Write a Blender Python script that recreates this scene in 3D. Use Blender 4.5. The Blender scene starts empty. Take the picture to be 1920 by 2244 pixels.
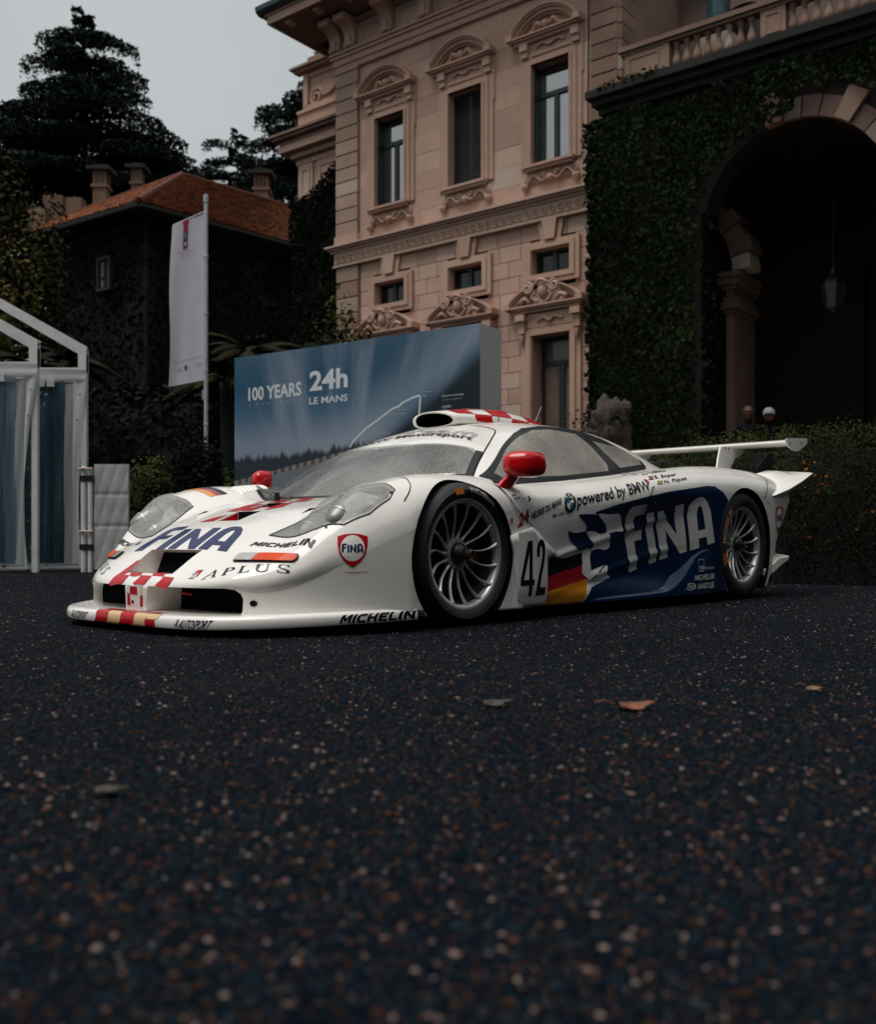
import bpy, bmesh, math, random
import numpy as np
from mathutils import Vector, Matrix, geometry
from mathutils.bvhtree import BVHTree

S = bpy.context.scene
COL = S.collection
R = math.radians

# ------------------------------------------------------------------ camera
cam_d = bpy.data.cameras.new('camera')
cam = bpy.data.objects.new('camera', cam_d)
COL.objects.link(cam)
cam.location = (0, 0, 0.369)
cam.rotation_euler = (R(90), 0, 0)
cam_d.sensor_fit = 'VERTICAL'
cam_d.sensor_height = 36.0
cam_d.sensor_width = 30.83
cam_d.lens = 35.235
cam_d.shift_y = 0.02853
cam_d.clip_start = 0.05
cam_d.clip_end = 600
cam_d.dof.use_dof = True
cam_d.dof.focus_distance = 4.75
cam_d.dof.aperture_fstop = 3.2
S.camera = cam

# ------------------------------------------------------------------ sky and sun (overcast)
SUN_EL, SUN_AZ = R(72), R(-48)
world = bpy.data.worlds.new('World')
S.world = world
world.use_nodes = True
wn, wl = world.node_tree.nodes, world.node_tree.links
wn.clear()
wo = wn.new('ShaderNodeOutputWorld')
bg = wn.new('ShaderNodeBackground')
sky = wn.new('ShaderNodeTexSky')
sky.sky_type = 'NISHITA'
sky.sun_disc = False
sky.sun_elevation = SUN_EL
sky.sun_rotation = SUN_AZ
sky.dust_density = 4.0
hs = wn.new('ShaderNodeHueSaturation')
hs.inputs['Saturation'].default_value = 0.12
cl = wn.new('ShaderNodeMix')
cl.data_type = 'RGBA'
cl.inputs[0].default_value = 0.8
cl.inputs[7].default_value = (4.15, 4.55, 4.65, 1)
# faint uneven overcast
wtc = wn.new('ShaderNodeTexCoord'); wns = wn.new('ShaderNodeTexNoise'); wns.inputs['Scale'].default_value = 2.2; wns.inputs['Detail'].default_value = 5
wl.new(wtc.outputs['Generated'], wns.inputs['Vector'])
wr = wn.new('ShaderNodeMapRange'); wr.inputs[1].default_value = .3; wr.inputs[2].default_value = .7; wr.inputs[3].default_value = .93; wr.inputs[4].default_value = 1.06
wl.new(wns.outputs['Fac'], wr.inputs[0])
wm = wn.new('ShaderNodeMix'); wm.data_type = 'RGBA'; wm.blend_type = 'MULTIPLY'; wm.inputs[0].default_value = 1.0
wl.new(sky.outputs[0], hs.inputs['Color'])
wl.new(hs.outputs[0], cl.inputs[6])
wl.new(cl.outputs[2], wm.inputs[6]); wl.new(wr.outputs[0], wm.inputs[7])
wl.new(wm.outputs[2], bg.inputs['Color'])
bg.inputs['Strength'].default_value = 0.060
wl.new(bg.outputs[0], wo.inputs['Surface'])

sun_d = bpy.data.lights.new('sun', 'SUN')
sun = bpy.data.objects.new('sun', sun_d)
COL.objects.link(sun)
sun_d.energy = 1.5
sun_d.angle = R(40)
sun_d.color = (1.0, 0.96, 0.91)
_d = Vector((math.sin(SUN_AZ) * math.cos(SUN_EL), -math.cos(SUN_AZ) * math.cos(SUN_EL), math.sin(SUN_EL)))
sun.rotation_euler = _d.to_track_quat('Z', 'Y').to_euler()

S.view_settings.view_transform = 'Standard'
S.view_settings.look = 'None'
S.view_settings.exposure = 0.9
S.view_settings.gamma = 1.0
S.view_settings.use_curve_mapping = False
S.render.engine = 'CYCLES'
S.cycles.use_denoising = True
S.cycles.max_bounces = 6
S.cycles.diffuse_bounces = 3
S.cycles.glossy_bounces = 4
S.cycles.transmission_bounces = 4
S.cycles.transparent_max_bounces = 12
S.cycles.caustics_reflective = False
S.cycles.caustics_refractive = False
# ------------------------------------------------------------------ helpers
def link(o, parent=None):
    COL.objects.link(o)
    if parent is not None:
        o.parent = parent
    return o

def tag(o, label=None, cat=None, group=None, kind=None):
    if label: o['label'] = label
    if cat: o['category'] = cat
    if group: o['group'] = group
    if kind: o['kind'] = kind
    return o

def thing(name, label, cat, loc=(0, 0, 0), rz=0.0, group=None):
    o = bpy.data.objects.new(name, None)
    o.empty_display_size = 0.1
    link(o)
    o.location = loc
    o.rotation_euler = (0, 0, rz)
    return tag(o, label, cat, group)

def copy_tree(o, parent=None):
    c = o.copy()
    link(c, parent)
    for ch in list(o.children):
        copy_tree(ch, c)
    return c

def mesh_obj(name, verts, faces, mat=None, parent=None, smooth=False, mats=None, midx=None):
    me = bpy.data.meshes.new(name)
    me.from_pydata([tuple(v) for v in verts], [], [tuple(f) for f in faces])
    for m in (mats if mats else ([mat] if mat else [])):
        me.materials.append(m)
    if midx is not None:
        me.polygons.foreach_set('material_index', np.asarray(midx, dtype=np.int32))
    if smooth:
        me.polygons.foreach_set('use_smooth', [True] * len(me.polygons))
    me.update()
    o = bpy.data.objects.new(name, me)
    return link(o, parent)

class MB:
    """collects simple solids into one mesh"""
    def __init__(s):
        s.v = []; s.f = []; s.m = []; s.cur = 0
    def add(s, vs, fs):
        b = len(s.v)
        s.v += [tuple(v) for v in vs]
        s.f += [tuple(b + i for i in f) for f in fs]
        s.m += [s.cur] * len(fs)
        return s
    def box(s, x0, x1, y0, y1, z0, z1):
        vs = [(x0, y0, z0), (x1, y0, z0), (x1, y1, z0), (x0, y1, z0), (x0, y0, z1), (x1, y0, z1), (x1, y1, z1), (x0, y1, z1)]
        return s.add(vs, [(0, 3, 2, 1), (4, 5, 6, 7), (0, 1, 5, 4), (1, 2, 6, 5), (2, 3, 7, 6), (3, 0, 4, 7)])
    def bbox(s, x0, x1, y0, y1, z0, z1, b):
        """box with chamfered front (-y) edges"""
        vs = [(x0, y1, z0), (x1, y1, z0), (x1, y1, z1), (x0, y1, z1),
              (x0, y0 + b, z0), (x1, y0 + b, z0), (x1, y0 + b, z1), (x0, y0 + b, z1),
              (x0 + b, y0, z0 + b), (x1 - b, y0, z0 + b), (x1 - b, y0, z1 - b), (x0 + b, y0, z1 - b)]
        fs = [(3, 2, 1, 0), (0, 1, 5, 4), (1, 2, 6, 5), (2, 3, 7, 6), (3, 0, 4, 7), (4, 5, 9, 8), (5, 6, 10, 9), (6, 7, 11, 10), (7, 4, 8, 11), (8, 9, 10, 11)]
        return s.add(vs, fs)
    def tube(s, p, q, r0, r1=None, n=8, caps=True):
        r1 = r0 if r1 is None else r1
        p, q = Vector(p), Vector(q)
        d = (q - p).normalized()
        a = d.orthogonal().normalized(); b = d.cross(a)
        vs = []
        for c, r in ((p, r0), (q, r1)):
            for i in range(n):
                t = 2 * math.pi * i / n
                vs.append(c + a * (r * math.cos(t)) + b * (r * math.sin(t)))
        fs = [(i, (i + 1) % n, n + (i + 1) % n, n + i) for i in range(n)]
        if caps:
            fs += [tuple(range(n))[::-1], tuple(range(n, 2 * n))]
        return s.add(vs, fs)
    def path(s, pts, r, n=8, closed=False):
        pts = [Vector(p) for p in pts]
        rs = r if hasattr(r, '__len__') else [r] * len(pts)
        vs = []; ref = None
        N = len(pts)
        for i, p in enumerate(pts):
            if closed: d = pts[(i + 1) % N] - pts[i - 1]
            else: d = pts[min(i + 1, N - 1)] - pts[max(i - 1, 0)]
            d.normalize()
            if ref is None: ref = d.orthogonal().normalized()
            a = (ref - d * ref.dot(d)).normalized(); ref = a
            b = d.cross(a)
            for k in range(n):
                t = 2 * math.pi * k / n
                vs.append(p + (a * math.cos(t) + b * math.sin(t)) * rs[i])
        fs = []
        for i in range(N if closed else N - 1):
            j = (i + 1) % N
            for k in range(n):
                l = (k + 1) % n
                fs.append((i * n + k, i * n + l, j * n + l, j * n + k))
        if not closed:
            fs += [tuple(range(n))[::-1], tuple(range((N - 1) * n, N * n))]
        return s.add(vs, fs)
    def lathe(s, prof, n=16, c=(0, 0, 0), axis='z', a0=0.0, a1=2 * math.pi, closed=False):
        """prof: (r, h) list revolved about axis through c"""
        full = abs(a1 - a0 - 2 * math.pi) < 1e-6
        na = n if full else n + 1
        vs = []
        for i in range(na):
            t = a0 + (a1 - a0) * i / n
            ct, st = math.cos(t), math.sin(t)
            for r, h in prof:
                if axis == 'z': v = (c[0] + r * ct, c[1] + r * st, c[2] + h)
                elif axis == 'y': v = (c[0] + r * ct, c[1] + h, c[2] + r * st)
                else: v = (c[0] + h, c[1] + r * ct, c[2] + r * st)
                vs.append(v)
        m = len(prof); fs = []
        mm = m if closed else m - 1
        for i in range(n):
            j = (i + 1) % na
            for k in range(mm):
                l = (k + 1) % m
                fs.append((i * m + k, j * m + k, j * m + l, i * m + l))
        return s.add(vs, fs)
    def prism(s, poly, axis, a, b):
        """extrude 2-D polygon between a and b along axis; poly coords are the two other axes in order"""
        n = len(poly)
        def p3(u, v, w):
            return {'x': (w, u, v), 'y': (u, w, v), 'z': (u, v, w)}[axis]
        vs = [p3(u, v, a) for u, v in poly] + [p3(u, v, b) for u, v in poly]
        fs = [tuple(range(n))[::-1], tuple(range(n, 2 * n))] + [(i, (i + 1) % n, n + (i + 1) % n, n + i) for i in range(n)]
        return s.add(vs, fs)
    def build(s, name, mat, parent=None, smooth=False, angle=None, fix=True):
        mats = mat if isinstance(mat, (list, tuple)) else [mat]
        o = mesh_obj(name, s.v, s.f, None, parent, smooth, mats, s.m)
        if fix:
            bm = bmesh.new(); bm.from_mesh(o.data)
            bmesh.ops.recalc_face_normals(bm, faces=bm.faces)
            bm.to_mesh(o.data); bm.free()
        if angle is not None:
            o.data.polygons.foreach_set('use_smooth', [True] * len(o.data.polygons))
            o.data.set_sharp_from_angle(angle=R(angle))
        return o

def xform(o, M):
    o.data.transform(M)
    return o

# ------------------------------------------------------------------ materials
def new_mat(name):
    m = bpy.data.materials.new(name)
    m.use_nodes = True
    nt = m.node_tree
    b = nt.nodes['Principled BSDF']
    return m, nt, b

def noise(nt, scale, detail=4, rough=0.6, coord='Object', vec=None):
    tc = nt.nodes.new('ShaderNodeTexCoord')
    n = nt.nodes.new('ShaderNodeTexNoise')
    n.inputs['Scale'].default_value = scale
    n.inputs['Detail'].default_value = detail
    n.inputs['Roughness'].default_value = rough
    nt.links.new(vec if vec is not None else tc.outputs[coord], n.inputs['Vector'])
    return n

def ramp(nt, fac, stops):
    r = nt.nodes.new('ShaderNodeValToRGB')
    e = r.color_ramp.elements
    while len(e) < len(stops): e.new(0.5)
    for k, (p, c) in enumerate(stops):
        e[k].position = p
        e[k].color = (*c, 1) if len(c) == 3 else c
    nt.links.new(fac, r.inputs['Fac'])
    return r

def mixc(nt, fac, a, b, mode='MIX'):
    m = nt.nodes.new('ShaderNodeMix')
    m.data_type = 'RGBA'; m.blend_type = mode
    for val, idx in ((fac, 0), (a, 6), (b, 7)):
        if isinstance(val, (int, float)): m.inputs[idx].default_value = val
        elif isinstance(val, tuple): m.inputs[idx].default_value = (*val, 1) if len(val) == 3 else val
        else: nt.links.new(val, m.inputs[idx])
    return m.outputs[2]

def bump(nt, height, strength=0.3, dist=0.01, b=None):
    n = nt.nodes.new('ShaderNodeBump')
    n.inputs['Strength'].default_value = strength
    n.inputs['Distance'].default_value = dist
    nt.links.new(height, n.inputs['Height'])
    if b is not None: nt.links.new(n.outputs[0], b.inputs['Normal'])
    return n

def mat_flat(name, col, rough=0.5, metal=0.0, var=0.12, scale=6.0, coat=0.0, bmp=0.0, bscale=40, spec=0.5):
    """a colour with soft uneven wear"""
    m, nt, b = new_mat(name)
    n = noise(nt, scale)
    lo = tuple(c * (1 - var) for c in col); hi = tuple(min(1, c * (1 + var)) for c in col)
    r = ramp(nt, n.outputs['Fac'], [(0.3, lo), (0.7, hi)])
    nt.links.new(r.outputs[0], b.inputs['Base Color'])
    b.inputs['Roughness'].default_value = rough
    b.inputs['Metallic'].default_value = metal
    b.inputs['Coat Weight'].default_value = coat
    b.inputs['Coat Roughness'].default_value = 0.04
    b.inputs['Specular IOR Level'].default_value = spec
    if bmp:
        n2 = noise(nt, bscale)
        bump(nt, n2.outputs['Fac'], bmp, 0.01, b)
    return m

def rand_out(nt):
    return nt.nodes.new('ShaderNodeObjectInfo').outputs['Random']

# ------------------------------------------------------------------ pchip curves
def PC(xs, ys):
    xs = np.asarray(xs, float); ys = np.asarray(ys, float)
    o = np.argsort(xs); xs, ys = xs[o], ys[o]
    h = np.diff(xs); d = np.diff(ys) / h
    m = np.zeros_like(ys)
    m[0], m[-1] = d[0], d[-1]
    for i in range(1, len(xs) - 1):
        if d[i - 1] * d[i] > 0:
            w1 = 2 * h[i] + h[i - 1]; w2 = h[i] + 2 * h[i - 1]
            m[i] = (w1 + w2) / (w1 / d[i - 1] + w2 / d[i])
    def f(x):
        x = np.clip(np.asarray(x, float), xs[0], xs[-1])
        i = np.clip(np.searchsorted(xs, x) - 1, 0, len(xs) - 2)
        t = (x - xs[i]) / h[i]
        return ((1 + 2 * t) * (1 - t) ** 2 * ys[i] + t * (1 - t) ** 2 * h[i] * m[i] + t * t * (3 - 2 * t) * ys[i + 1] + t * t * (t - 1) * h[i] * m[i + 1])
    return f
def smax(a, b, k):
    hh = np.clip(0.5 + 0.5 * (a - b) / k, 0, 1)
    return b + (a - b) * hh + k * hh * (1 - hh)
def smin(a, b, k): return -smax(-a, -b, k)
def sstep(a, b, x):
    t = np.clip((x - a) / (b - a), 0, 1)
    return t * t * (3 - 2 * t)
def cr(pts, n=8, closed=False):
    """Catmull-Rom through 2-D or 3-D points"""
    P = [np.array(p, float) for p in pts]; N = len(P); out = []
    for i in range(N if closed else N - 1):
        p0 = P[i - 1] if (closed or i > 0) else 2 * P[0] - P[1]
        p1 = P[i]; p2 = P[(i + 1) % N]
        p3 = P[(i + 2) % N] if (closed or i + 2 < N) else 2 * P[-1] - P[-2]
        for k in range(n):
            t = k / n
            out.append(tuple(0.5 * (2 * p1 + (p2 - p0) * t + (2 * p0 - 5 * p1 + 4 * p2 - p3) * t * t + (3 * p1 - p0 - 3 * p2 + p3) * t ** 3)))
    if not closed: out.append(tuple(P[-1]))
    return out
# ------------------------------------------------------------------ the racing car
CAR_TH = R(47.8594)
car = thing('race_car', 'white racing car with red chequers, blue side panels and number 42, parked on the gravel', 'race car',
            (-0.5502, 4.9512, 0.0), CAR_TH + math.pi)

# --- paints
def mat_paint(name, col, rough=0.32, wet=True, coat=1.0):
    m, nt, b = new_mat(name)
    n = noise(nt, 2.2, 5)
    dirt = ramp(nt, n.outputs['Fac'], [(0.35, tuple(c * 0.93 for c in col)), (0.65, col)])
    n3 = noise(nt, 420, 2)
    speck = ramp(nt, n3.outputs['Fac'], [(0.24, (0.35, 0.30, 0.25)), (0.27, (1, 1, 1))])
    c = mixc(nt, 0.6, dirt.outputs[0], speck.outputs[0], 'MULTIPLY')
    nt.links.new(c, b.inputs['Base Color'])
    b.inputs['Roughness'].default_value = rough
    b.inputs['Specular IOR Level'].default_value = 0.12
    b.inputs['Coat Weight'].default_value = coat * .85
    b.inputs['Coat Roughness'].default_value = 0.03
    b.inputs['Coat IOR'].default_value = 1.5
    if wet:
        # fine rain beads
        tc = nt.nodes.new('ShaderNodeTexCoord')
        v = nt.nodes.new('ShaderNodeTexVoronoi'); v.inputs['Scale'].default_value = 190
        nt.links.new(tc.outputs['Object'], v.inputs['Vector'])
        r = ramp(nt, v.outputs['Distance'], [(0.0, (1, 1, 1)), (0.3, (0, 0, 0))])
        n2 = noise(nt, 9, 3)
        r2 = ramp(nt, n2.outputs['Fac'], [(0.45, (0, 0, 0)), (0.7, (1, 1, 1))])
        hh = mixc(nt, 1.0, r.outputs[0], r2.outputs[0], 'MULTIPLY')
        bp = bump(nt, hh, 0.12, 0.0015)
        nt.links.new(bp.outputs[0], b.inputs['Coat Normal'])
    return m

M_WHITE = mat_paint('white_paint', (0.83, 0.80, 0.755))
M_RED = mat_paint('red_vinyl', (.44, .005, .009), coat=.35)
M_CREAM = mat_paint('faded_cream_vinyl', (0.72, 0.46, 0.22))
M_BLUE = mat_paint('blue_vinyl', (0.004, 0.016, 0.055), rough=0.25, coat=.7)
M_NAVY = mat_paint('navy_letter_vinyl', (.008, .016, .085), coat=.35)
M_BLACKV = mat_paint('black_vinyl', (0.006, 0.007, 0.010), coat=.35, wet=False)
M_GOLD = mat_paint('gold_vinyl', (0.78, 0.29, 0.012))
M_FLAGRED = mat_paint('flag_red_vinyl', (0.33, 0.010, 0.022))
M_GREYV = mat_paint('pale_grey_vinyl', (0.50, 0.50, 0.51), wet=False)
M_SILVER = mat_paint('white_letter_vinyl', (0.62, 0.60, 0.57))
M_MIRROR_RED = mat_paint('red_paint', (.52, .004, .008))
M_DARK = mat_flat('dark_duct', (0.004, 0.0045, 0.006), 0.9, spec=.02)
M_CARBON = mat_flat('black_carbon', (0.014, 0.015, 0.018), 0.35, coat=0.4)
M_GAP = mat_flat('shut_line_shadow_gap', (0.008, 0.008, 0.009), 0.9, spec=.03)
M_RUBBER = mat_flat('tyre_rubber', (0.014, 0.015, 0.017), 0.62, var=0.3, scale=14, bmp=0.15, bscale=60)
M_RIM = mat_flat('grey_alloy', (0.62, 0.61, 0.60), 0.36, metal=0.6, var=0.15, scale=20)
M_RIM_DARK = mat_flat('dark_alloy', (0.035, 0.036, 0.04), 0.4, metal=0.6)
M_STEEL = mat_flat('brake_steel', (0.25, 0.24, 0.23), 0.4, metal=1.0)

# --- shape functions (metres; x forward from the front axle, y to the left, z up)
zc = PC([1.055, 1.03, .98, .87, .73, .6, .45, .3, .15, 0, -.5, -1.2, -1.9, -2.4, -2.8, -3.2, -3.42],
        [.196, .212, .248, .328, .400, .460, .512, .548, .570, .58, .61, .66, .74, .79, .805, .80, .79])
zcrest = PC([.95, .86, .81, .75, .65, .55, .48, .35, .25, .11, -.19, -.42, -.7, -1.0, -1.43, -1.9, -2.3, -2.65, -3.0, -3.2, -3.42],
            [.16, .245, .29, .345, .440, .522, .568, .620, .645, .662, .668, .650, .652, .675, .722, .785, .828, .842, .838, .822, .79])
ycrest = PC([.95, .5, 0, -.5, -1.4, -2, -2.6, -3.4], [.72, .75, .75, .74, .735, .73, .73, .70])
zr = PC([.25, .2, .13, .057, -.211, -.45, -.62, -.84, -1.1, -1.35, -1.6, -2.0, -2.35, -2.65, -3.0, -3.42],
        [.49, .525, .565, .608, .770, .895, .958, 1.012, 1.046, 1.058, 1.048, .985, .905, .855, .82, .77])
ygl = PC([.2, -.15, -.6, -1.4, -1.9, -2.3, -2.8, -3.4], [.77, .775, .785, .775, .74, .66, .55, .45])
wid = PC([.5, .2, -.25, -.6, -1.0, -1.6, -2.1, -2.5, -2.9, -3.2, -3.42], [.95, .95, .945, .925, .915, .915, .925, .93, .93, .92, .905])
roll_h = PC([.5, .2, -.2, -.5, -1.0, -1.6, -2.1, -2.5, -3.0, -3.42], [.20, .17, .16, .12, .12, .13, .16, .17, .17, .16])
roll_R = PC([.5, .2, -.2, -.5, -1.0, -1.6, -2.1, -2.5, -3.0, -3.42], [.20, .19, .19, .16, .15, .15, .17, .19, .19, .18])
fr_R = PC([0, .5, .6, .7, .8, .88, .95], [.025, .03, .06, .11, .16, .19, .20])
fr_h = PC([0, .5, .6, .7, .8, .88, .95], [.018, .022, .05, .09, .15, .19, .20])
XF = lambda y: 1.055 - .675 * np.abs(y / .95) ** 3.4

def Ztop(x, y):
    ay = np.abs(y)
    sh = (1.055 - XF(np.minimum(ay, .9))) * .55
    hood = zc(np.clip(x + sh * sstep(.3, .6, x), -3.42, 1.055)) - .012 * sstep(0, .75, ay) * sstep(.2, .7, x)
    yc = ycrest(x)
    dy = yc - ay
    cre = zcrest(x) - np.where(dy > 0, 1.15 * dy ** 2, 0) - .25 * np.clip(-dy, 0, 1) ** 2 * 0
    wsx = x + .5 * y * y * sstep(-1.15, -.75, x)
    roof = zr(wsx) - .24 * y * y * sstep(-.3, -.75, x)
    side = .655 + (ygl(x) - ay) / .72
    cab = smin(roof, side, .07)
    cab = np.where(x > .3, 0, cab)
    z = smax(hood, cre, .05)
    z = smax(z, cab, .03)
    # roll towards the edge of the plan
    F = XF(ay) - x
    g = np.sqrt(1 + (.675 * 3.4 / .95 * np.abs(ay / .95) ** 2.4) ** 2)
    ef = np.maximum(F / g, 0); es = np.maximum(wid(x) - ay, 0)
    front = sstep(.25, .55, x)
    Rr = roll_R(x) * (1 - front) + fr_R(ay) * front
    hh = roll_h(x) * (1 - front) + fr_h(ay) * front
    e = np.maximum(smin(ef, es, .02), 0)
    t = np.clip(1 - e / Rr, 0, 1)
    return z - hh * (1 - np.sqrt(np.maximum(1 - t * t, 0)))

def side_off(x, z):
    """how far the flank stands in from the plan edge"""
    rec = sstep(-.42, -.75, x) * (1 - sstep(-1.70, -2.25, x))
    zt = .437 + .172 * (-.474 - x)
    prof = sstep(zt + .01, zt - .17, z) * sstep(.05, .20, z)
    dep = .022 + .026 * sstep(-.8, -1.7, x)
    o = rec * prof * dep
    # two pressed ribs along the door
    for xa, za, xb, zb_, x0, x1 in ((-.60, .283, -1.72, .503, -.60, -1.85), (-.95, .185, -1.88, .342, -.98, -1.9)):
        zc_ = za + (x - xa) * (zb_ - za) / (xb - xa)
        o = o - .011 * np.exp(-((z - zc_) / .016) ** 2) * sstep(x0, x0 - .05, x) * sstep(x1, x1 + .2, x) \
              + .006 * sstep(zc_ , zc_ - .04, z) * sstep(zc_ - .12, zc_ - .03, z) * rec
    # flank tucks in towards the sill
    o = o + .03 * sstep(.13, .03, z) * sstep(-.3, -.6, x) * (1 - sstep(-.9, -1.3, x))
    return o

def build_shell():
    nv, ns = 121, 190
    xr0 = -3.42
    vv = np.sin(np.linspace(-1, 1, nv) * math.pi / 2) * .55 + np.linspace(-1, 1, nv) * .45
    ss = np.linspace(0, 1, ns)
    ss = .15 * ss ** 2 + .85 * ss
    V, Sg = np.meshgrid(vv, ss, indexing='ij')
    Yn = V * .95
    xf = XF(np.clip(Yn, -.95, .95))
    X = xf + Sg * (xr0 - xf)
    Y = V * wid(X)
    Z = Ztop(X, Y)
    top = np.stack([X, Y, Z], -1)
    verts = list(top.reshape(-1, 3))
    idx = lambda i, j: i * ns + j
    faces = []
    for i in range(nv - 1):
        for j in range(ns - 1):
            faces.append((idx(i, j), idx(i, j + 1), idx(i + 1, j + 1), idx(i + 1, j)))
    # perimeter: front edge (s=0) v from -1..1, left side (v=1) s 0..1, rear back, right side
    per = [idx(i, 0) for i in range(nv)] + [idx(nv - 1, j) for j in range(1, ns)] + [idx(i, ns - 1) for i in range(nv - 2, -1, -1)] + [idx(0, j) for j in range(ns - 2, 0, -1)]
    P = np.array([verts[k] for k in per])
    nper = len(per)
    # bottom edge height
    zb = np.full(nper, .06)
    zb = np.where(P[:, 0] > .3, .084, zb)
    rear = sstep(-2.9, -3.3, P[:, 0])
    zb = zb + rear * .09
    rows = 46
    rings = [per]
    cx = P[:, 0]
    for k in range(1, rows + 1):
        t = k / rows
        z = P[:, 2] + (zb - P[:, 2]) * t
        x = cx.copy(); y = P[:, 1].copy()
        sidew = (np.abs(P[:, 1]) > .5) & (cx < .3)
        off = side_off(x, z)
        off0 = side_off(x, P[:, 2])
        o = np.where(sidew, off - off0 * 0, 0) * min(1, k / 4)
        sg = np.sign(y)
        y = y - sg * o
        # belly of the nose side leans in a little towards the splitter
        y = y - sg * np.where((cx > -.3), .008 * sstep(.35, .1, z), 0)
        # tail rakes forward under the rear
        kk = 1 - .55 * sstep(.70, .30, z) - .1 * sstep(.3, .15, z)
        x = np.where(x < -3.0, -3.0 + (x + 3.0) * kk, x)
        base = len(verts)
        verts += [np.array(p) for p in zip(x, y, z)]
        rings.append(list(range(base, base + nper)))
    for a, b in zip(rings[:-1], rings[1:]):
        for i in range(nper):
            j = (i + 1) % nper
            faces.append((a[i], a[j], b[j], b[i]))
    # underside
    last = rings[-1]
    fr = last[:nv]; rr = last[nv + ns - 2: nv + ns - 2 + nv][::-1]
    L = [last[nv - 1 + j] for j in range(ns)]
    Rt = [last[0]] + [last[(nper - j) % nper] for j in range(1, ns)]
    for j in range(ns - 1):
        faces.append((L[j], L[j + 1], Rt[j + 1], Rt[j])) if 0 < j < ns - 2 else None
    faces.append(tuple(fr + [L[1], Rt[1]]))
    faces.append(tuple(rr[::-1] + [Rt[ns - 2], L[ns - 2]]))
    return verts, faces

_v, _f = build_shell()
body = mesh_obj('body', _v, _f, None, car, True, [M_WHITE, M_DARK])
bm = bmesh.new(); bm.from_mesh(body.data)
bmesh.ops.recalc_face_normals(bm, faces=bm.faces)
bm.to_mesh(body.data)
BODY_BVH = BVHTree.FromBMesh(bm)
bm.normal_update()
bm.verts.ensure_lookup_table(); bm.faces.ensure_lookup_table()
BODY_VN = [v.normal.copy() for v in bm.verts]
BODY_VC = [v.co.copy() for v in bm.verts]
BODY_FV = [[v.index for v in f.verts] for f in bm.faces]
bm.free()

def body_normal(fi, loc):
    ids = BODY_FV[fi]
    if len(ids) > 6: return None
    ws = geometry.interpolate if False else None
    n = Vector((0, 0, 0)); tot = 0
    for i in ids:
        w = 1.0 / ((BODY_VC[i] - loc).length ** 2 + 1e-7)
        n += BODY_VN[i] * w; tot += w
    return n.normalized()

# --- projection of flat shapes onto the bodywork
def shoot(u, v, axis):
    """axis 'side+': (x,z) seen from the left; 'top': (x,y) from above; 'front': (y,z) from ahead"""
    if axis == 'side': o, d = Vector((u, 3, v)), Vector((0, -1, 0))
    elif axis == 'side-': o, d = Vector((u, -3, v)), Vector((0, 1, 0))
    elif axis == 'top': o, d = Vector((u, v, 3)), Vector((0, 0, -1))
    elif axis == 'front': o, d = Vector((4, u, v)), Vector((-1, 0, 0))
    elif axis == 'slope': o, d = Vector((u, v, 0)) + Vector((.6, 0, .8)) * 3, Vector((-.6, 0, -.8))
    elif axis == 'corner':  # u along (-.7071,.7071) , v = z, from ahead left
        o = Vector((.7071, .7071, 0)) * 4 + Vector((-.7071, .7071, 0)) * u + Vector((0, 0, v)); d = Vector((-.7071, -.7071, 0))
    return BODY_BVH.ray_cast(o, d)

def in_poly(p, poly):
    x, y = p; c = False; n = len(poly); j = n - 1
    for i in range(n):
        xi, yi = poly[i]; xj, yj = poly[j]
        if (yi > y) != (yj > y) and x < (xj - xi) * (y - yi) / (yj - yi) + xi: c = not c
        j = i
    return c

def densify(poly, step):
    out = []
    n = len(poly)
    for i in range(n):
        a, b = np.array(poly[i]), np.array(poly[(i + 1) % n])
        k = max(1, int(np.linalg.norm(b - a) / step))
        for q in range(k): out.append(tuple(a + (b - a) * q / k))
    return out

def fill(polys, step=0.02):
    """even-odd fill of 2-D polygons with an inner grid -> verts2d, tris"""
    verts = []; edges = []
    dp = [densify(p, step) for p in polys]
    for p in dp:
        b = len(verts); n = len(p)
        verts += [Vector(q) for q in p]
        edges += [(b + i, b + (i + 1) % n) for i in range(n)]
    xs = [q[0] for p in dp for q in p]; ys = [q[1] for p in dp for q in p]
    gx = np.arange(min(xs) + step * .5, max(xs), step); gy = np.arange(min(ys) + step * .5, max(ys), step)
    def inside(q): return sum(in_poly(q, p) for p in dp) % 2 == 1
    for a in gx:
        for c in gy:
            if inside((a, c)): verts.append(Vector((a, c)))
    V, E, F, *_ = geometry.delaunay_2d_cdt(verts, edges, [], 0, 1e-5)
    T = [f for f in F if inside(tuple(sum((V[i] for i in f), Vector((0, 0))) / len(f)))]
    return [tuple(v) for v in V], T

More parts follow.
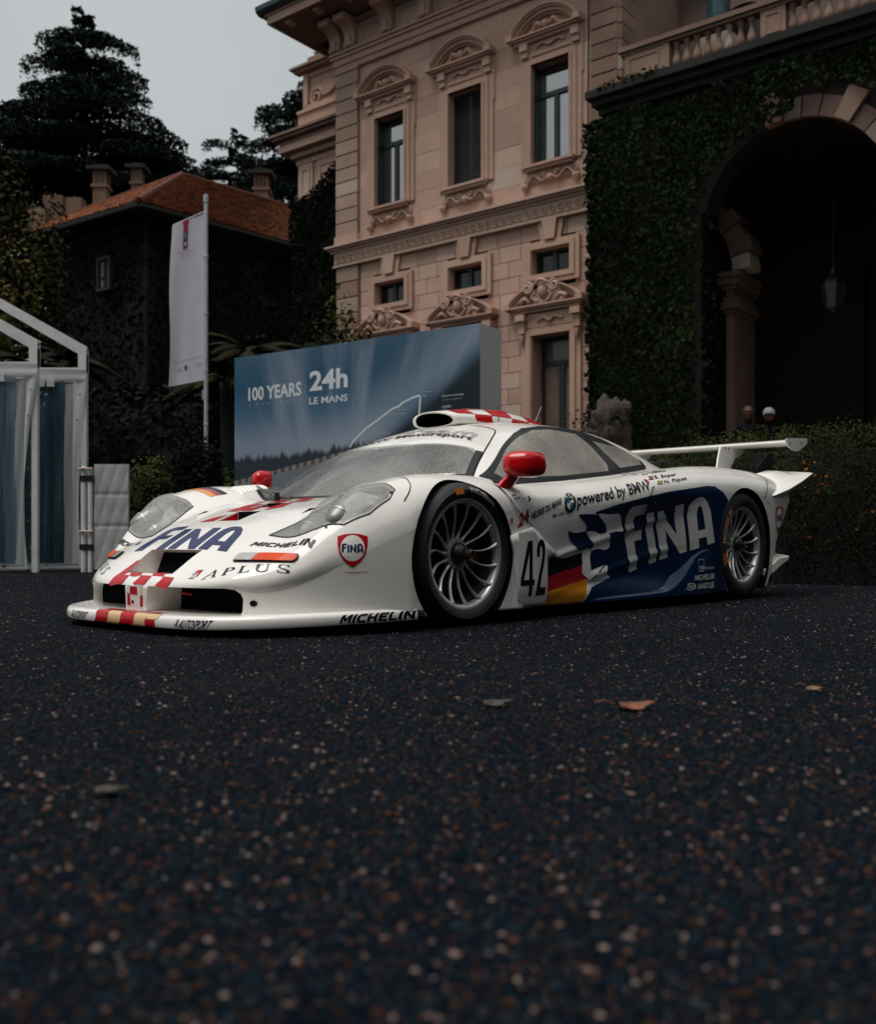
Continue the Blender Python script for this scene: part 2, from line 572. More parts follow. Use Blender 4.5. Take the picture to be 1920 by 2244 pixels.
def project(name, V2, T, axis, mat, off, parent=None, fmap=None, flip_y=False):
    parent = parent or car
    pos = []; nor = []
    for u, v in V2:
        if fmap: u, v = fmap(u, v)
        loc, n0, fi, d = shoot(u, v, axis)
        if loc is None: pos.append(None); nor.append(None); continue
        n = body_normal(fi, loc) or n0
        pos.append(loc + n * off); nor.append(n)
    keep = [f for f in T if all(pos[i] is not None for i in f)]
    used = sorted({i for f in keep for i in f})
    rm = {i: k for k, i in enumerate(used)}
    vs = [pos[i] for i in used]; ns = [nor[i] for i in used]
    fs = [tuple(rm[i] for i in f) for f in keep]
    if flip_y:
        vs = [Vector((v.x, -v.y, v.z)) for v in vs]; ns = [Vector((n.x, -n.y, n.z)) for n in ns]
    o = mesh_obj(name, vs, fs, mat, parent, True)
    me = o.data
    # face orientation along the surface normal
    flip = []
    for p in me.polygons:
        if p.normal.dot(ns[p.vertices[0]]) < 0: flip.append(p.index)
    if flip:
        b = bmesh.new(); b.from_mesh(me); b.faces.ensure_lookup_table()
        bmesh.ops.reverse_faces(b, faces=[b.faces[i] for i in flip]); b.to_mesh(me); b.free()
    me.normals_split_custom_set_from_vertices([tuple(n) for n in ns])
    return o

def decal(name, polys, axis, mat, off=0.0015, step=0.02, parent=None, fmap=None, flip_y=False):
    V2, T = fill(polys, step)
    return project(name, V2, T, axis, mat, off, parent, fmap, flip_y)

def text_mesh(txt, bold=0.0, shear=0.0, spacing=1.0, res=3, step=0.12):
    """text of cap height about 0.73, as 2-D verts and triangles cut by a grid"""
    cu = bpy.data.curves.new('lettering', 'FONT')
    cu.body = txt; cu.size = 1.0; cu.offset = bold; cu.shear = shear; cu.space_character = spacing
    cu.resolution_u = res; cu.fill_mode = 'FRONT'
    ob = bpy.data.objects.new('lettering', cu)
    COL.objects.link(ob)
    dg = bpy.context.evaluated_depsgraph_get()
    me = bpy.data.meshes.new_from_object(ob.evaluated_get(dg))
    bpy.data.objects.remove(ob); bpy.data.curves.remove(cu)
    b = bmesh.new(); b.from_mesh(me)
    bmesh.ops.remove_doubles(b, verts=b.verts, dist=1e-4)
    if step:
        xs = [v.co.x for v in b.verts]; ys = [v.co.y for v in b.verts]
        for q in np.arange(min(xs) + step * .5, max(xs), step):
            bmesh.ops.bisect_plane(b, geom=b.verts[:] + b.edges[:] + b.faces[:], plane_co=(q, 0, 0), plane_no=(1, 0, 0))
        for q in np.arange(min(ys) + step * .5, max(ys), step):
            bmesh.ops.bisect_plane(b, geom=b.verts[:] + b.edges[:] + b.faces[:], plane_co=(0, q, 0), plane_no=(0, 1, 0))
    bmesh.ops.triangulate(b, faces=b.faces[:])
    V = [(v.co.x, v.co.y) for v in b.verts]
    b.verts.index_update()
    F = [tuple(v.index for v in f.verts) for f in b.faces]
    b.free(); bpy.data.meshes.remove(me)
    return V, F

BLOCK = {  # heavy block capitals in a unit cell
 'M': (1.15, [[(0, 0), (0, 1), (.30, 1), (.5, .52), (.70, 1), (1, 1), (1, 0), (.76, 0), (.76, .62), (.58, .20), (.42, .20), (.24, .62), (.24, 0)]]),
 'I': (.30, [[(0, 0), (0, 1), (1, 1), (1, 0)]]),
 'C': (.90, [[(.22, 0), (.06, .12), (0, .32), (0, .68), (.06, .88), (.22, 1), (1, 1), (1, .76), (.40, .76), (.30, .66), (.30, .34), (.40, .24), (1, .24), (1, 0)]]),
 'H': (.95, [[(0, 0), (0, 1), (.28, 1), (.28, .63), (.72, .63), (.72, 1), (1, 1), (1, 0), (.72, 0), (.72, .38), (.28, .38), (.28, 0)]]),
 'E': (.82, [[(0, 0), (0, 1), (1, 1), (1, .77), (.33, .77), (.33, .62), (.92, .62), (.92, .40), (.33, .40), (.33, .23), (1, .23), (1, 0)]]),
 'L': (.75, [[(0, 0), (0, 1), (.36, 1), (.36, .24), (1, .24), (1, 0)]]),
 'N': (1.0, [[(0, 0), (0, 1), (.30, 1), (.72, .42), (.72, 1), (1, 1), (1, 0), (.70, 0), (.28, .58), (.28, 0)]]),
}
def block_text(txt, gap=.16, shear=0.0, step=.18):
    V = []; F = []; x = 0.0
    for ch in txt:
        w, polys = BLOCK[ch]
        v, t = fill([[(x + u * w + shear * q, q) for u, q in p] for p in polys], step)
        b = len(V); V += v; F += [tuple(b + i for i in f) for f in t]
        x += w + gap
    return V, F

def quad_map(V, q, bbox=None):
    """maps the bounding box of V onto quad q = (bottom-left, bottom-right, top-right, top-left)"""
    xs = [v[0] for v in V]; ys = [v[1] for v in V]
    x0, x1, y0, y1 = bbox or (min(xs), max(xs), min(ys), max(ys))
    q = [np.array(p, float) for p in q]
    def f(u, v):
        a = (u - x0) / (x1 - x0); b = (v - y0) / (y1 - y0)
        return tuple((q[0] * (1 - a) + q[1] * a) * (1 - b) + (q[3] * (1 - a) + q[2] * a) * b)
    return f

def lettering(name, txt, quad, axis, mat, off=0.003, parent=None, **kw):
    if txt == 'MICHELIN': V, F = block_text(txt, shear=kw.get('shear', 0))
    else: V, F = text_mesh(txt, **kw)
    return project(name, V, F, axis, mat, off, parent, quad_map(V, quad))
# ------------------------------------------------------------------ openings cut in the bodywork
HL = [(.705, .44), (.690, .60), (.672, .70), (.61, .79), (.52, .845), (.43, .868), (.388, .855), (.388, .80), (.412, .70), (.41, .60), (.42, .525), (.50, .50), (.60, .475)]
SCREEN = [(.122, 0), (.112, .15), (.075, .32), (.015, .50), (-.06, .65), (-.135, .755), (-.30, .690), (-.485, .585), (-.505, .52), (-.455, .36), (-.400, .20), (-.376, 0)]
SCREEN = SCREEN + [(x, -y) for x, y in SCREEN[-2:0:-1]]
DOORWIN = [(-.335, .685), (-.255, .650), (-.235, .636), (-.28, .628), (-.418, .636), (-.91, .678), (-1.42, .731), (-1.955, .796), (-2.01, .812), (-2.0, .845), (-1.88, .885), (-1.65, .958), (-1.5, .985), (-1.354, .997), (-1.11, .992), (-.95, .966), (-.852, .931), (-.62, .823), (-.442, .738)]
GLASS1 = [(-.40, .690), (-.43, .668), (-.946, .708), (-1.44, .755), (-1.475, .795), (-1.419, .900), (-1.348, .960), (-1.113, .965), (-.966, .945), (-.84, .905), (-.613, .803)]
GLASS2 = [(-1.49, .930), (-1.62, .785), (-1.95, .825), (-1.94, .858), (-1.74, .910)]

def shrink(poly, d):
    c = np.mean(np.array(poly), 0); out = []
    for p in poly:
        v = np.array(p) - c; l = np.linalg.norm(v)
        out.append(tuple(c + v * max(0.2, (l - d) / l)))
    return out

def apply_cut(cut_mb):
    me = bpy.data.meshes.new('cut')
    me.from_pydata(cut_mb.v, [], cut_mb.f)
    me.materials.append(M_WHITE); me.materials.append(M_DARK)
    me.polygons.foreach_set('material_index', cut_mb.m)
    b = bmesh.new(); b.from_mesh(me); bmesh.ops.recalc_face_normals(b, faces=b.faces); b.to_mesh(me); b.free()
    co = bpy.data.objects.new('cut', me); COL.objects.link(co)
    co.parent = car
    md = body.modifiers.new('b', 'BOOLEAN')
    md.operation = 'DIFFERENCE'; md.solver = 'EXACT'; md.object = co
    md.material_mode = 'INDEX'
    bpy.context.view_layer.update()
    dg = bpy.context.evaluated_depsgraph_get()
    new = bpy.data.meshes.new_from_object(body.evaluated_get(dg))
    body.modifiers.clear()
    old = body.data; body.data = new; bpy.data.meshes.remove(old)
    bpy.data.objects.remove(co); bpy.data.meshes.remove(me)

c1 = MB(); c1.cur = 1
for sy in (-1, 1):
    # wheel wells
    for (x, z, r, yi) in ((.05, .30, .335, .58), (-2.70, .335, .372, .52)):
        n = 72; ring = [(x + r * math.cos(2 * math.pi * i / n), z + r * math.sin(2 * math.pi * i / n)) for i in range(n)]
        c1.prism(ring, 'y', sy * yi, sy * 1.2)
# nose inlets left and right of the centre pillar
for sy in (-1, 1):
    sec = [(.075, .0820), (.560, .0820), (.566, .100), (.568, .145), (.560, .166), (.540, .180), (.505, .185), (.085, .185)]
    c1.cur = 0; b0 = len(c1.f)
    c1.prism([(sy * u, v) for u, v in sec], 'x', .888, 1.3)
    c1.m[b0] = 1
# nostril in the nose
c1.cur = 0; b0 = len(c1.f)
pro = [(1.2, .240), (.835, .230), (.80, .32), (.864, .334), (1.2, .47)]
vs = []
for sgn in (-1, 1):
    vs += [(x, sgn * (.19 if x < .9 else .155), z) for x, z in pro]
n = 5
c1.add(vs, [tuple(range(n))[::-1], tuple(range(n, 2 * n))] + [(i, (i + 1) % n, n + (i + 1) % n, n + i) for i in range(n)])
c1.m[b0 + 3] = 1
# stepped ducts in the bonnet
for (xa, xb, ya, yb) in ((.60, .47, -.085, .085), (.40, .29, -.10, .06)):
    b0 = len(c1.f)
    za, zb = float(Ztop(np.array(xa), np.array(0.))), float(Ztop(np.array(xb), np.array(0.)))
    vs = []
    for y in (ya, yb): vs += [(xa, y, za + .001), (xb, y, zb - .055), (xb, y, zb + .08), (xa, y, za + .08)]
    c1.add(vs, [(3, 2, 1, 0), (4, 5, 6, 7)] + [(i, (i + 1) % 4, 4 + (i + 1) % 4, 4 + i) for i in range(4)])
    c1.m[b0 + 3] = 1
# small slots beside the headlamps
c1.cur = 1
for sy in (-1, 1):
    p = [(.505, .40), (.43, .375), (.415, .425)]
    v0 = [(x, sy * y, float(Ztop(np.array(x), np.array(y))) - .025) for x, y in p] + [(x, sy * y, 1.0) for x, y in p]
    c1.add(v0, [(0, 1, 2), (5, 4, 3), (0, 1, 4, 3), (1, 2, 5, 4), (2, 0, 3, 5)])
c1.cur = 0
# lamp recesses
for sy in (-1, 1):
    hp = shrink(HL, .008); n = len(hp)
    vs = [(x, sy * y, float(Ztop(np.array(x), np.array(y))) - .085) for x, y in hp] + [(x, sy * y, .9) for x, y in hp]
    b0 = len(c1.f)
    V2, T = fill([hp], .2)
    vs = [(x, sy * y, float(Ztop(np.array(x), np.array(y))) - .085) for x, y in hp] + [(x, sy * y, .9) for x, y in hp]
    c1.add(vs, [tuple(range(n))[::-1], tuple(range(n, 2 * n))] + [(i, (i + 1) % n, n + (i + 1) % n, n + i) for i in range(n)])
apply_cut(c1)
# cabin hollow
gx = np.linspace(.02, -1.95, 34); gy = np.linspace(-.66, .66, 27)
GX, GY = np.meshgrid(gx, gy, indexing='ij')
GZ = np.maximum(Ztop(GX, GY) - .045, .52)
GZ = np.where(GX > -.1, np.minimum(GZ, .545), GZ)
c2 = MB(); c2.cur = 1
nx, ny = GX.shape
vs = [(GX[i, j], GY[i, j], GZ[i, j]) for i in range(nx) for j in range(ny)] + [(GX[i, j], GY[i, j], .30) for i in range(nx) for j in range(ny)]
k = nx * ny; q = lambda i, j: i * ny + j
fs = []
for i in range(nx - 1):
    for j in range(ny - 1):
        fs += [(q(i, j), q(i + 1, j), q(i + 1, j + 1), q(i, j + 1)), (k + q(i, j), k + q(i, j + 1), k + q(i + 1, j + 1), k + q(i + 1, j))]
for i in range(nx - 1):
    fs += [(q(i, 0), k + q(i, 0), k + q(i + 1, 0), q(i + 1, 0)), (q(i, ny - 1), q(i + 1, ny - 1), k + q(i + 1, ny - 1), k + q(i, ny - 1))]
for j in range(ny - 1):
    fs += [(q(0, j), q(0, j + 1), k + q(0, j + 1), k + q(0, j)), (q(nx - 1, j), k + q(nx - 1, j), k + q(nx - 1, j + 1), q(nx - 1, j + 1))]
c2.add(vs, fs); apply_cut(c2)
c3 = MB(); c3.cur = 1
c3.prism(shrink(SCREEN, .03), 'z', .50, 1.2)
apply_cut(c3)
c4 = MB(); c4.cur = 1
for sy in (-1, 1):
    for g in (GLASS1, GLASS2):
        c4.prism(g, 'y', sy * .42, sy * 1.1)
apply_cut(c4)

def restore_normals(o):
    me = o.data
    me.polygons.foreach_set('use_smooth', [True] * len(me.polygons))
    out = [None] * len(me.loops)
    for p in me.polygons:
        loc, n0, fi, d = BODY_BVH.find_nearest(p.center)
        ok = d is not None and d < .004 and n0.dot(p.normal) > .75
        for li in p.loop_indices:
            co = me.vertices[me.loops[li].vertex_index].co
            nn = None
            if ok:
                l2, n2, f2, d2 = BODY_BVH.find_nearest(co)
                if d2 < .002: nn = body_normal(f2, l2)
                if nn is not None and nn.dot(p.normal) < .3: nn = None
            out[li] = tuple(nn if nn is not None else p.normal)
    me.normals_split_custom_set(out)
restore_normals(body)

# ------------------------------------------------------------------ splitter and nose fittings
def sp_base(y):
    return .028 + .021 * np.abs(np.asarray(y) / .95) ** 4.5
def splitter():
    p = 4.5; x0, xe, w = 1.140, .353, .95
    ang = np.linspace(-1, 1, 121)
    yy = np.sign(ang) * np.abs(ang) ** .62 * w
    P = np.stack([x0 - (x0 - xe) * np.abs(yy / w) ** p, yy], 1)
    T = np.gradient(P, axis=0); T /= np.linalg.norm(T, axis=1)[:, None]
    N = np.stack([T[:, 1], -T[:, 0]], 1)         # outward
    prof = [(-.16, .032), (-.012, .032), (-.003, .036), (0, .044), (-.001, .066), (-.005, .076), (-.014, .082), (-.05, .085), (-.16, .087), (-.40, .088)]
    vs = []; fs = []
    m = len(prof)
    for i in range(len(P)):
        dzb = float(sp_base(P[i][1])) - .032
        for d, z in prof:
            q = P[i] + N[i] * d
            if d < -.1:
                q = P[i] + np.array([-1, 0]) * (-d) * np.array([1, 1]); 
                q[1] = P[i][1] * (1 - .02 * (-d) / .4)
            vs.append((max(q[0], .353), np.clip(q[1], -w, w), z + dzb))
    n = len(P)
    for i in range(n - 1):
        for k in range(m - 1):
            fs.append((i * m + k, i * m + k + 1, (i + 1) * m + k + 1, (i + 1) * m + k))
    fs += [tuple(range(m)), tuple(range((n - 1) * m, n * m))[::-1]]
    o = mesh_obj('splitter', vs, fs, M_WHITE, car, True)
    o.data.set_sharp_from_angle(angle=R(40))
    return P, N, o
SP_P, SP_N, sp_o = splitter()
_b = bmesh.new(); _b.from_mesh(sp_o.data); SP_BVH = BVHTree.FromBMesh(_b); _b.free()

def on_splitter(name, V2, T, mat, off=.0012):
    """V2: (y, z) on the splitter's front edge"""
    vs = []; ns = []
    for y, z in V2:
        z = z - .032 + float(sp_base(y))
        loc, n, fi, d = SP_BVH.ray_cast(Vector((2.5, y, z)), Vector((-1, 0, 0)))
        i = int(np.clip(np.searchsorted(SP_P[:, 1], y), 0, len(SP_P) - 1))
        nn = Vector((SP_N[i][0], SP_N[i][1], 0))
        vs.append((loc + nn * off) if loc else Vector((SP_P[i][0], y, z)) + nn * off)
        ns.append((n if loc else nn))
    return mesh_obj(name, vs, T, mat, sp_o, False)

# chequers on the splitter: red and faded cream squares following its rounded edge
SP_PROF = [(-.006, .0335), (-.002, .0375), (.0, .044), (-.0003, .055), (-.001, .066), (-.005, .076), (-.014, .082), (-.032, .0845)]
def splitter_cell(y0, y1, k0, k1, mat, off=.0014, skew=.0):
    V = []; F = []; n = 7
    for a in range(n + 1):
        for c in range(k0, k1 + 1):
            f = (c - k0) / (k1 - k0)
            y = y0 + (y1 - y0) * a / n + skew * math.sin(math.pi * f * .9)
            px = float(np.interp(y, SP_P[:, 1], SP_P[:, 0])); nx = float(np.interp(y, SP_P[:, 1], SP_N[:, 0])); ny = float(np.interp(y, SP_P[:, 1], SP_N[:, 1]))
            d, z = SP_PROF[c]
            up = .0 if c < 5 else off
            V.append((px + nx * (d + off), y + ny * (d + off) * .0, z + up - .032 + float(sp_base(y))))
    m_ = k1 - k0 + 1
    for a in range(n):
        for c in range(m_ - 1): F.append((a * m_ + c, (a + 1) * m_ + c, (a + 1) * m_ + c + 1, a * m_ + c + 1))
    return mesh_obj('chequer', V, F, mat, sp_o, True)
for a, b, c in [(-.195, -.095, 0), (-.095, .0, 1), (.0, .105, 0), (.105, .195, 1)]:
    splitter_cell(a, b, 0, 7, M_CREAM if c else M_RED, .0014, .022)
splitter_cell(.195, .265, 0, 4, M_RED, .0014, .010); splitter_cell(.205, .285, 4, 7, M_CREAM, .0014, .010)
# red stripe on the splitter's upper face
V2, T = fill([[(1.095, -.18), (1.110, -.08), (1.108, .05), (1.105, .24), (1.07, .27), (1.078, .10), (1.070, .0), (1.080, -.15)]], .03)
mesh_obj('chequer', [(x, y, 0.0850 - max(0, (x - 1.09)) * .03) for x, y in V2], T, M_RED, sp_o)
for q, tx, sh in (([(.405, .038), (.545, .038), (.560, .072), (.425, .072)], 'AUTOSPORT', .0), ([(-.40, .040), (-.26, .039), (-.240, .072), (-.38, .073)], 'AUTOSPORT', .0)):
    V, F = text_mesh(tx, bold=.012, shear=.2, step=.4)
    m = quad_map(V, q)
    on_splitter('lettering', [m(*v) for v in V], F, M_BLACKV)
    w = (q[1][0] - q[0][0]) / 9
    mb = []
    for i in range(3):
        for j in range(3):
            if (i + j) % 2 == 0: mb.append([(q[0][0] - w * .9 + i * w * .27 + j * .004, q[0][1] + .006 + j * .008), (q[0][0] - w * .9 + (i + 1) * w * .27 + j * .004, q[0][1] + .006 + j * .008), (q[0][0] - w * .9 + (i + 1) * w * .27 + j * .004 + .004, q[0][1] + .017 + j * .009), (q[0][0] - w * .9 + i * w * .27 + j * .004 + .004, q[0][1] + .017 + j * .009)])
    VV = []; FF = []
    for p in mb: FF.append(tuple(range(len(VV), len(VV) + 4))); VV += p
    on_splitter('chequer', VV, FF, M_BLACKV)
V, F = block_text('MICHELIN')
m = quad_map(V, [(.842, .041), (.946, .041), (.9465, .074), (.846, .074)])
on_splitter('lettering', [m(*v) for v in V], F, M_BLACKV)

# centre pillar between the nose inlets (part of the shell left standing): chequers on its faces
def flat_decal(name, pts, mat, parent=None):
    return mesh_obj(name, pts, [tuple(range(len(pts)))], mat, parent or car)
pil = MB()
pil.prism([(1.066, -.048), (1.066, .048), (.892, .078), (.892, -.078)], 'z', .078, .186)
pillar = pil.build('nose_pillar', M_WHITE, car)
fx = 1.0675
flat_decal('chequer', [(fx, -.028, .150), (fx, .030, .148), (fx, .026, .181), (fx, -.026, .181)], M_RED, pillar)
flat_decal('chequer', [(fx, -.047, .104), (fx, -.020, .104), (fx, -.028, .150), (fx, -.047, .156)], M_RED, pillar)
def pside(x, z, off=.0015):
    t = (1.066 - x) / .174
    return (x, .048 + .030 * t + off, z)
flat_decal('chequer', [pside(1.065, .146), pside(1.04, .140), pside(1.01, .130), pside(.98, .112), pside(.955, .099), pside(1.065, .099)], M_RED, pillar)
hb = MB(); hb.tube((1.060, -.005, .118), (1.0685, -.005, .118), .0075, n=14)
hb.build('jacking_socket', M_GAP, pillar)
# ledge and lip chequers
yb = [-.215, -.125, -.035, .05, .135, .215]; xb = [1.052, 1.012, .968, .92, .86]
def ledge_z(x): return .240 - (1.2 - x) * .0274
def lipz(x, y): return min(float(Ztop(np.array(x), np.array(y))), ledge_z(x) if abs(y) < .15 else 9)
for i in range(5):
    for j in range(4):
        if (i + j) % 2: continue
        if j >= 1 and (i == 0 or i == 4) and j > 1: continue
        a, b2 = yb[i], yb[i + 1]; x1, x0 = xb[j], xb[j + 1]
        if j >= 1: a, b2 = max(a, -.148), min(b2, .148)
        if b2 - a < .02: continue
        wv = .010 * math.sin(i * 2.1)
        P2 = []; n = 6
        VV = []; FF = []
        for u in range(n + 1):
            for v in range(n + 1):
                y = a + (b2 - a) * u / n + .012 * math.sin(math.pi * v / n) * (1 if j < 1 else .5) * (-1) ** i
                if j >= 1: y = max(-.148, min(.148, y))
                x = x1 + (x0 - x1) * v / n + (wv * math.sin(math.pi * u / n) if j > 0 else 0)
                VV.append((x, y, lipz(x, y) + .0018))
        for u in range(n):
            for v in range(n):
                FF.append((u * (n + 1) + v, (u + 1) * (n + 1) + v, (u + 1) * (n + 1) + v + 1, u * (n + 1) + v + 1))
        mesh_obj('chequer', VV, FF, M_RED, car, True)
# red upstand at the far side of the nostril
decal('chequer', [[(1.045, -.235), (1.048, -.185), (.985, -.158), (.925, -.178), (.93, -.195)]], 'top', M_RED, .0025)
# dark backs and the red tow strap in the inlet
st = MB(); st.path([(.893, .085, .150), (.915, .15, .151), (.935, .23, .149)], [.004, .004, .002], 6)
st.build('tow_strap', mat_flat('tow_strap_red', (.7, .03, .02), .5), car)
for (y, z, x) in ((.625, .125, .905), (-.625, .125, .905)):
    pass
decal('jacking_socket', [[(.600 + .012 * math.cos(t), .128 + .012 * math.sin(t)) for t in np.linspace(0, 6.28, 17)[:-1]]], 'front', M_GAP, .002, .01)

# ------------------------------------------------------------------ lamps
def mat_glass(name, tint, alpha, rough=.06, drops=170, dscale=.5):
    m, nt, b = new_mat(name)
    out = nt.nodes['Material Output']
    tr = nt.nodes.new('ShaderNodeBsdfTransparent')
    mx = nt.nodes.new('ShaderNodeMixShader')
    tc = nt.nodes.new('ShaderNodeTexCoord')
    v = nt.nodes.new('ShaderNodeTexVoronoi'); v.inputs['Scale'].default_value = drops
    nt.links.new(tc.outputs['Object'], v.inputs['Vector'])
    v2 = nt.nodes.new('ShaderNodeTexVoronoi'); v2.inputs['Scale'].default_value = drops * 2.3
    nt.links.new(tc.outputs['Object'], v2.inputs['Vector'])
    r = ramp(nt, v.outputs['Distance'], [(0.0, (1, 1, 1)), (0.38, (0, 0, 0))])
    r2 = ramp(nt, v2.outputs['Distance'], [(0.0, (1, 1, 1)), (0.42, (0, 0, 0))])
    h = mixc(nt, 1.0, r.outputs[0], r2.outputs[0], 'ADD')
    n = noise(nt, 3.5, 5)
    patch = ramp(nt, n.outputs['Fac'], [(0.36, (0.25, .25, .25)), (0.62, (1, 1, 1))])
    hh = mixc(nt, 1.0, h, patch.outputs[0], 'MULTIPLY')
    bump(nt, hh, dscale, .0018, b)
    v3 = nt.nodes.new('ShaderNodeTexVoronoi'); v3.inputs['Scale'].default_value = drops * .95
    nt.links.new(tc.outputs['Object'], v3.inputs['Vector'])
    sz = nt.nodes.new('ShaderNodeSeparateColor'); nt.links.new(v3.outputs['Color'], sz.inputs[0])
    md = nt.nodes.new('ShaderNodeMath'); md.operation = 'MULTIPLY'; nt.links.new(sz.outputs[0], md.inputs[0]); md.inputs[1].default_value = .33
    sb = nt.nodes.new('ShaderNodeMath'); sb.operation = 'LESS_THAN'; nt.links.new(v3.outputs['Distance'], sb.inputs[0]); nt.links.new(md.outputs[0], sb.inputs[1])
    n6 = noise(nt, 1.6, 4, .6)
    refl_tone = ramp(nt, n6.outputs['Fac'], [(.33, tuple(c * .28 for c in tint)), (.68, tuple(c * 1.05 for c in tint))])  # lighter and darker reflections put into the glass colour
    bead = mixc(nt, sb.outputs[0], refl_tone.outputs[0], tuple(min(1, c * 1.7) for c in tint))
    nt.links.new(bead, b.inputs['Base Color'])
    b.inputs['Roughness'].default_value = rough
    b.inputs['Specular IOR Level'].default_value = .7
    f = nt.nodes.new('ShaderNodeMath'); f.operation = 'MULTIPLY_ADD'
    sx = nt.nodes.new('ShaderNodeSeparateColor'); nt.links.new(hh, sx.inputs[0])
    f.inputs[1].default_value = .35; f.inputs[2].default_value = alpha
    nt.links.new(sx.outputs[0], f.inputs[0])
    f.use_clamp = True
    nt.links.new(f.outputs[0], mx.inputs['Fac'])
    nt.links.new(tr.outputs[0], mx.inputs[1]); nt.links.new(b.outputs[0], mx.inputs[2])
    nt.links.new(mx.outputs[0], out.inputs['Surface'])
    return m
M_LENS = mat_glass('wet_lamp_cover', (.50, .49, .475), .50, .05, 150, .8)
M_SCREEN = mat_glass('wet_windscreen_glass', (.46, .455, .44), .60, .06, 210, .7)
M_SIDEGLASS = mat_glass('wet_side_glass', (.50, .455, .40), .62, .06, 210, .7)
M_CHROME = mat_flat('lamp_reflector', (.72, .70, .68), .3, metal=1.0)
M_LAMPGREY = mat_flat('lamp_housing_grey', (.24, .235, .23), .4, metal=.4)
M_AMBER = mat_flat('amber_lens', (.70, .060, .002), .25, coat=.25, spec=.1, bmp=.3, bscale=160)
M_CLEARLENS = mat_flat('clear_lens', (.42, .40, .38), .2, coat=1.0, bmp=.3, bscale=160)
M_GLASSBLACK = mat_flat('black_glass_border', (.008, .009, .011), .45, coat=.2, bmp=.3, bscale=300, spec=.2)

def cover_bump(x, y):
    return .036 * math.exp(-(((x - .53) / .10) ** 2 + ((y - .575) / .055) ** 2)) + .032 * math.exp(-(((x - .50) / .11) ** 2 + ((y - .725) / .055) ** 2))
hv, ht = fill([HL], .022)
for sy in (1, -1):
    h = bpy.data.objects.new('headlight', None); link(h, car)
    vs = [(x, sy * y, float(Ztop(np.array(x), np.array(y))) + .001 + cover_bump(x, y)) for x, y in hv]
    c = mesh_obj('lamp_cover', vs, ht if sy > 0 else [f[::-1] for f in ht], M_LENS, h, True)
    ed = MB()
    ring = [(x, sy * y, float(Ztop(np.array(x), np.array(y))) + .002) for x, y in densify(HL, .02)]
    ed.path(ring, .0028, 5, True)
    ed.build('seal', M_GLASSBLACK, h, True)
    for (cx_, cy_, rr) in ((.540, .560, .058), (.515, .715, .062)):
        zz = float(Ztop(np.array(cx_), np.array(cy_))) - .060
        p = MB()   # torpedo shaped pod under the cover
        prof = [(0, .135)] + [(rr * math.sin(t) ** .8, .135 * math.cos(t)) for t in np.linspace(.12, math.pi - .05, 14)] + [(0, -.135)]
        p.lathe(prof, 24, (0, 0, 0), 'x')
        o = p.build('lamp_bowl', M_LAMPGREY, h, True)
        o.location = (cx_, sy * cy_, zz); o.rotation_euler = (0, R(22), R(10 * sy))
        q = MB(); q.path([(.072, rr * .86 * math.cos(t), rr * .86 * math.sin(t)) for t in np.linspace(0, 6.283, 25)[:-1]], .0045, 6, True); o4 = q.build('lamp_ring', M_CHROME, h, True)
        q = MB(); q.path([(-.02, rr * 1.0 * math.cos(t), rr * 1.0 * math.sin(t)) for t in np.linspace(0, 6.283, 25)[:-1]], .006, 6, True); o5 = q.build('lamp_clamp', M_GLASSBLACK, h, True)
        for oo in (o4, o5): oo.location = o.location; oo.rotation_euler = o.rotation_euler
    # dark plate behind the bowls
    dv, dt = fill([[(.425, .53), (.418, .60), (.42, .70), (.396, .80), (.396, .85), (.43, .862), (.50, .838), (.485, .79), (.49, .72), (.465, .66), (.485, .60), (.47, .53)]], .03)
    mesh_obj('lamp_shroud', [(x, sy * y, float(Ztop(np.array(x), np.array(y))) - .006) for x, y in dv], dt, M_GLASSBLACK, h, True)
    for (x, y) in ((.41, .855), (.655, .735)):
        b2 = MB(); zz = float(Ztop(np.array(x), np.array(y)))
        b2.tube((x, sy * y, zz - .002), (x, sy * y, zz + .006), .006, n=8); b2.build('bolt', M_CHROME, h)
    # indicator
    ind = bpy.data.objects.new('indicator', None); link(ind, car)
    def pill(u0, u1, v0, v1, tilt, n=6):
        r = (v1 - v0) / 2; pts = []
        for k in range(n + 1):
            t = math.pi / 2 + math.pi * k / n; pts.append((u0 + r * .9 + r * math.cos(t), (v0 + v1) / 2 + r * math.sin(t)))
        for k in range(n + 1):
            t = -math.pi / 2 + math.pi * k / n; pts.append((u1 - r * .9 + r * math.cos(t), (v0 + v1) / 2 + r * math.sin(t) + tilt))
        return pts
    for nm, pl, mt, of in (('indicator_rim', pill(.437, .700, .285, .3205, .0), M_GLASSBLACK, .003), ('clear_lens', [(sx, sz) for sx, sz in pill(.442, .54, .289, .3165, 0) if sx < .528] + [(.528, .289), (.528, .3165)][::1], M_CLEARLENS, .010), ('amber_lens', [(.530, .3165), (.530, .289)] + [q for q in pill(.50, .695, .289, .3165, 0) if q[0] > .535], M_AMBER, .010)):
        if nm == 'clear_lens':
            pl = [q for q in pill(.442, .60, .289, .3165, 0) if q[0] < .5] + [(.528, .289), (.528, .3165)]
        o = decal(nm, [pl], 'front', mt, of, .012, ind, None, sy < 0)
    # recessed scallop ahead of the inner end
# ------------------------------------------------------------------ glazing
gl = decal('windscreen', [SCREEN], 'top', M_SCREEN, .004, .035)
bandp = [(-.515, .525), (-.49, .45), (-.468, .36), (-.425, .20), (-.405, 0)]
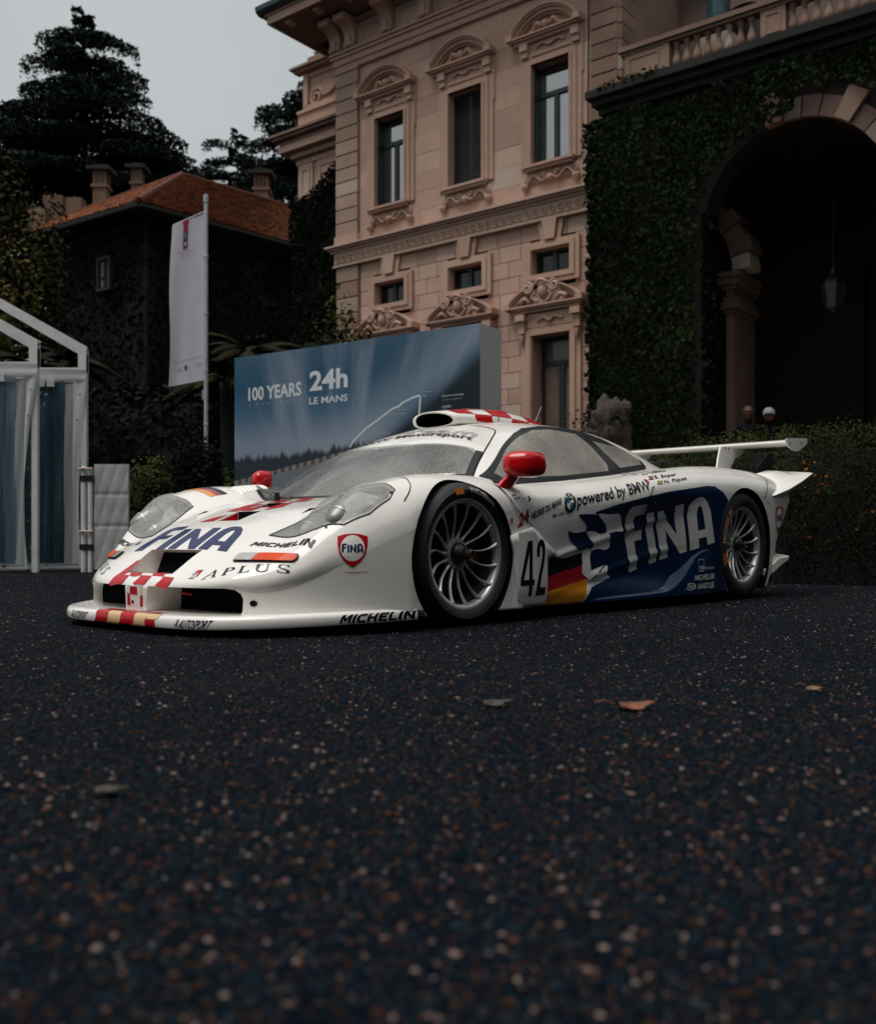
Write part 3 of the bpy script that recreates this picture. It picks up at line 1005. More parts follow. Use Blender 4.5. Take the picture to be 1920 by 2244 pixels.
# black border of the windscreen on the A-pillar side and the base
def strip(name, line, w, axis, mat, off, parent=None, flip=False):
    L = np.array(line, float); T = np.gradient(L, axis=0); T /= np.linalg.norm(T, axis=1)[:, None]
    N = np.stack([-T[:, 1], T[:, 0]], 1)
    ww = np.array(w) if hasattr(w, '__len__') else np.full(len(L), w)
    poly = [tuple(p) for p in L + N * ww[:, None] / 2] + [tuple(p) for p in (L - N * ww[:, None] / 2)[::-1]]
    return decal(name, [poly], axis, mat, off, .03, parent, None, flip)
for fl in (False, True):
    strip('screen_border', cr([(-.12, .755), (-.30, .672), (-.50, .565)], 6), .035, 'top', M_GLASSBLACK, .0055, gl, fl)
    strip('screen_border', cr([(.122, .0), (.108, .17), (.068, .34), (.01, .50), (-.06, .64), (-.13, .75)], 5), .022, 'top', M_GLASSBLACK, .0055, gl, fl)
    strip('shut_line', cr([(-.115, .785), (-.30, .695), (-.52, .578), (-.70, .480), (-.80, .425)], 6) + [(-.825, .40), (-.84, .34), (-.835, .22)], .007, 'top', M_GAP, .002, None, fl)
    f = 'side-' if fl else 'side'
    wf = decal('door_window', [DOORWIN, GLASS1, GLASS2], f, M_GLASSBLACK, .0045, .018)
    decal('pane', [shrink(GLASS1, -.006)], f, M_SIDEGLASS, .0060, .03, wf)
    decal('pane', [shrink(GLASS2, -.006)], f, M_SIDEGLASS, .0060, .03, wf)
# cabin fittings
cb = MB()
cb.box(-.30, .0, -.60, .60, .46, .535)
cb.build('dashboard', M_CARBON, car)
cb = MB(); cb.path([(-.36 + .0 * 1, .16 * math.cos(t), .60 + .15 * math.sin(t)) for t in np.linspace(0, 6.28, 24)[:-1]], .013, 6, True)
cb.build('steering_wheel', M_CARBON, car)
for y in (0.0, .38, -.38):
    s_ = MB()
    s_.prism([(-.95, .36), (-.50, .36), (-.48, .45), (-.86, .47), (-1.10, .90), (-1.20, .90)], 'y', y - .19, y + .19)
    s_.build('seat', M_CARBON, car)
rc = MB()
for sy in (-1, 1):
    rc.path(cr([(-.22, sy * .58, .52), (-.48, sy * .50, .72), (-.82, sy * .40, .87), (-1.25, sy * .38, .94), (-1.30, sy * .48, .70), (-1.32, sy * .52, .36)], 5), .018, 8)
rc.path([(-1.25, -.40, .955), (-1.25, .40, .955)], .018, 8)
rc.path([(-1.27, -.42, .90), (-1.32, .54, .45)], .018, 8)
rc.build('roll_cage', mat_flat('cage_grey', (.35, .34, .33), .4), car, True)
# ------------------------------------------------------------------ livery
def side(name, polys, mat, off=.002, step=.013, parent=None): return decal(name, polys, 'side', mat, off, step, parent)
# separate plate behind the front wheel
P42 = [(-.262, .394), (-.418, .436), (-.655, .308), (-.563, .288), (-.560, .20), (-.572, .066), (-.326, .066), (-.300, .20), (-.285, .316)]
pb = MB()
pb.cur = 0
pn = len(P42)
def p42y(x): return .949 - .03 * sstep(-.40, -.66, x)
V2, T = fill([P42], .04)
vs = [(u, float(p42y(u)) - .02 * float(sstep(.16, .05, v)), v) for u, v in V2]
plate = mesh_obj('number_panel', vs, [f for f in T], M_WHITE, car, True)
sol = plate.modifiers.new('thick', 'SOLIDIFY'); sol.thickness = .012; sol.offset = 0
def on_plate(name, V2, T, mat, off):
    return mesh_obj(name, [(u, float(p42y(u)) - .02 * float(sstep(.16, .05, v)) + .006 + off, v) for u, v in V2], T, mat, plate, True)
def glyph42():
    four = [(.30, 0), (.42, 0), (.42, .20), (.50, .20), (.50, .30), (.42, .30), (.42, 1), (.24, 1), (0, .32), (0, .20), (.30, .20)]
    hole = [(.30, .30), (.11, .30), (.30, .80)]
    two = cr([(.60, .70), (.60, .84), (.66, .95), (.79, 1.0), (.93, .95), (.99, .82), (.97, .66), (.90, .50), (.80, .32), (.74, .14)], 5) + [(1.0, .13), (1.0, 0), (.58, 0)] + cr([(.58, .06), (.63, .26), (.72, .44), (.81, .60), (.855, .74), (.84, .84), (.79, .885), (.74, .85), (.725, .70)], 5)
    return [four, hole], [two]
q42 = [(-.322, .115), (-.540, .118), (-.535, .382), (-.330, .365)]
for g in glyph42():
    V2, T = fill(g, .08)
    mp = quad_map(V2, q42, (0, 1, 0, 1))
    on_plate('race_number', [mp(*v) for v in V2], T, M_BLACKV, .0012)

BLUE = [(-1.00, .517), (-1.20, .560), (-1.527, .615), (-1.75, .648), (-2.00, .676), (-2.18, .697), (-2.28, .698), (-2.38, .665)] + [(-2.70 + .378 * math.cos(t), .335 + .378 * math.sin(t)) for t in np.linspace(R(48), R(-46), 22)] + [(-1.479, .060), (-1.0, .060), (-.925, .070), (-.99, .136), (-1.15, .17), (-1.142, .238), (-.998, .22), (-.985, .236), (-.975, .283), (-.985, .322), (-1.03, .42), (-1.025, .500)]
blue = side('blue_panel', [BLUE], M_BLUE, .0032, .012)
CA = [(-.848, .501), (-1.025, .503), (-1.102, .474), (-1.129, .437), (-1.145, .413), (-1.09, .405), (-1.009, .42), (-.935, .417), (-.935, .446), (-.898, .471)]
CB = [(-1.024, .506), (-1.133, .508), (-1.235, .512), (-1.283, .464), (-1.300, .424), (-1.224, .419), (-1.142, .411), (-1.119, .453)]
CC = [(-.763, .418), (-.808, .412), (-.855, .412), (-.935, .418), (-.959, .394), (-.99, .367), (-1.016, .346), (-.944, .337), (-.873, .326), (-.826, .354), (-.789, .378)]
CD = [(-.938, .417), (-1.009, .42), (-1.079, .405), (-1.143, .413), (-1.170, .389), (-1.183, .345), (-1.136, .324), (-1.065, .33), (-.994, .322), (-1.008, .346), (-.99, .367), (-.959, .394)]
CE = [(-.916, .32), (-.994, .324), (-.982, .283), (-.989, .236), (-.998, .222), (-1.139, .246), (-1.135, .206), (-1.179, .178), (-.99, .170), (-.96, .181), (-.906, .209), (-.912, .263)]
def soft(p): return cr(p, 3, True)
side('chequer', [soft(CA)], M_BLUE, .0034); side('chequer', [soft(CC)], M_BLUE, .0034)
for c in (CB, CD, CE): side('chequer', [soft(c)], M_WHITE, .0050)
side('flag_stripe', [[(-.563, .287), (-.62, .297), (-.747, .286), (-.921, .314), (-.914, .25), (-.844, .238), (-.563, .195)]], M_BLACKV, .0028)
side('flag_stripe', [[(-.563, .195), (-.844, .238), (-.909, .25), (-.908, .208), (-.962, .181), (-.563, .127)]], M_FLAGRED, .0028)
side('flag_stripe', [[(-.563, .127), (-.962, .181), (-.925, .090), (-.90, .066), (-.563, .066)]], M_GOLD, .0028)

FINA = [[[(0, 0), (0, .85), (.035, .96), (.08, 1), (.235, 1), (.213, .84), (.12, .84), (.098, .81), (.098, .60), (.21, .60), (.188, .44), (.098, .44), (.098, 0)]],
        [[(.255, 0), (.255, .85), (.345, .85), (.345, 0)]],
        [[(.385, 0), (.385, .85), (.455, .85), (.585, .36), (.585, .90), (.675, .92), (.675, 0), (.605, 0), (.475, .50), (.475, 0)]],
        [[(.71, 0), (.71, .66), (.73, .86), (.775, .97), (.82, 1), (.88, 1), (.93, .90), (.965, .70), (1.0, 0), (.905, 0), (.897, .18), (.808, .18), (.808, 0)], [(.808, .34), (.808, .66), (.825, .80), (.85, .84), (.872, .78), (.884, .60), (.892, .34)]]]
def fina(axis, quad, mat, off, parent=None, nm='lettering'):
    for g in FINA:
        V2, T = fill(g, .016 if axis == 'side' and quad[0][0] - quad[1][0] > .5 else .06)
        project(nm, V2, T, axis, mat, off, parent, quad_map(V2, quad, (0, 1, 0, 1)))
fina('side', [(-1.385, .200), (-2.262, .362), (-2.235, .640), (-1.300, .552)], M_SILVER, .0055)
fina('top', [(.862, -.335), (.852, .350), (.665, .270), (.640, -.375)], M_NAVY, .0022)

L = lettering
L('lettering', 'MICHELIN', [(.795, .425), (.722, .735), (.700, .728), (.765, .418)], 'top', M_BLACKV, .002, bold=.012, shear=.22, step=.5)
L('lettering', 'MICHELIN', [(.722, -.735), (.795, -.425), (.765, -.418), (.700, -.728)], 'top', M_BLACKV, .002, bold=.012, shear=.22, step=.5)
def serif_aplus(quad, order):
    """wide-set capitals with slab serifs, drawn as strokes"""
    def st(a, b, w):
        a, b = np.array(a), np.array(b); d = (b - a) / np.linalg.norm(b - a); n_ = np.array([-d[1], d[0]]) * w / 2
        return [tuple(a + n_), tuple(a - n_), tuple(b - n_), tuple(b + n_)]
    A = [st((.02, .03), (.12, .97), .012), st((.12, .99), (.15, .0), .028), st((.05, .35), (.14, .35), .04)]
    A += [[(-.01, 0), (.055, 0), (.055, .05), (-.01, .05)], [(.115, 0), (.18, 0), (.18, .05), (.115, .05)]]
    Pp = [st((.27, 0), (.275, 1), .030), [(.24, 0), (.31, 0), (.31, .05), (.24, .05)]] + [cr([(.25, 1), (.33, 1.0), (.365, .92), (.375, .75), (.355, .58), (.31, .50), (.285, .49), (.285, .54), (.31, .56), (.335, .64), (.342, .75), (.335, .88), (.31, .95), (.25, .95)], 3, False)]
    Lp = [st((.465, 0), (.465, 1), .030), [(.435, .95), (.50, .95), (.50, 1), (.435, 1)], [(.435, 0), (.56, 0), (.57, .22), (.56, .22), (.545, .06), (.435, .06)]]
    U = [cr([(.635, 1), (.635, .3), (.65, .1), (.69, 0), (.735, .03), (.76, .15), (.765, .35), (.765, 1), (.752, 1), (.75, .35), (.74, .16), (.71, .08), (.68, .12), (.666, .3), (.666, 1)], 2, True), [(.61, .95), (.70, .95), (.70, 1), (.61, 1)], [(.73, .95), (.79, .95), (.79, 1), (.73, 1)]]
    Sx = [cr([(.865, .28), (.87, .10), (.91, 0), (.96, .02), (.995, .16), (.99, .35), (.95, .48), (.91, .58), (.895, .72), (.905, .88), (.935, .95), (.965, .88), (.98, .74), (.99, .74), (.985, .98), (.975, .98), (.965, .96), (.93, 1.01), (.885, .95), (.868, .76), (.875, .60), (.91, .48), (.95, .36), (.965, .22), (.955, .08), (.92, .06), (.885, .14), (.877, .28)], 2, True)]
    for grp in (A, Pp, Lp, U, Sx):
        for p in grp:
            V2, T = fill([p], .2)
            project('lettering', V2, T, 'slope', M_BLACKV, .002, None, quad_map(V2, quad, (0, 1, 0, 1)))
serif_aplus([(.836, .383), (.624, .697), (.588, .688), (.775, .365)], 0)
serif_aplus([(.624, -.697), (.836, -.383), (.775, -.365), (.588, -.688)], 1)
ql = [(1.006, .310), (.995, .362), (.955, .335), (.968, .283)]
for p, m_ in (([(.50, .45), (.45, 1), (1.05, 1), (.72, .15), (.60, .2), (.75, .75), (.62, .75)], M_RED), ([(.0, 0), (.5, 0), (.42, .9), (.30, 1), (.18, .75), (.12, .35)], M_GREYV), ([(-.05, 0), (.55, 0), (.55, .06), (-.05, .06)], M_BLACKV), ([(.25, .35), (.42, .55), (.42, .65), (.22, .5)], M_BLACKV)):
    V2, T = fill([p], .3); project('sponsor_mark', V2, T, 'top', m_, .002, None, quad_map(V2, ql, (0, 1, 0, 1)))

# shield badge on the front wing, and the same at the tail
def shield(axis, cx_, cz, w, h, parent=None):
    mirror = -1 if axis == 'side' else 1
    out = [(-.5, .42), (-.25, .49), (0, .51), (.25, .49), (.5, .42), (.5, .18), (.44, -.10), (.30, -.32), (.12, -.46), (0, -.52), (-.12, -.46), (-.30, -.32), (-.44, -.10), (-.5, .18)]
    o2 = [(cx_ + mirror * u * w, cz + v * h) for u, v in out]
    circ = [(cx_ + mirror * w * .40 * math.cos(t), cz + h * (.06 + .40 * math.sin(t))) for t in np.linspace(0, 2 * math.pi, 29)[:-1]]
    bz = decal('badge', [o2, circ], axis, M_RED, .002, .03, parent)
    decal('badge_field', [circ], axis, M_WHITE, .0017, .03, bz)
    lw = .36 * w
    fina(axis, [(cx_ - mirror * lw, cz - h * .07), (cx_ + mirror * lw, cz - h * .07), (cx_ + mirror * lw, cz + h * .20), (cx_ - mirror * lw, cz + h * .20)], M_NAVY, .0026, bz)
# corner axis: u runs along (-.707,.707)
def cu(p): return (-p[0] + p[1]) * .7071
shield('corner', (cu((.653, .79)) + cu((.548, .872))) / 2, .334, .118, .128)
decal('vinyl_dash', [[(cu((.633, .82)) + .002, .2455), (cu((.548, .866)), .2475), (cu((.548, .866)), .2495), (cu((.633, .82)), .2475)]], 'corner', M_RED, .0018, .03)
shield('side', -3.225, .515, .145, .175)

L('lettering', 'HEURES DU MANS', [(-.431, .466), (-.692, .548), (-.702, .580), (-.429, .500)], 'side', M_NAVY, .0024, bold=.03, shear=.0, step=.6)
for dx, mt, bo in ((.0, M_GREYV, .075), (0, M_FLAGRED, .03)):
    L('lettering', '24', [(-.312, .428), (-.418, .464), (-.404, .520), (-.318, .488)], 'side', mt, .0022 if bo > .05 else .0030, bold=min(bo,.04), shear=.2, step=.3)
L('lettering', 'ASA - ACO', [(-.609, .481), (-.722, .499), (-.712, .514), (-.604, .495)], 'side', M_NAVY, .0022, bold=.04, step=.6)
L('lettering', 'powered by BMW', [(-.826, .520), (-1.555, .632), (-1.577, .704), (-.848, .604)], 'side', M_BLACKV, .0026, bold=.018, step=.4)
cx_, cz_ = -.773, .5555
def ring(r, r2=None, n=30): return [(cx_ + r * 1.02 * math.cos(t) - .22 * r * math.sin(t), cz_ + (r2 or r) * math.sin(t) + 0.10 * r * math.cos(t) * -1) for t in np.linspace(0, 2 * math.pi, n + 1)[:-1]]
rd = side('roundel', [ring(.052)], M_BLACKV, .0024)
side('roundel_ring', [ring(.0525), ring(.0500)], M_GREYV, .0030, .02, rd)
M_LBLUE = mat_paint('roundel_blue', (.03, .16, .30), wet=False)
def quarter(a, b, r): return [(cx_, cz_)] + [(cx_ + r * 1.02 * math.cos(t) - .22 * r * math.sin(t), cz_ + r * math.sin(t) - .10 * r * math.cos(t)) for t in np.linspace(a, b, 9)]
for i in range(4):
    side('roundel_quarter', [quarter(i * math.pi / 2, (i + 1) * math.pi / 2, .0315)], M_LBLUE if i % 2 == 0 else M_WHITE, .0030, .02, rd)
for ch, t in (('B', 2.25), ('M', 1.55), ('W', .85)):
    t = math.pi - t
    a = (cx_ - .0415 * math.cos(math.pi - t) * -1 * -1, cz_ + .042 * math.sin(t) + .004)
    a = (cx_ + .0415 * math.cos(t) - .009 * math.sin(t), cz_ + .0415 * math.sin(t) - .004 * math.cos(t))
    L('lettering', ch, [(a[0] + .006, a[1] - .006), (a[0] - .006, a[1] - .006), (a[0] - .006, a[1] + .006), (a[0] + .006, a[1] + .006)], 'side', M_WHITE, .0034, rd, bold=.03, step=0)
for tx, q in (('BMW', [(-.293, .571), (-.333, .576), (-.340, .586), (-.300, .581)]), ('GROUP', [(-.300, .557), (-.356, .565), (-.362, .575), (-.305, .568)]), ('Classic', [(-.300, .546), (-.338, .551), (-.342, .557), (-.305, .553)])):
    L('lettering', tx, q, 'side', M_BLACKV if tx != 'Classic' else M_GREYV, .002, bold=.03, step=0)
side('sponsor_mark', [[(-.419, .577), (-.432, .580), (-.441, .567), (-.424, .554), (-.411, .554), (-.426, .567)]], M_NAVY, .002)
side('sponsor_mark', [[(-.375, .566), (-.405, .570), (-.405, .573), (-.375, .569)]], M_GREYV, .002)
# drivers' names with flags on the rear shoulder
for tx, q, b in (('N. Piquet', [(-1.716, .684), (-1.985, .720), (-2.002, .747), (-1.744, .712)], .02), ('S. Soper', [(-1.662, .711), (-1.91, .742), (-1.936, .765), (-1.690, .736)], .02), ('J.J. Lehto', [(-1.615, .736), (-1.87, .766), (-1.895, .783), (-1.645, .757)], .01)):
    L('lettering', tx, q, 'side', M_BLACKV, .0024, bold=b, step=.5)
def quadp(q, u0, u1, v0, v1):
    q = [np.array(p) for p in q]
    f = lambda a, b: tuple((q[0] * (1 - a) + q[1] * a) * (1 - b) + (q[3] * (1 - a) + q[2] * a) * b)
    return [f(u0, v0), f(u1, v0), f(u1, v1), f(u0, v1)]
M_FGREEN = mat_paint('flag_green', (.03, .20, .05), wet=False)
FQ = [(-1.650, .683), (-1.708, .690), (-1.728, .711), (-1.668, .704)]
side('driver_flag', [FQ], M_FGREEN, .0024); side('driver_flag', [quadp(FQ, .2, .8, .2, .8)], M_GOLD, .003); side('driver_flag', [quadp(FQ, .4, .6, .35, .65)], M_NAVY, .0036)
FQ = [(-1.604, .708), (-1.652, .713), (-1.680, .734), (-1.635, .729)]
side('driver_flag', [FQ], M_NAVY, .0024); side('driver_flag', [quadp(FQ, 0, 1, .38, .62)], M_RED, .0036); side('driver_flag', [quadp(FQ, .42, .58, 0, 1)], M_RED, .0036)
side('driver_flag', [quadp(FQ, 0, 1, .3, .7)], M_WHITE, .003)
FQ = [(-1.560, .735), (-1.600, .740), (-1.628, .756), (-1.588, .751)]
side('driver_flag', [FQ], M_GREYV, .0024); side('driver_flag', [quadp(FQ, 0, 1, .38, .62)], M_NAVY, .003)
side('fuel_flap_mark', [cr([(-1.556, .708), (-1.575, .710), (-1.588, .700), (-1.578, .688), (-1.560, .680), (-1.552, .692)], 3, True)], M_FLAGRED, .0024)
# small sponsors ahead of the rear wheel
def flat_side(name, V2, T, mat, y=.9318):
    return mesh_obj(name, [(u, y, v) for u, v in V2], T, mat, car)
def flat_text(txt, quad, mat, bold, shear=0.0):
    V, F = block_text(txt, step=.5) if txt == 'MICHELIN' else text_mesh(txt, bold=bold, shear=shear, step=0)
    m = quad_map(V, quad)
    flat_side('lettering', [m(*v) for v in V], F, mat)
bx = [(-2.072, .190), (-2.129, .192), (-2.131, .266), (-2.057, .262)]
flat_side('sponsor_frame', *fill([bx, shrink(bx, .006)], .05), M_SILVER)
flat_text('Ate', [(-2.077, .203), (-2.122, .204), (-2.122, .232), (-2.077, .230)], M_SILVER, .04, shear=.2)
flat_text('Bremsen', [(-2.137, .203), (-2.252, .204), (-2.252, .222), (-2.137, .221)], M_SILVER, .02, shear=.2)
flat_text('MICHELIN', [(-2.015, .140), (-2.257, .144), (-2.257, .178), (-2.020, .170)], M_SILVER, .03)
flat_text('SANDTLER', [(-2.053, .090), (-2.258, .091), (-2.258, .127), (-2.057, .121)], M_SILVER, .03, shear=.15)
ov = [(-1.965 + .07 * math.cos(t), .107 + .021 * math.sin(t)) for t in np.linspace(.9, 2 * math.pi - .5, 24)]
oi = [(-1.965 + .060 * math.cos(t), .107 + .015 * math.sin(t)) for t in np.linspace(2 * math.pi - .5, .9, 24)]
flat_side('sponsor_frame', *fill([ov + oi], .05), M_SILVER)
flat_text('Eibach', [(-1.925, .099), (-2.025, .099), (-2.028, .122), (-1.928, .120)], M_SILVER, .03, shear=.2)

# windscreen header band
hb_ = [(-.418, 0), (-.438, .20), (-.483, .36), (-.515, .50), (-.50, .575), (-.62, .515), (-.79, .425), (-.815, .36), (-.80, .20), (-.79, 0)]
hb_ = hb_[:5] + hb_[5:] 
L('lettering', 'Team', [(-.515, .02), (-.650, .425), (-.735, .360), (-.600, -.06)], 'top', M_GREYV, .003, bold=.02, shear=.2, step=.4)
L('lettering', 'BMW Motorsport', [(-.412, -.24), (-.572, .458), (-.640, .408), (-.468, -.29)], 'top', M_BLACKV, .0036, bold=.015, shear=.2, step=.5)
# bonnet chequers around the stepped ducts
def topc(p, m_=M_RED, off=.002): return decal('chequer', [p], 'top', m_, off, .03)
for p in ([(.605, -.20), (.555, -.16), (.52, -.10), (.60, -.10)], [(.46, -.19), (.30, -.205), (.30, -.11), (.465, -.10)], [(.46, .095), (.405, .07), (.29, .07), (.29, .10), (.40, .155)], [(.46, -.085), (.405, -.10), (.405, .0), (.465, .0)],
          [(.28, -.105), (.20, -.11), (.20, -.02), (.285, -.02)], [(.285, .065), (.205, .06), (.205, .145), (.27, .15)], [(.195, -.21), (.135, -.21), (.13, -.115), (.195, -.115)], [(.195, -.015), (.130, -.015), (.125, .055), (.197, .055)], [(.28, -.20), (.21, -.20), (.21, -.24), (.26, -.25)]):
    topc(p)
def duct_face(xa, xb, ya, yb):
    za, zb = float(Ztop(np.array(xa), np.array(0.))), float(Ztop(np.array(xb), np.array(0.)))
    mesh_obj('chequer', [(xa - .02, ya + .002, za - .006), (xb + .004, ya + .002, zb - .050), (xb + .004, ya + .002, zb - .006), (xa - .02, ya + .002, za)], [(0, 1, 2, 3)], M_RED, car)
    mesh_obj('chequer', [(xa - .015, (ya + yb) / 2, za - .004), (xa - .015, yb - .002, za - .004), (xb + .003, yb - .002, zb - .0525), (xb + .003, (ya + yb) / 2, zb - .0525)], [(0, 1, 2, 3)], M_RED, car)
duct_face(.60, .47, -.085, .085); duct_face(.40, .29, -.10, .06)
# tricolour over the far front wing
for k, m_ in enumerate((M_GOLD, M_FLAGRED, M_BLACKV)):
    x0 = .292 - k * .036
    topc([(x0, -.56), (x0 - .034, -.56), (x0 - .028, -.80), (x0 + .008, -.80)], m_, .002)
    topc([(x0, .56), (x0 - .034, .56), (x0 - .028, .70), (x0 + .008, .70)], m_, .002) if False else None
# shut lines
for nm, ln, ax, w in (('shut_line', [(-1.60, .668), (-1.575, .66), (-1.56, .64), (-1.526, .610), (-1.454, .480), (-1.30, .350), (-1.135, .250), (-1.03, .196), (-.985, .170)], 'side', .006),
                      ('shut_line', [(-.215, .632), (-.30, .516), (-.418, .445), (-.554, .362), (-.66, .300)], 'side', .006),
                      ('shut_line', [(-2.95, .640), (-3.0, .700), (-3.055, .745), (-3.09, .772), (-3.10, .795)], 'side', .006),
                      ('shut_line', cr([(.385, .905), (.345, .893), (.310, .868), (.285, .825), (.275, .78), (.28, .74)], 4), 'top', .004)):
    strip(nm, ln, w, ax, M_GAP, .0066 if ax == 'side' else .002)
# panel edge: pale strip along the white shoulder crease
for (x, z) in ((-1.60, .585), (-2.45, .60), (-3.02, .62), (-.405, .415)):
    decal('quarter_turn_fastener', [[(x + .008 * math.cos(t), z + .008 * math.sin(t)) for t in np.linspace(0, 6.28, 13)[:-1]]], 'side', M_RIM if x > -2 else M_GAP, .004, .01)
decal('side_marker', [[(-.268 + .010 * math.cos(t), .462 + .014 * math.sin(t)) for t in np.linspace(0, 6.28, 13)[:-1]]], 'side', M_AMBER, .004, .01)
# ------------------------------------------------------------------ wheels
def make_wheel(R_t, hw, rim_r=.246, spokes=15, peg=.042):
    """wheel about its own origin, outer face towards +y"""
    w = bpy.data.objects.new('wheel', None); link(w, car)
    t = MB()
    prof = [(rim_r - .004, hw - .010), (rim_r + .004, hw - .002), (rim_r + .018, hw + .004), (R_t * .5 + rim_r * .5, hw + .006), (R_t - .022, hw - .004), (R_t - .009, hw - .018), (R_t - .002, hw - .040), (R_t, hw - .08), (R_t, -hw + .08), (R_t - .004, -hw + .03), (R_t - .03, -hw), (rim_r, -hw + .01)]
    t.lathe(prof, 72, (0, 0, 0), 'y')
    t.build('tyre', M_RUBBER, w, True, 45)
    r = MB()
    fy = hw - .012
    r.lathe([(rim_r - .006, fy - .02), (rim_r - .001, fy - .002), (rim_r - .004, fy + .004), (rim_r - .012, fy + .004), (rim_r - .022, fy - .002), (rim_r - .026, fy - .016), (rim_r - .030, fy - .05)], 72, (0, 0, 0), 'y')
    r.build('rim_lip', M_RIM, w, True, 50)
    b = MB()
    b.lathe([(rim_r - .028, fy - .03), (rim_r - .036, fy - .05), (rim_r - .040, fy - .12), (rim_r - .02, -hw + .02)], 60, (0, 0, 0), 'y')
    b.build('rim_barrel', M_RIM_DARK, w, True, 50)
    for k in range(spokes):
        s_ = MB()
        a0 = 2 * math.pi * k / spokes
        n = 9; vs = []
        for i in range(n):
            u = i / (n - 1)
            rr = .060 + (rim_r - .024 - .060) * u
            sw = a0 + .10 * math.sin(math.pi * u) + .03 * u
            wd = .0058 - .0020 * math.sin(math.pi * min(u * 1.15, 1)) + (.005 * max(0, u - .85) / .15) + .005 * max(0, .2 - u) / .2
            yy = fy - .052 + .048 * u ** 1.6
            c_, s2 = math.cos(sw), math.sin(sw)
            tx, tz = -s2, c_
            for (ww, dy) in ((-wd, -.010), (-wd * .8, 0), (-wd * .2, .003), (wd * .2, .003), (wd * .8, 0), (wd, -.010)):
                vs.append((rr * c_ + tx * ww, yy + dy, rr * s2 + tz * ww))
        fs = []
        for i in range(n - 1):
            for q in range(5): fs.append((i * 6 + q, i * 6 + q + 1, (i + 1) * 6 + q + 1, (i + 1) * 6 + q))
            fs.append((i * 6 + 5, i * 6, (i + 1) * 6, (i + 1) * 6 + 5))
        s_.add(vs, fs)
        s_.build('spoke', M_RIM, w, True, 60)
    h = MB()
    h.lathe([(.070, fy - .08), (.070, fy - .052), (.066, fy - .045), (.052, fy - .043), (.050, fy - .05), (.0, fy - .05)], 40, (0, 0, 0), 'y')
    for k in range(10):
        a = 2 * math.pi * k / 10
        h.tube((.058 * math.cos(a), fy - .045, .058 * math.sin(a)), (.058 * math.cos(a), fy - .0405, .058 * math.sin(a)), .004, n=6)
    h.build('hub', M_RIM, w, True, 40)
    nut = MB()
    nut.lathe([(.047, fy - .05), (.047, fy - .03), (.042, fy - .022), (.034, fy - .018), (.026, fy - .012), (.024, fy + .012), (.020, fy + .014)], 24, (0, 0, 0), 'y')
    nut.build('wheel_nut', M_CARBON, w, True, 40)
    sp = MB()
    sp.lathe([(.020, fy + .010), (.020, fy + peg), (.016, fy + peg + .003), (.013, fy + peg + .002), (.012, fy + .015), (0, fy + .015)], 20, (0, 0, 0), 'y')
    sp.build('drive_peg', mat_flat('bronze_peg', (.24, .14, .08), .35, metal=.9), w, True, 40)
    d = MB()
    d.lathe([(.09, fy - .13), (.175, fy - .13), (.178, fy - .135), (.178, fy - .16), (.09, fy - .16)], 48, (0, 0, 0), 'y')
    d.lathe([(0, fy - .11), (.085, fy - .11), (.095, fy - .13)], 30, (0, 0, 0), 'y')
    d.build('brake_disc', M_RIM_DARK, w, True, 40)
    c = MB(); c.box(-.205, -.13, fy - .185, fy - .095, -.055, .075)
    c.build('brake_caliper', M_STEEL, w)
    for k in range(30):
        pass
    bt = MB()
    for k in range(spokes * 2):
        a = 2 * math.pi * (k + .5) / (spokes * 2)
        rr = rim_r - .034
        bt.tube((rr * math.cos(a), fy - .045, rr * math.sin(a)), (rr * math.cos(a), fy - .030, rr * math.sin(a)), .0045, .003, 6)
    bt.build('rim_bolts', M_STEEL, w)
    return w
def arc_text(w, txt, r0, h, a_start, a_end, y, mat, kw):
    V, F = block_text(txt, gap=.22, step=.14)
    xs = [v[0] for v in V]; ys = [v[1] for v in V]
    x0, x1, y0, y1 = min(xs), max(xs), min(ys), max(ys)
    vs = []
    for u, v in V:
        a = a_start + (a_end - a_start) * (u - x0) / (x1 - x0)
        r = r0 + h * (v - y0) / (y1 - y0)
        # seen from outside (+y) forward is to the left, so x grows to the viewer's left
        vs.append((-r * math.cos(a), y(r), r * math.sin(a)))
    return mesh_obj('tyre_lettering', vs, F, mat, w)
M_TYREWHITE = mat_flat('worn_tyre_paint', (.40, .36, .33), .7, var=.35, scale=60)
M_TYREORANGE = mat_flat('tyre_orange', (.60, .16, .02), .6, var=.3, scale=60)
M_TYREYELLOW = mat_flat('tyre_lettering_pale_orange', (.52, .27, .15), .7, var=.35, scale=60)
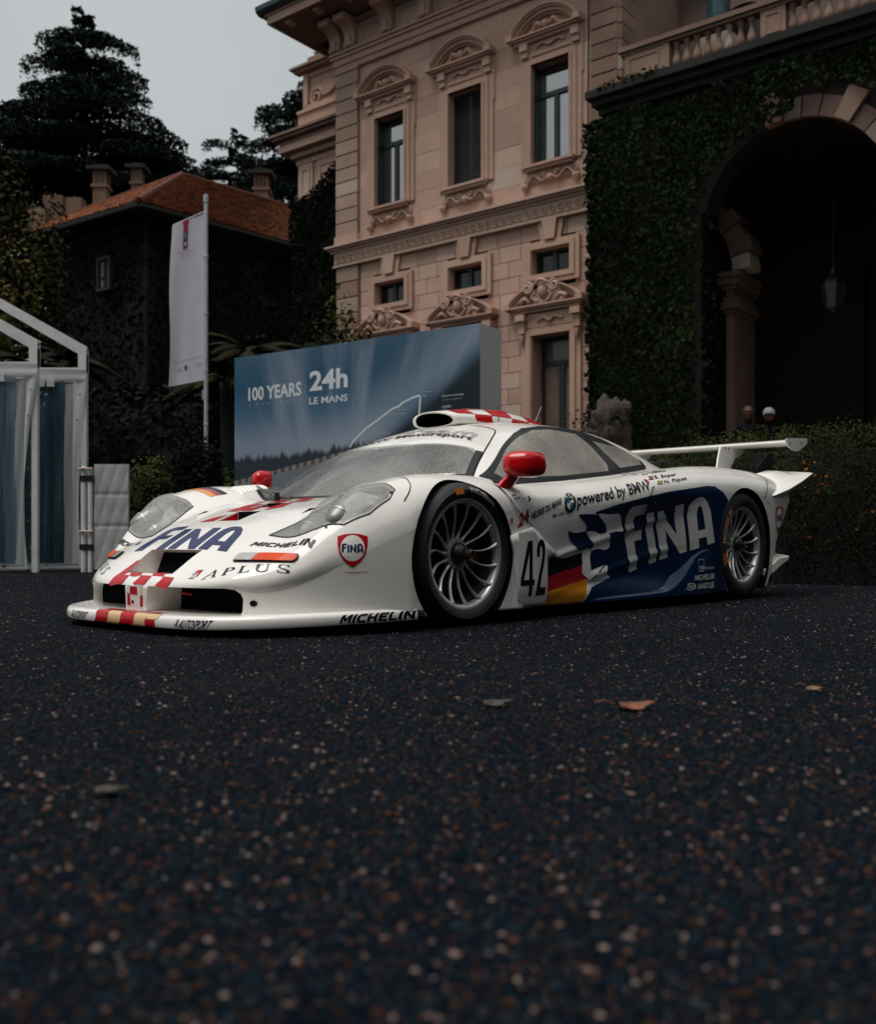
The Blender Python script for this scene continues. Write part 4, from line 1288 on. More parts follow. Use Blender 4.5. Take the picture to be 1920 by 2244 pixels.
for (x, z, Rt, hw, yo, zs) in ((0, .313, .313, .135, .905 - .123, 1), (-2.718, .345, .345, .165, .898 - .153, -1)):
    w = make_wheel(Rt, hw, peg=.036 if x == 0 else .020)
    w.location = (x, yo, z)
    rm = .246
    yf = lambda r, hw=hw, Rt=Rt: hw + .0085 - max(0, (r - (Rt * .5 + rm * .5))) / (Rt - .022 - (Rt * .5 + rm * .5)) * .008
    if x == 0:
        arc_text(w, 'MICHELIN', .268, .024, R(88), R(52), yf, M_TYREWHITE, dict(bold=.04))
        a = [R(108), R(97)]
        oq = MB(); oq.add([(-.266 * math.cos(a[0]), hw + .0085, .266 * math.sin(a[0])), (-.296 * math.cos(a[0] + .02), hw + .004, .296 * math.sin(a[0] + .02)), (-.292 * math.cos(a[1]), hw + .0045, .292 * math.sin(a[1])), (-.262 * math.cos(a[1]), hw + .0085, .262 * math.sin(a[1]))], [(0, 1, 2, 3)])
        oq.build('tyre_mark', M_TYREORANGE, w)
    else:
        arc_text(w, 'MICHELIN', .275, .034, R(178), R(132), yf, M_TYREYELLOW, dict(bold=.04))
        a = [R(203), R(190)]
        oq = MB(); oq.add([(-.270 * math.cos(a[0]), hw + .0085, .270 * math.sin(a[0])), (-.315 * math.cos(a[0] + .02), hw + .003, .315 * math.sin(a[0] + .02)), (-.312 * math.cos(a[1]), hw + .003, .312 * math.sin(a[1])), (-.268 * math.cos(a[1]), hw + .0085, .268 * math.sin(a[1]))], [(0, 1, 2, 3)])
        oq.build('tyre_mark', M_TYREORANGE, w)
    # the wheel on the other side
    c = copy_tree(w, car)
    c.location = (x, -yo, z); c.rotation_euler = (0, 0, math.pi)

# ------------------------------------------------------------------ mirrors, scoop, wing, tail fins, small fittings
def superell(n, a, b, e=2.6):
    out = []
    for k in range(n):
        t = 2 * math.pi * k / n; c_, s_ = math.cos(t), math.sin(t)
        out.append((a * math.copysign(abs(c_) ** (2 / e), c_), b * math.copysign(abs(s_) ** (2 / e), s_)))
    return out
for sy in (1, -1):
    m = bpy.data.objects.new('door_mirror', None); link(m, car)
    vs = []; fs = []; n = 28
    secs = [(.062, .25), (.058, .55), (.046, .82), (.022, .97), (-.01, 1.0), (-.045, 1.0), (-.058, .96), (-.060, .90)]
    for xo, s_ in secs:
        for u, v in superell(n, .072 * s_, .060 * (s_ if s_ > .9 else .93 * s_ + .0), 3.0):
            vs.append((-.335 + xo - u * .42 * sy * sy, .958 * sy + u * sy, .720 + v))
    k = len(secs)
    for i in range(k - 1):
        for q in range(n): fs.append((i * n + q, i * n + (q + 1) % n, (i + 1) * n + (q + 1) % n, (i + 1) * n + q))
    fs += [tuple(range(n))[::-1], tuple(range((k - 1) * n, k * n))]
    mb = MB(); mb.add(vs, fs); mb.build('mirror_shell', M_MIRROR_RED, m, True, 50)
    g = MB(); g.add([(-.397 - u * .42, .958 * sy + u * sy, .720 + v) for u, v in superell(n, .062, .051, 3.0)], [tuple(range(n))]); g.build('mirror_glass', M_CHROME, m)
    st = MB()
    vs = []; fs = []
    for (x, y, z, a, b) in ((-.262, .872, .595, .060, .022), (-.292, .892, .640, .052, .021), (-.318, .915, .680, .044, .024), (-.330, .930, .712, .040, .03)):
        for u, v in superell(16, a, b, 2.4): vs.append((x - .02 + u, (y + v) * sy, z + v * .1 * 0))
    for i in range(3):
        for q in range(16): fs.append((i * 16 + q, i * 16 + (q + 1) % 16, (i + 1) * 16 + (q + 1) % 16, (i + 1) * 16 + q))
    st.add(vs, fs); st.build('mirror_stalk', M_MIRROR_RED, m, True)

# roof scoop: sections from the mouth back
sc_secs = []
def scoop():
    n = 28; vs = []; fs = []
    S_ = [(-.755, .158, 1.034, .041, 1), (-.770, .168, 1.035, .046, 1), (-.86, .178, 1.040, .058, 1.0), (-1.02, .186, 1.046, .074, 1), (-1.25, .185, 1.050, .086, 1), (-1.50, .165, 1.040, .080, 1), (-1.80, .125, 1.000, .075, 1), (-2.05, .07, .955, .06, 1)]
    for x, w, zc0, h, _ in S_:
        for k in range(n):
            t = 2 * math.pi * k / n
            u, v = w * math.copysign(abs(math.cos(t)) ** .85, math.cos(t)), h * math.sin(t)
            vs.append((x + (.02 * v / h if x > -.8 else 0) - .03 * (u / w) ** 2 * (1 if x > -1 else 0), u * (1 + .10 * (v < 0) * -v / h), zc0 + v))
    k = len(S_)
    for i in range(k - 1):
        for q in range(n): fs.append((i * n + q, i * n + (q + 1) % n, (i + 1) * n + (q + 1) % n, (i + 1) * n + q))
    return vs, fs, n, S_
vs, fs, n, S_ = scoop()
# inner lip and throat
inner = []
b = len(vs)
for (dx, f) in ((.0, .86), (-.30, .80)):
    for q in range(n):
        v = vs[q]; inner.append((v[0] + dx - .002, v[1] * f, 1.034 + (v[2] - 1.034) * f))
vs2 = vs + inner
fs2 = list(fs)
mi = [0] * len(fs)
for q in range(n):
    fs2.append((q, b + q, b + (q + 1) % n, (q + 1) % n)); mi.append(0)
    fs2.append((b + q, b + n + q, b + n + (q + 1) % n, b + (q + 1) % n)); mi.append(1)
fs2.append(tuple(range(b + n, b + 2 * n))); mi.append(1)
sc = mesh_obj('roof_scoop', vs2, fs2, None, car, True, [M_WHITE, M_DARK], mi)
sc.data.set_sharp_from_angle(angle=R(50))
# chequers: bands of the scoop skin lifted a hair
ax = [-.82, -.94, -1.08, -1.26, -1.44, -1.64, -1.86]
_b = bmesh.new(); _b.from_mesh(sc.data); SC_BVH = BVHTree.FromBMesh(_b); _b.free()
for i in range(len(ax) - 1):
    for j, (ta, tb) in enumerate(((.0, .5), (.5, 1.05), (1.05, 1.57), (1.57, 2.09), (2.09, 2.64), (2.64, 3.14))):
        if (i + j) % 2 == 0: continue
        V = []; F = []; N_ = 7
        for u in range(N_):
            for v in range(N_):
                x = ax[i] + (ax[i + 1] - ax[i]) * u / (N_ - 1) + .012 * math.sin(math.pi * v / (N_ - 1)); t = ta + (tb - ta) * v / (N_ - 1)
                o = Vector((x, 0, 1.03)); d = Vector((0, math.cos(t) * 2.2, math.sin(t))).normalized()
                hit = SC_BVH.ray_cast(o + d * 1.0, -d)
                loc = hit[0] if hit[0] is not None else o
                nn = hit[1] if hit[0] is not None else d
                V.append(loc + nn * (.0025 if nn.dot(d) > 0 else -.0025))
        for u in range(N_ - 1):
            for v in range(N_ - 1): F.append((u * N_ + v, u * N_ + v + 1, (u + 1) * N_ + v + 1, (u + 1) * N_ + v))
        mesh_obj('chequer', V, F, M_RED, sc, True)
an = MB(); an.tube((-1.62, .05, 1.04), (-1.72, .05, 1.20), .006, .003, 6); an.build('antenna', M_CARBON, car)
an = MB(); an.tube((-1.02, .27, 1.03), (-1.02, .27, 1.065), .004, .002, 6); an.build('roof_stud', M_CARBON, car)

# rear wing
wg = bpy.data.objects.new('rear_wing', None); link(wg, car)
foil = [(-3.600, 1.068), (-3.605, 1.080), (-3.63, 1.088), (-3.70, 1.094), (-3.80, 1.100), (-3.90, 1.110), (-3.955, 1.122), (-3.957, 1.116), (-3.90, 1.092), (-3.80, 1.066), (-3.70, 1.046), (-3.64, 1.046), (-3.61, 1.055)]
w = MB(); w.prism([(x, z) for x, z in foil], 'y', -.80, .80); o = w.build('wing_blade', M_WHITE, wg, True, 35)
for sy in (1, -1):
    e = MB(); ep = [(-3.585, 1.085), (-3.60, 1.062), (-3.64, 1.038), (-3.70, 1.020), (-3.76, 1.014), (-3.83, 1.026), (-3.97, 1.085), (-3.965, 1.125), (-3.80, 1.112), (-3.62, 1.098)]
    e.prism(ep, 'y', sy * .80, sy * .808); e.build('end_plate', M_WHITE, wg, True, 30)
    for (x, z) in ((-3.66, 1.066), (-3.86, 1.078)):
        b_ = MB(); b_.tube((x, sy * .806, z), (x, sy * .812, z), .006, n=8); b_.build('bolt', M_GAP, wg)
    st = MB(); sp_ = [(-3.34, .82), (-3.375, .96), (-3.415, 1.05), (-3.60, 1.064), (-3.80, 1.052), (-3.76, 1.02), (-3.64, .975), (-3.58, .92), (-3.55, .82)]
    sp_ = [(x - .0, z) for x, z in sp_]
    st.prism(sp_, 'y', sy * .39, sy * .402); o = st.build('wing_strut', M_WHITE, wg, True, 30)
    for x in (-3.48, -3.54):
        b_ = MB(); b_.tube((x, sy * .40, 1.042), (x, sy * .406, 1.042), .007, n=8); b_.build('bolt', M_GAP, wg)
# tail corner fins and the lower foot
for sy in (1, -1):
    f_ = MB()
    st_ = [(-3.04, .885, .655, .004), (-3.12, .925, .662, .012), (-3.30, .945, .700, .02), (-3.50, .950, .762, .02), (-3.66, .948, .822, .014), (-3.70, .946, .842, .006)]
    vs = []
    for x, y, z, h in st_:
        inner_z = z + .02 + .10 * sstep(-3.0, -3.3, x) * (1 - sstep(-3.4, -3.7, x)) 
        for (yy, zz) in ((y, z), (y + .010, z + h), (y - .01, z + h * 1.9), (y - .16, max(z + h, inner_z) + .005), (y - .24, max(z, inner_z) + .012), (y - .24, z + .004), (y - .12, z)):
            vs.append((x, sy * yy, zz))
    m_ = 7; fs = []
    for i in range(len(st_) - 1):
        for q in range(m_): fs.append((i * m_ + q, i * m_ + (q + 1) % m_, (i + 1) * m_ + (q + 1) % m_, (i + 1) * m_ + q))
    fs += [tuple(range(m_))[::-1], tuple(range((len(st_) - 1) * m_, len(st_) * m_))]
    f_.add(vs, fs); f_.build('tail_fin', M_WHITE, car, True, 40)
    g = MB()
    vs = []
    for (x, z0, z1, y) in ((-3.02, .145, .18, .905), (-3.13, .160, .215, .915), (-3.22, .200, .252, .920), (-3.36, .245, .262, .922), (-3.375, .262, .270, .92)):
        vs += [(x, sy * y, z0), (x, sy * y, z1), (x, sy * (y - .13), z1 + .02), (x, sy * (y - .13), z0)]
    fs = []
    for i in range(4):
        for q in range(4): fs.append((i * 4 + q, i * 4 + (q + 1) % 4, (i + 1) * 4 + (q + 1) % 4, (i + 1) * 4 + q))
    fs += [(3, 2, 1, 0), (16, 17, 18, 19)]
    g.add(vs, fs); g.build('tail_foot', M_WHITE, car, True, 40)
# sill ledge: the blue platform along the flank that sweeps up ahead of the rear wheel
LED_O = PC([-.93, -1.2, -1.5, -1.7, -1.85, -1.97, -2.05, -2.2, -2.3], [.070, .078, .083, .090, .140, .225, .285, .32, .32])
LED_I = PC([-.93, -1.2, -1.5, -1.7, -1.85, -2.05, -2.2, -2.3], [.085, .098, .118, .200, .262, .325, .345, .345])
def ledge():
    xs = np.linspace(-.93, -2.30, 56); vs = []; fs = []
    for x in xs:
        f = float(sstep(-.93, -1.15, x))
        yo = .895 + .035 * f; inn = .80
        zo, zi, bot = float(LED_O(x)), float(LED_I(x)), .056
        zo = max(zo, bot + .012)
        vs += [(x, inn, zi + .01)]
        for u in (.25, .5, .75, .9):
            vs.append((x, inn + (yo - .012 - inn) * u, zi + (zo + .006 - zi) * u ** 1.1 + .01 * (1 - u)))
        vs += [(x, yo - .010, zo + .005), (x, yo - .003, zo + .001), (x, yo, zo - .006), (x, yo, bot + .006), (x, yo - .006, bot), (x, inn, bot)]
    m_ = 11
    for i in range(len(xs) - 1):
        for q in range(m_ - 1): fs.append((i * m_ + q, i * m_ + q + 1, (i + 1) * m_ + q + 1, (i + 1) * m_ + q))
    fs += [tuple(range(m_))[::-1], tuple(range((len(xs) - 1) * m_, len(xs) * m_))]
    return vs, fs
lv, lf = ledge()
mb = MB(); mb.add(lv, lf); led = mb.build('sill_ledge', M_BLUE, car, True, 40)
# louvres behind the lamps
for sy in (1, -1):
    for k in range(8):
        x = .09 - k * .031; y = .60 + .012 * k
        z = float(Ztop(np.array(x), np.array(y)))
        vs = []; fs = []
        for (dx, s_, hz) in ((.016, .7, -.004), (.008, .95, .010), (-.004, 1, .016), (-.012, .9, .012), (-.015, .8, -.004)):
            for t in np.linspace(0, math.pi, 9):
                vs.append((x + dx, sy * (y - math.cos(t) * .055 * s_), float(Ztop(np.array(x + dx), np.array(y - math.cos(t) * .055 * s_))) + hz * math.sin(t) ** .7))
        for i in range(4):
            for q in range(8): fs.append((i * 9 + q, i * 9 + q + 1, (i + 1) * 9 + q + 1, (i + 1) * 9 + q))
        lo = MB(); lo.add(vs, fs); lo.build('louvre', M_WHITE, car, True, 60)
# wiper
wp = MB()
zz = lambda x, y: float(Ztop(np.array(x), np.array(y)))
wp.path([(.15, -.20, zz(.15, -.20) + .02), (.10, -.30, zz(.1, -.3) + .035), (-.03, -.50, zz(-.03, -.5) + .03)], [.012, .008, .005], 6)
wp.path([(.14, -.10, zz(.14, -.1) + .012), (.06, -.34, zz(.06, -.34) + .018), (-.05, -.62, zz(-.05, -.62) + .018)], .006, 5)
wp.tube((.16, -.19, zz(.16, -.19)), (.16, -.19, zz(.16, -.19) + .04), .018, .014, 10)
wp.build('wiper', M_CARBON, car, False)
sp = MB(); sp.tube((-.12, .60, zz(-.12, .60)), (-.135, .60, zz(-.12, .60) + .05), .009, .002, 8); sp.build('fire_pull_marker', M_MIRROR_RED, car)
# dark floor between the wheels so that no light shows through under the car
fl = MB(); fl.box(-3.0, .42, -.70, .70, .052, .066); fl.build('underfloor', M_DARK, car)
# ------------------------------------------------------------------ materials of the place
def mat_stone(name, col, var=.22, rough=.85, grime=.5, bscale=18, bstr=.35, vein=(.62, .56, .46)):
    m, nt, b = new_mat(name)
    rnd = rand_out(nt)
    r = ramp(nt, rnd, [(0.0, tuple(c * (1 - var) for c in col)), (.45, col), (.8, tuple(min(1, c * (1 + var * .7)) for c in col)), (1.0, tuple(c * .5 + v * .5 for c, v in zip(col, vein)))])
    n1 = noise(nt, 1.3, 6, .65)
    w = ramp(nt, n1.outputs['Fac'], [(.3, (.72, .70, .68)), (.65, (1.06, 1.03, 1.0))])
    c = mixc(nt, grime, r.outputs[0], w.outputs[0], 'MULTIPLY')
    n2 = noise(nt, 30, 5, .7)
    w2 = ramp(nt, n2.outputs['Fac'], [(.25, (.80, .79, .78)), (.6, (1, 1, 1))])
    c = mixc(nt, .6, c, w2.outputs[0], 'MULTIPLY')
    nt.links.new(c, b.inputs['Base Color'])
    b.inputs['Roughness'].default_value = rough
    b.inputs['Specular IOR Level'].default_value = .25
    n3 = noise(nt, bscale, 6, .7)
    bump(nt, n3.outputs['Fac'], bstr, .012, b)
    return m
M_STONE = mat_stone('pink_ashlar', (.55, .36, .285), .16)
M_TRIM = mat_stone('carved_pink_stone', (.52, .338, .265), .07)
M_QUOIN = mat_stone('grey_pink_quoin', (.41, .285, .225), .15)
M_WEATHER = mat_stone('weathered_stone', (.26, .170, .132), .15, grime=.9, bstr=.6)
M_MORTAR = mat_flat('mortar', (.24, .165, .13), .95, var=.2)
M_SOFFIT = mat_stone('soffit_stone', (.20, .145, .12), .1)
M_PILLAR = mat_stone('shade_toned_stone', (.15, .10, .082), .12)  # stone toned down, the shade under the porch put into its colour
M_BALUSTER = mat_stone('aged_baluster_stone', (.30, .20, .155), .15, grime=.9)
M_SHADEWALL = mat_stone('shade_dark_plaster', (.020, .016, .015), .1)  # near-black base colour carries the deep shade of the porch
M_GUTTER = mat_flat('green_copper_gutter', (.020, .040, .048), .4, coat=.2)
M_JOINERY = mat_flat('dark_green_joinery', (.010, .018, .022), .5)
M_SHUTTER = mat_flat('black_green_shutter', (.006, .009, .012), .5)
M_DOORWOOD = mat_flat('brown_door_panel', (.16, .10, .075), .5, var=.2)
M_INSIDE = mat_flat('dark_interior', (.012, .011, .010), .9)
def mat_pane(name, col, rough=.03):
    m, nt, b = new_mat(name)
    n = noise(nt, 1.1, 2)
    bump(nt, n.outputs['Fac'], .02, .05, b)
    b.inputs['Base Color'].default_value = (*col, 1)
    b.inputs['Roughness'].default_value = rough
    b.inputs['Specular IOR Level'].default_value = 1.0
    b.inputs['IOR'].default_value = 2.7
    b.inputs['Coat Weight'].default_value = .6
    return m
M_PANE = mat_pane('window_glass', (.02, .022, .028))
M_PANEDARK = mat_pane('dark_window_glass', (.006, .008, .010), .12)
M_PANEDARK.node_tree.nodes['Principled BSDF'].inputs['IOR'].default_value = 1.35
M_PANEDARK.node_tree.nodes['Principled BSDF'].inputs['Coat Weight'].default_value = 0

# ------------------------------------------------------------------ the villa; local x runs along the front, y into the building
VR = math.atan2(-.614, .789)
VLOC = (-2.6114, 26.0246, 0)
villa = thing('villa', 'tall pink stone villa with arched window pediments and a deep cornice', 'villa', VLOC, VR)
WIN = [(1.36, 2.31), (3.68, 4.65), (6.0, 6.97)]
rng = random.Random(5)
core = MB()
def pieces(rects, s0, s1, z0, z1):
    """intervals of s in [s0,s1] free of openings that reach into the course z0..z1"""
    cuts = sorted([(a, b) for a, b, c, d in rects if c < z1 - .02 and d > z0 + .02])
    out = []; cur = s0
    for a, b in cuts:
        if a > cur + .01: out.append((cur, a))
        cur = max(cur, b)
    if s1 > cur + .01: out.append((cur, s1))
    return out
def courses(name, rects, s0, s1, z0, z1, hgt, blk, mat, y0, depth, gap, bev, parent, jit=.0):
    nz = max(1, round((z1 - z0) / hgt)); h = (z1 - z0) / nz
    for k in range(nz):
        za, zb = z0 + k * h, z0 + (k + 1) * h
        for a, b in pieces(rects, s0, s1, za, zb):
            core.box(a + .002, b - .002, y0 + gap * 1.2 + .02, y0 + depth, za, zb)
            n = max(1, round((b - a) / blk))
            cut = [a]
            w = (b - a) / n
            off = (w * .5 if k % 2 else 0) if n > 1 else 0
            x = a + (off if off else w)
            while x < b - w * .3:
                cut.append(x + rng.uniform(-jit, jit)); x += w
            cut.append(b)
            for p, q in zip(cut[:-1], cut[1:]):
                m = MB(); yy = y0 + rng.uniform(-.004, .004)
                m.bbox(p + gap / 2, q - gap / 2, yy, y0 + depth * .6, za + gap / 2, zb - gap / 2, bev)
                m.build(name, mat, parent, fix=False)
up = [(a - .12, b + .12, 8.55, 11.1) for a, b in WIN]
courses('stone', up, .78, 7.49, 7.95, 12.48, .453, .95, M_STONE, 0, .30, .004, .002, villa, .12)
lo = [(a - .10, b + .10, 6.1, 6.95) for a, b in WIN] + [(1.36 - .1, 2.31 + .1, 1.3, 4.95), (3.68 - .1, 4.65 + .1, 1.3, 4.95), (6.0 - .1, 6.98 + .1, 1.3, 4.95)]
courses('stone', lo, .78, 7.49, 1.3, 7.43, .36, .62, M_STONE, .02, .30, .012, .006, villa, .05)
# corner piers with banded stones
courses('quoin', [], 0, .78, 8.2, 12.40, .355, 1.2, M_QUOIN, -.09, .40, .022, .012, villa)
courses('quoin', [], 0, .78, 1.3, 7.43, .42, 1.2, M_WEATHER, -.07, .40, .022, .016, villa)
courses('quoin', [], 7.49, 8.15, 7.95, 13.2, .325, 1.2, M_WEATHER, -.10, .40, .024, .012, villa)
courses('quoin', [], 7.49, 8.15, 1.3, 7.43, .42, 1.2, M_WEATHER, -.08, .40, .022, .016, villa)
core.box(0, .78, -.085, .3, 7.95, 8.2)
core.box(-.03, 8.15, .02, .6, 0, 1.3)
core.box(.02, 8.12, .30, .34, 0, 8.6) if False else None
core.build('wall', M_MORTAR, villa)
b_ = MB(); b_.prism([(0, 8.0), (.80, 8.0), (.80, 8.10), (.78, 8.22), (0, 8.22)], 'y', -.13, 0); b_.build('pier_base', M_TRIM, villa)
b_ = MB(); b_.box(-.02, .80, -.115, .0, 12.40, 12.47); b_.build('pier_cap', M_TRIM, villa)
# side walls, rear and the dark room behind the windows
sd = MB(); sd.box(0.01, .30, .35, 8, 0, 14.0); sd.box(7.8, 8.14, .35, 8, 0, 14.0)
sd.build('side_wall', M_WEATHER, villa)
rm = MB(); rm.box(.3, 7.8, .95, 1.0, 0, 13.9); rm.box(.3, 7.8, .3, 1.0, 12.9, 13.0); rm.build('room_back', M_INSIDE, villa)

def arc_pts(c, z, r, a0, a1, n): return [(c + r * math.cos(a0 + (a1 - a0) * k / n), z + r * math.sin(a0 + (a1 - a0) * k / n)) for k in range(n + 1)]
def arch_band(mb, c, z, r0, r1, a0, a1, y0, y1, n=14):
    o = arc_pts(c, z, r1, a0, a1, n); i = arc_pts(c, z, r0, a0, a1, n)
    for k in range(n):
        mb.prism([i[k], i[k + 1], o[k + 1], o[k]], 'y', y0, y1)
def spiral(c, z, r, turns, a0, sgn, y, n=22):
    return [(c + sgn * r * (1 - .82 * k / n) * math.cos(a0 + 2 * math.pi * turns * k / n), y, z + r * (1 - .82 * k / n) * math.sin(a0 + 2 * math.pi * turns * k / n)) for k in range(n + 1)]

def pediment(parent, s0, s1, zb, zt, broken):
    c = (s0 + s1) / 2; hw = (s1 - s0) / 2; h = zt - zb
    r = (hw * hw + h * h) / (2 * h); cz = zt - r
    a = math.asin((zb - cz) / r)
    m = MB()
    spans = [(a, math.pi - a)] if not broken else [(a, math.pi / 2 - .33), (math.pi / 2 + .33, math.pi - a)]
    for p, q in spans:
        arch_band(m, c, cz, r - .04, r, p, q, -.26, 0)
        arch_band(m, c, cz, r - .08, r - .04, p, q, -.22, 0)
        arch_band(m, c, cz, r - .15, r - .08, p, q, -.16, 0)
        arch_band(m, c, cz, r - .19, r - .15, p, q, -.09, 0)
    m.box(s0 + .02, s1 - .02, -.26, 0, zb - .04, zb)
    m.box(s0 + .05, s1 - .05, -.21, 0, zb - .08, zb - .04)
    m.box(s0 + .12, s1 - .12, -.14, 0, zb - .14, zb - .08)
    for e in (s0, s1):
        d = .16 if e == s0 else -.16
        m.box(min(e, e + d), max(e, e + d), -.285, 0, zb - .045, zb + .09)
    ped = m.build('pediment', M_TRIM, parent)
    o = MB()
    if broken:
        for sg in (-1, 1):
            o.path(spiral(c + sg * .33, zt - .13, .13, 1.6, math.pi / 2, sg, -.30), .035, 6)
            o.path(cr([(c + sg * .33, -.2, zb + .05), (c + sg * .45, -.24, zb + .14), (c + sg * .60, -.2, zb + .08)], 4), .05, 6)
            o.path(cr([(c + sg * .12, -.22, zb + .03), (c + sg * .25, -.26, zb + .15), (c + sg * .18, -.24, zb + .25)], 4), .045, 6)
        o.lathe([(0, .19), (.09, .16), (.13, .05), (.12, -.08), (.06, -.17), (0, -.19)], 10, (c, -.20, zt - .20), 'z')
        o.path(cr([(c - .16, -.28, zt - .05), (c, -.33, zt + .03), (c + .16, -.28, zt - .05)], 4), .04, 6)
    else:
        o.lathe([(0, .10), (.07, .07), (.10, 0), (.07, -.07), (0, -.10)], 10, (c, -.10, zb + .17), 'z')
        for sg in (-1, 1):
            o.path(cr([(c + sg * .10, -.09, zb + .15), (c + sg * .22, -.12, zb + .23), (c + sg * .32, -.09, zb + .12), (c + sg * .48, -.07, zb + .07)], 4), [.05] * 9 + [.04] * 3 + [.02], 6)
    o.build('pediment_carving', M_TRIM, ped, True)
    return ped

def sash(parent, a, b, z0, z1, y, transom, dark=False):
    w = MB()
    fw = .06
    w.box(a, b, y, y + .07, z1 - fw, z1); w.box(a, b, y, y + .07, z0, z0 + fw)
    w.box(a, a + fw, y, y + .07, z0 + fw, z1 - fw); w.box(b - fw, b, y, y + .07, z0 + fw, z1 - fw)
    if transom: w.box(a + fw, b - fw, y - .02, y + .07, transom - .05, transom + .05)
    c = (a + b) / 2
    w.box(c - .055, c + .055, y - .012, y + .07, z0 + fw, (transom - .05) if transom else z1 - fw)
    o = w.build('window_frame', M_JOINERY, parent)
    for p, q, u, v in ([(a + fw, c - .055, z0 + fw, (transom or z1 - fw) - .05), (c + .055, b - fw, z0 + fw, (transom or z1 - fw) - .05)] + ([(a + fw, b - fw, transom + .05, z1 - fw)] if transom else [])):
        g = MB(); g.box(p + .001, q - .001, y + .03, y + .042, u + .001, v - .001)
        g.build('pane', M_PANE if transom else M_PANEDARK, o)
    return o

for k, (a, b) in enumerate(WIN):
    z0, z1 = 8.73, 10.94
    w = MB()
    # architrave in two steps with ears, running back into the reveal
    for (d, pr) in ((.29, .05), (.17, .085), (.06, .11)):
        tk = .125 if d > .06 else .06
        w.box(a - d, a - d + tk, -pr, .0 if d > .06 else .42, z0 - .05, z1 + d * .55)
        w.box(b + d - tk, b + d, -pr, .0 if d > .06 else .42, z0 - .05, z1 + d * .55)
        w.box(a - d + tk, b + d - tk, -pr, .0 if d > .06 else .42, z1 + max(0, d * .55 - .11) if d > .06 else z1, z1 + d * .55)
    for sg, e in ((-1, a), (1, b)):
        w.box(min(e + sg * .29, e + sg * .325), max(e + sg * .29, e + sg * .325), -.04, 0, z1 - .45, z1 + .62)
    fr = w.build('window_surround', M_TRIM, villa)
    pn = MB()
    pn.box(a - .33, b + .33, -.05, 0, z1 + .17, z1 + .56)
    pn.box(a - .02, b + .02, -.075, -.05, z1 + .20, z1 + .24); pn.box(a - .02, b + .02, -.075, -.05, z1 + .48, z1 + .52)
    pn.path(cr([(a + .12, -.075, z1 + .36), (a + .30, -.09, z1 + .42), (a + .48, -.10, z1 + .35), (b - .30, -.09, z1 + .42), (b - .12, -.075, z1 + .36)], 5), .03, 6)
    for e in (a - .17, b + .17):
        pn.box(e - .10, e + .10, -.17, 0, z1 + .34, z1 + .52); pn.box(e - .085, e + .085, -.12, 0, z1 + .20, z1 + .34)
    pn.build('frieze_panel', M_TRIM, fr)
    pediment(villa, a - .56, b + .35, 11.58, 12.14, False)
    s_ = MB(); s_.box(a - .17, b + .15, -.20, 0, 8.64, 8.70); s_.box(a - .13, b + .11, -.15, .42, 8.58, 8.64)
    sl = s_.build('window_sill', M_TRIM, villa)
    ap = MB(); c = (a + b) / 2
    ap.box(a - .20, b + .20, -.035, 0, 8.30, 8.58)
    ap.path(cr([(a - .16, -.07, 8.24), (a - .05, -.08, 8.40), (a + .08, -.085, 8.47), (c - .20, -.09, 8.32), (c, -.11, 8.40), (c + .20, -.09, 8.32), (b - .08, -.085, 8.47), (b + .05, -.08, 8.40), (b + .16, -.07, 8.24)], 5), .024, 6)
    ap.lathe([(0, .09), (.07, .05), (.08, -.02), (.04, -.09), (0, -.10)], 9, (c, -.09, 8.36), 'z')
    for sg in (-1, 1):
        ap.path(spiral(c + sg * .16, 8.44, .07, 1.2, 0, sg, -.09, 12), .022, 5)
        ap.lathe([(0, .09), (.09, .06), (.09, 0), (.05, -.07), (0, -.09)], 9, (c + sg * ((b - a) / 2 + .17), -.07, 8.25), 'z')
    ap.build('sill_carving', M_TRIM, sl, True)
    if k == 1:
        sh = bpy.data.objects.new('shutter', None); link(sh, villa)
        pl = MB(); pl.box(a, b, .16, .20, z0, z1); pl.box((a + b) / 2 - .006, (a + b) / 2 + .006, .15, .16, z0, z1)
        pl.build('shutter_leaf', M_SHUTTER, sh)
        n = 34
        for q in range(n):
            for p0, p1 in ((a + .06, c - .05), (c + .05, b - .06)):
                l = MB(); zz_ = z0 + .06 + (z1 - z0 - .12) * q / n
                l.add([(p0, .158, zz_), (p1, .158, zz_), (p1, .135, zz_ + .008), (p0, .135, zz_ + .008), (p0, .158, zz_ + .045), (p1, .158, zz_ + .045)], [(0, 1, 2, 3), (3, 2, 5, 4), (0, 3, 4), (1, 5, 2)])
                l.build('slat', M_SHUTTER, sh)
    else:
        sash(villa, a, b, z0, z1, .20, z1 - .62)
        fs_ = MB(); fs_.box(a + .012, a + .05, .02, .19, z0 + .02, z1 - .02); fs_.box(b - .03, b - .012, .08, .19, z0 + .02, z1 - .02)
        fs_.build('folded_shutter', M_SHUTTER, villa)
    # mezzanine window with its keystone
    z0, z1 = 6.28, 6.82
    w = MB()
    for (d, pr) in ((.24, .07), (.13, .10), (.05, .06)):
        tk, th_, tb_ = (.12, .09, .11) if d > .05 else (.05, d * .75, d * .95)
        w.box(a - d, b + d, -pr, .0 if d > .05 else .3, z1 + d * .75 - th_, z1 + d * .75)
        w.box(a - d, b + d, -pr, .0 if d > .05 else .3, z0 - d * .95, z0 - d * .95 + tb_)
        w.box(a - d, a - d + tk, -pr, .0 if d > .05 else .3, z0 - d * .95 + tb_, z1 + d * .75 - th_)
        w.box(b + d - tk, b + d, -pr, .0 if d > .05 else .3, z0 - d * .95 + tb_, z1 + d * .75 - th_)
    w.build('window_surround', M_TRIM, villa)
    ks = MB(); c = (a + b) / 2
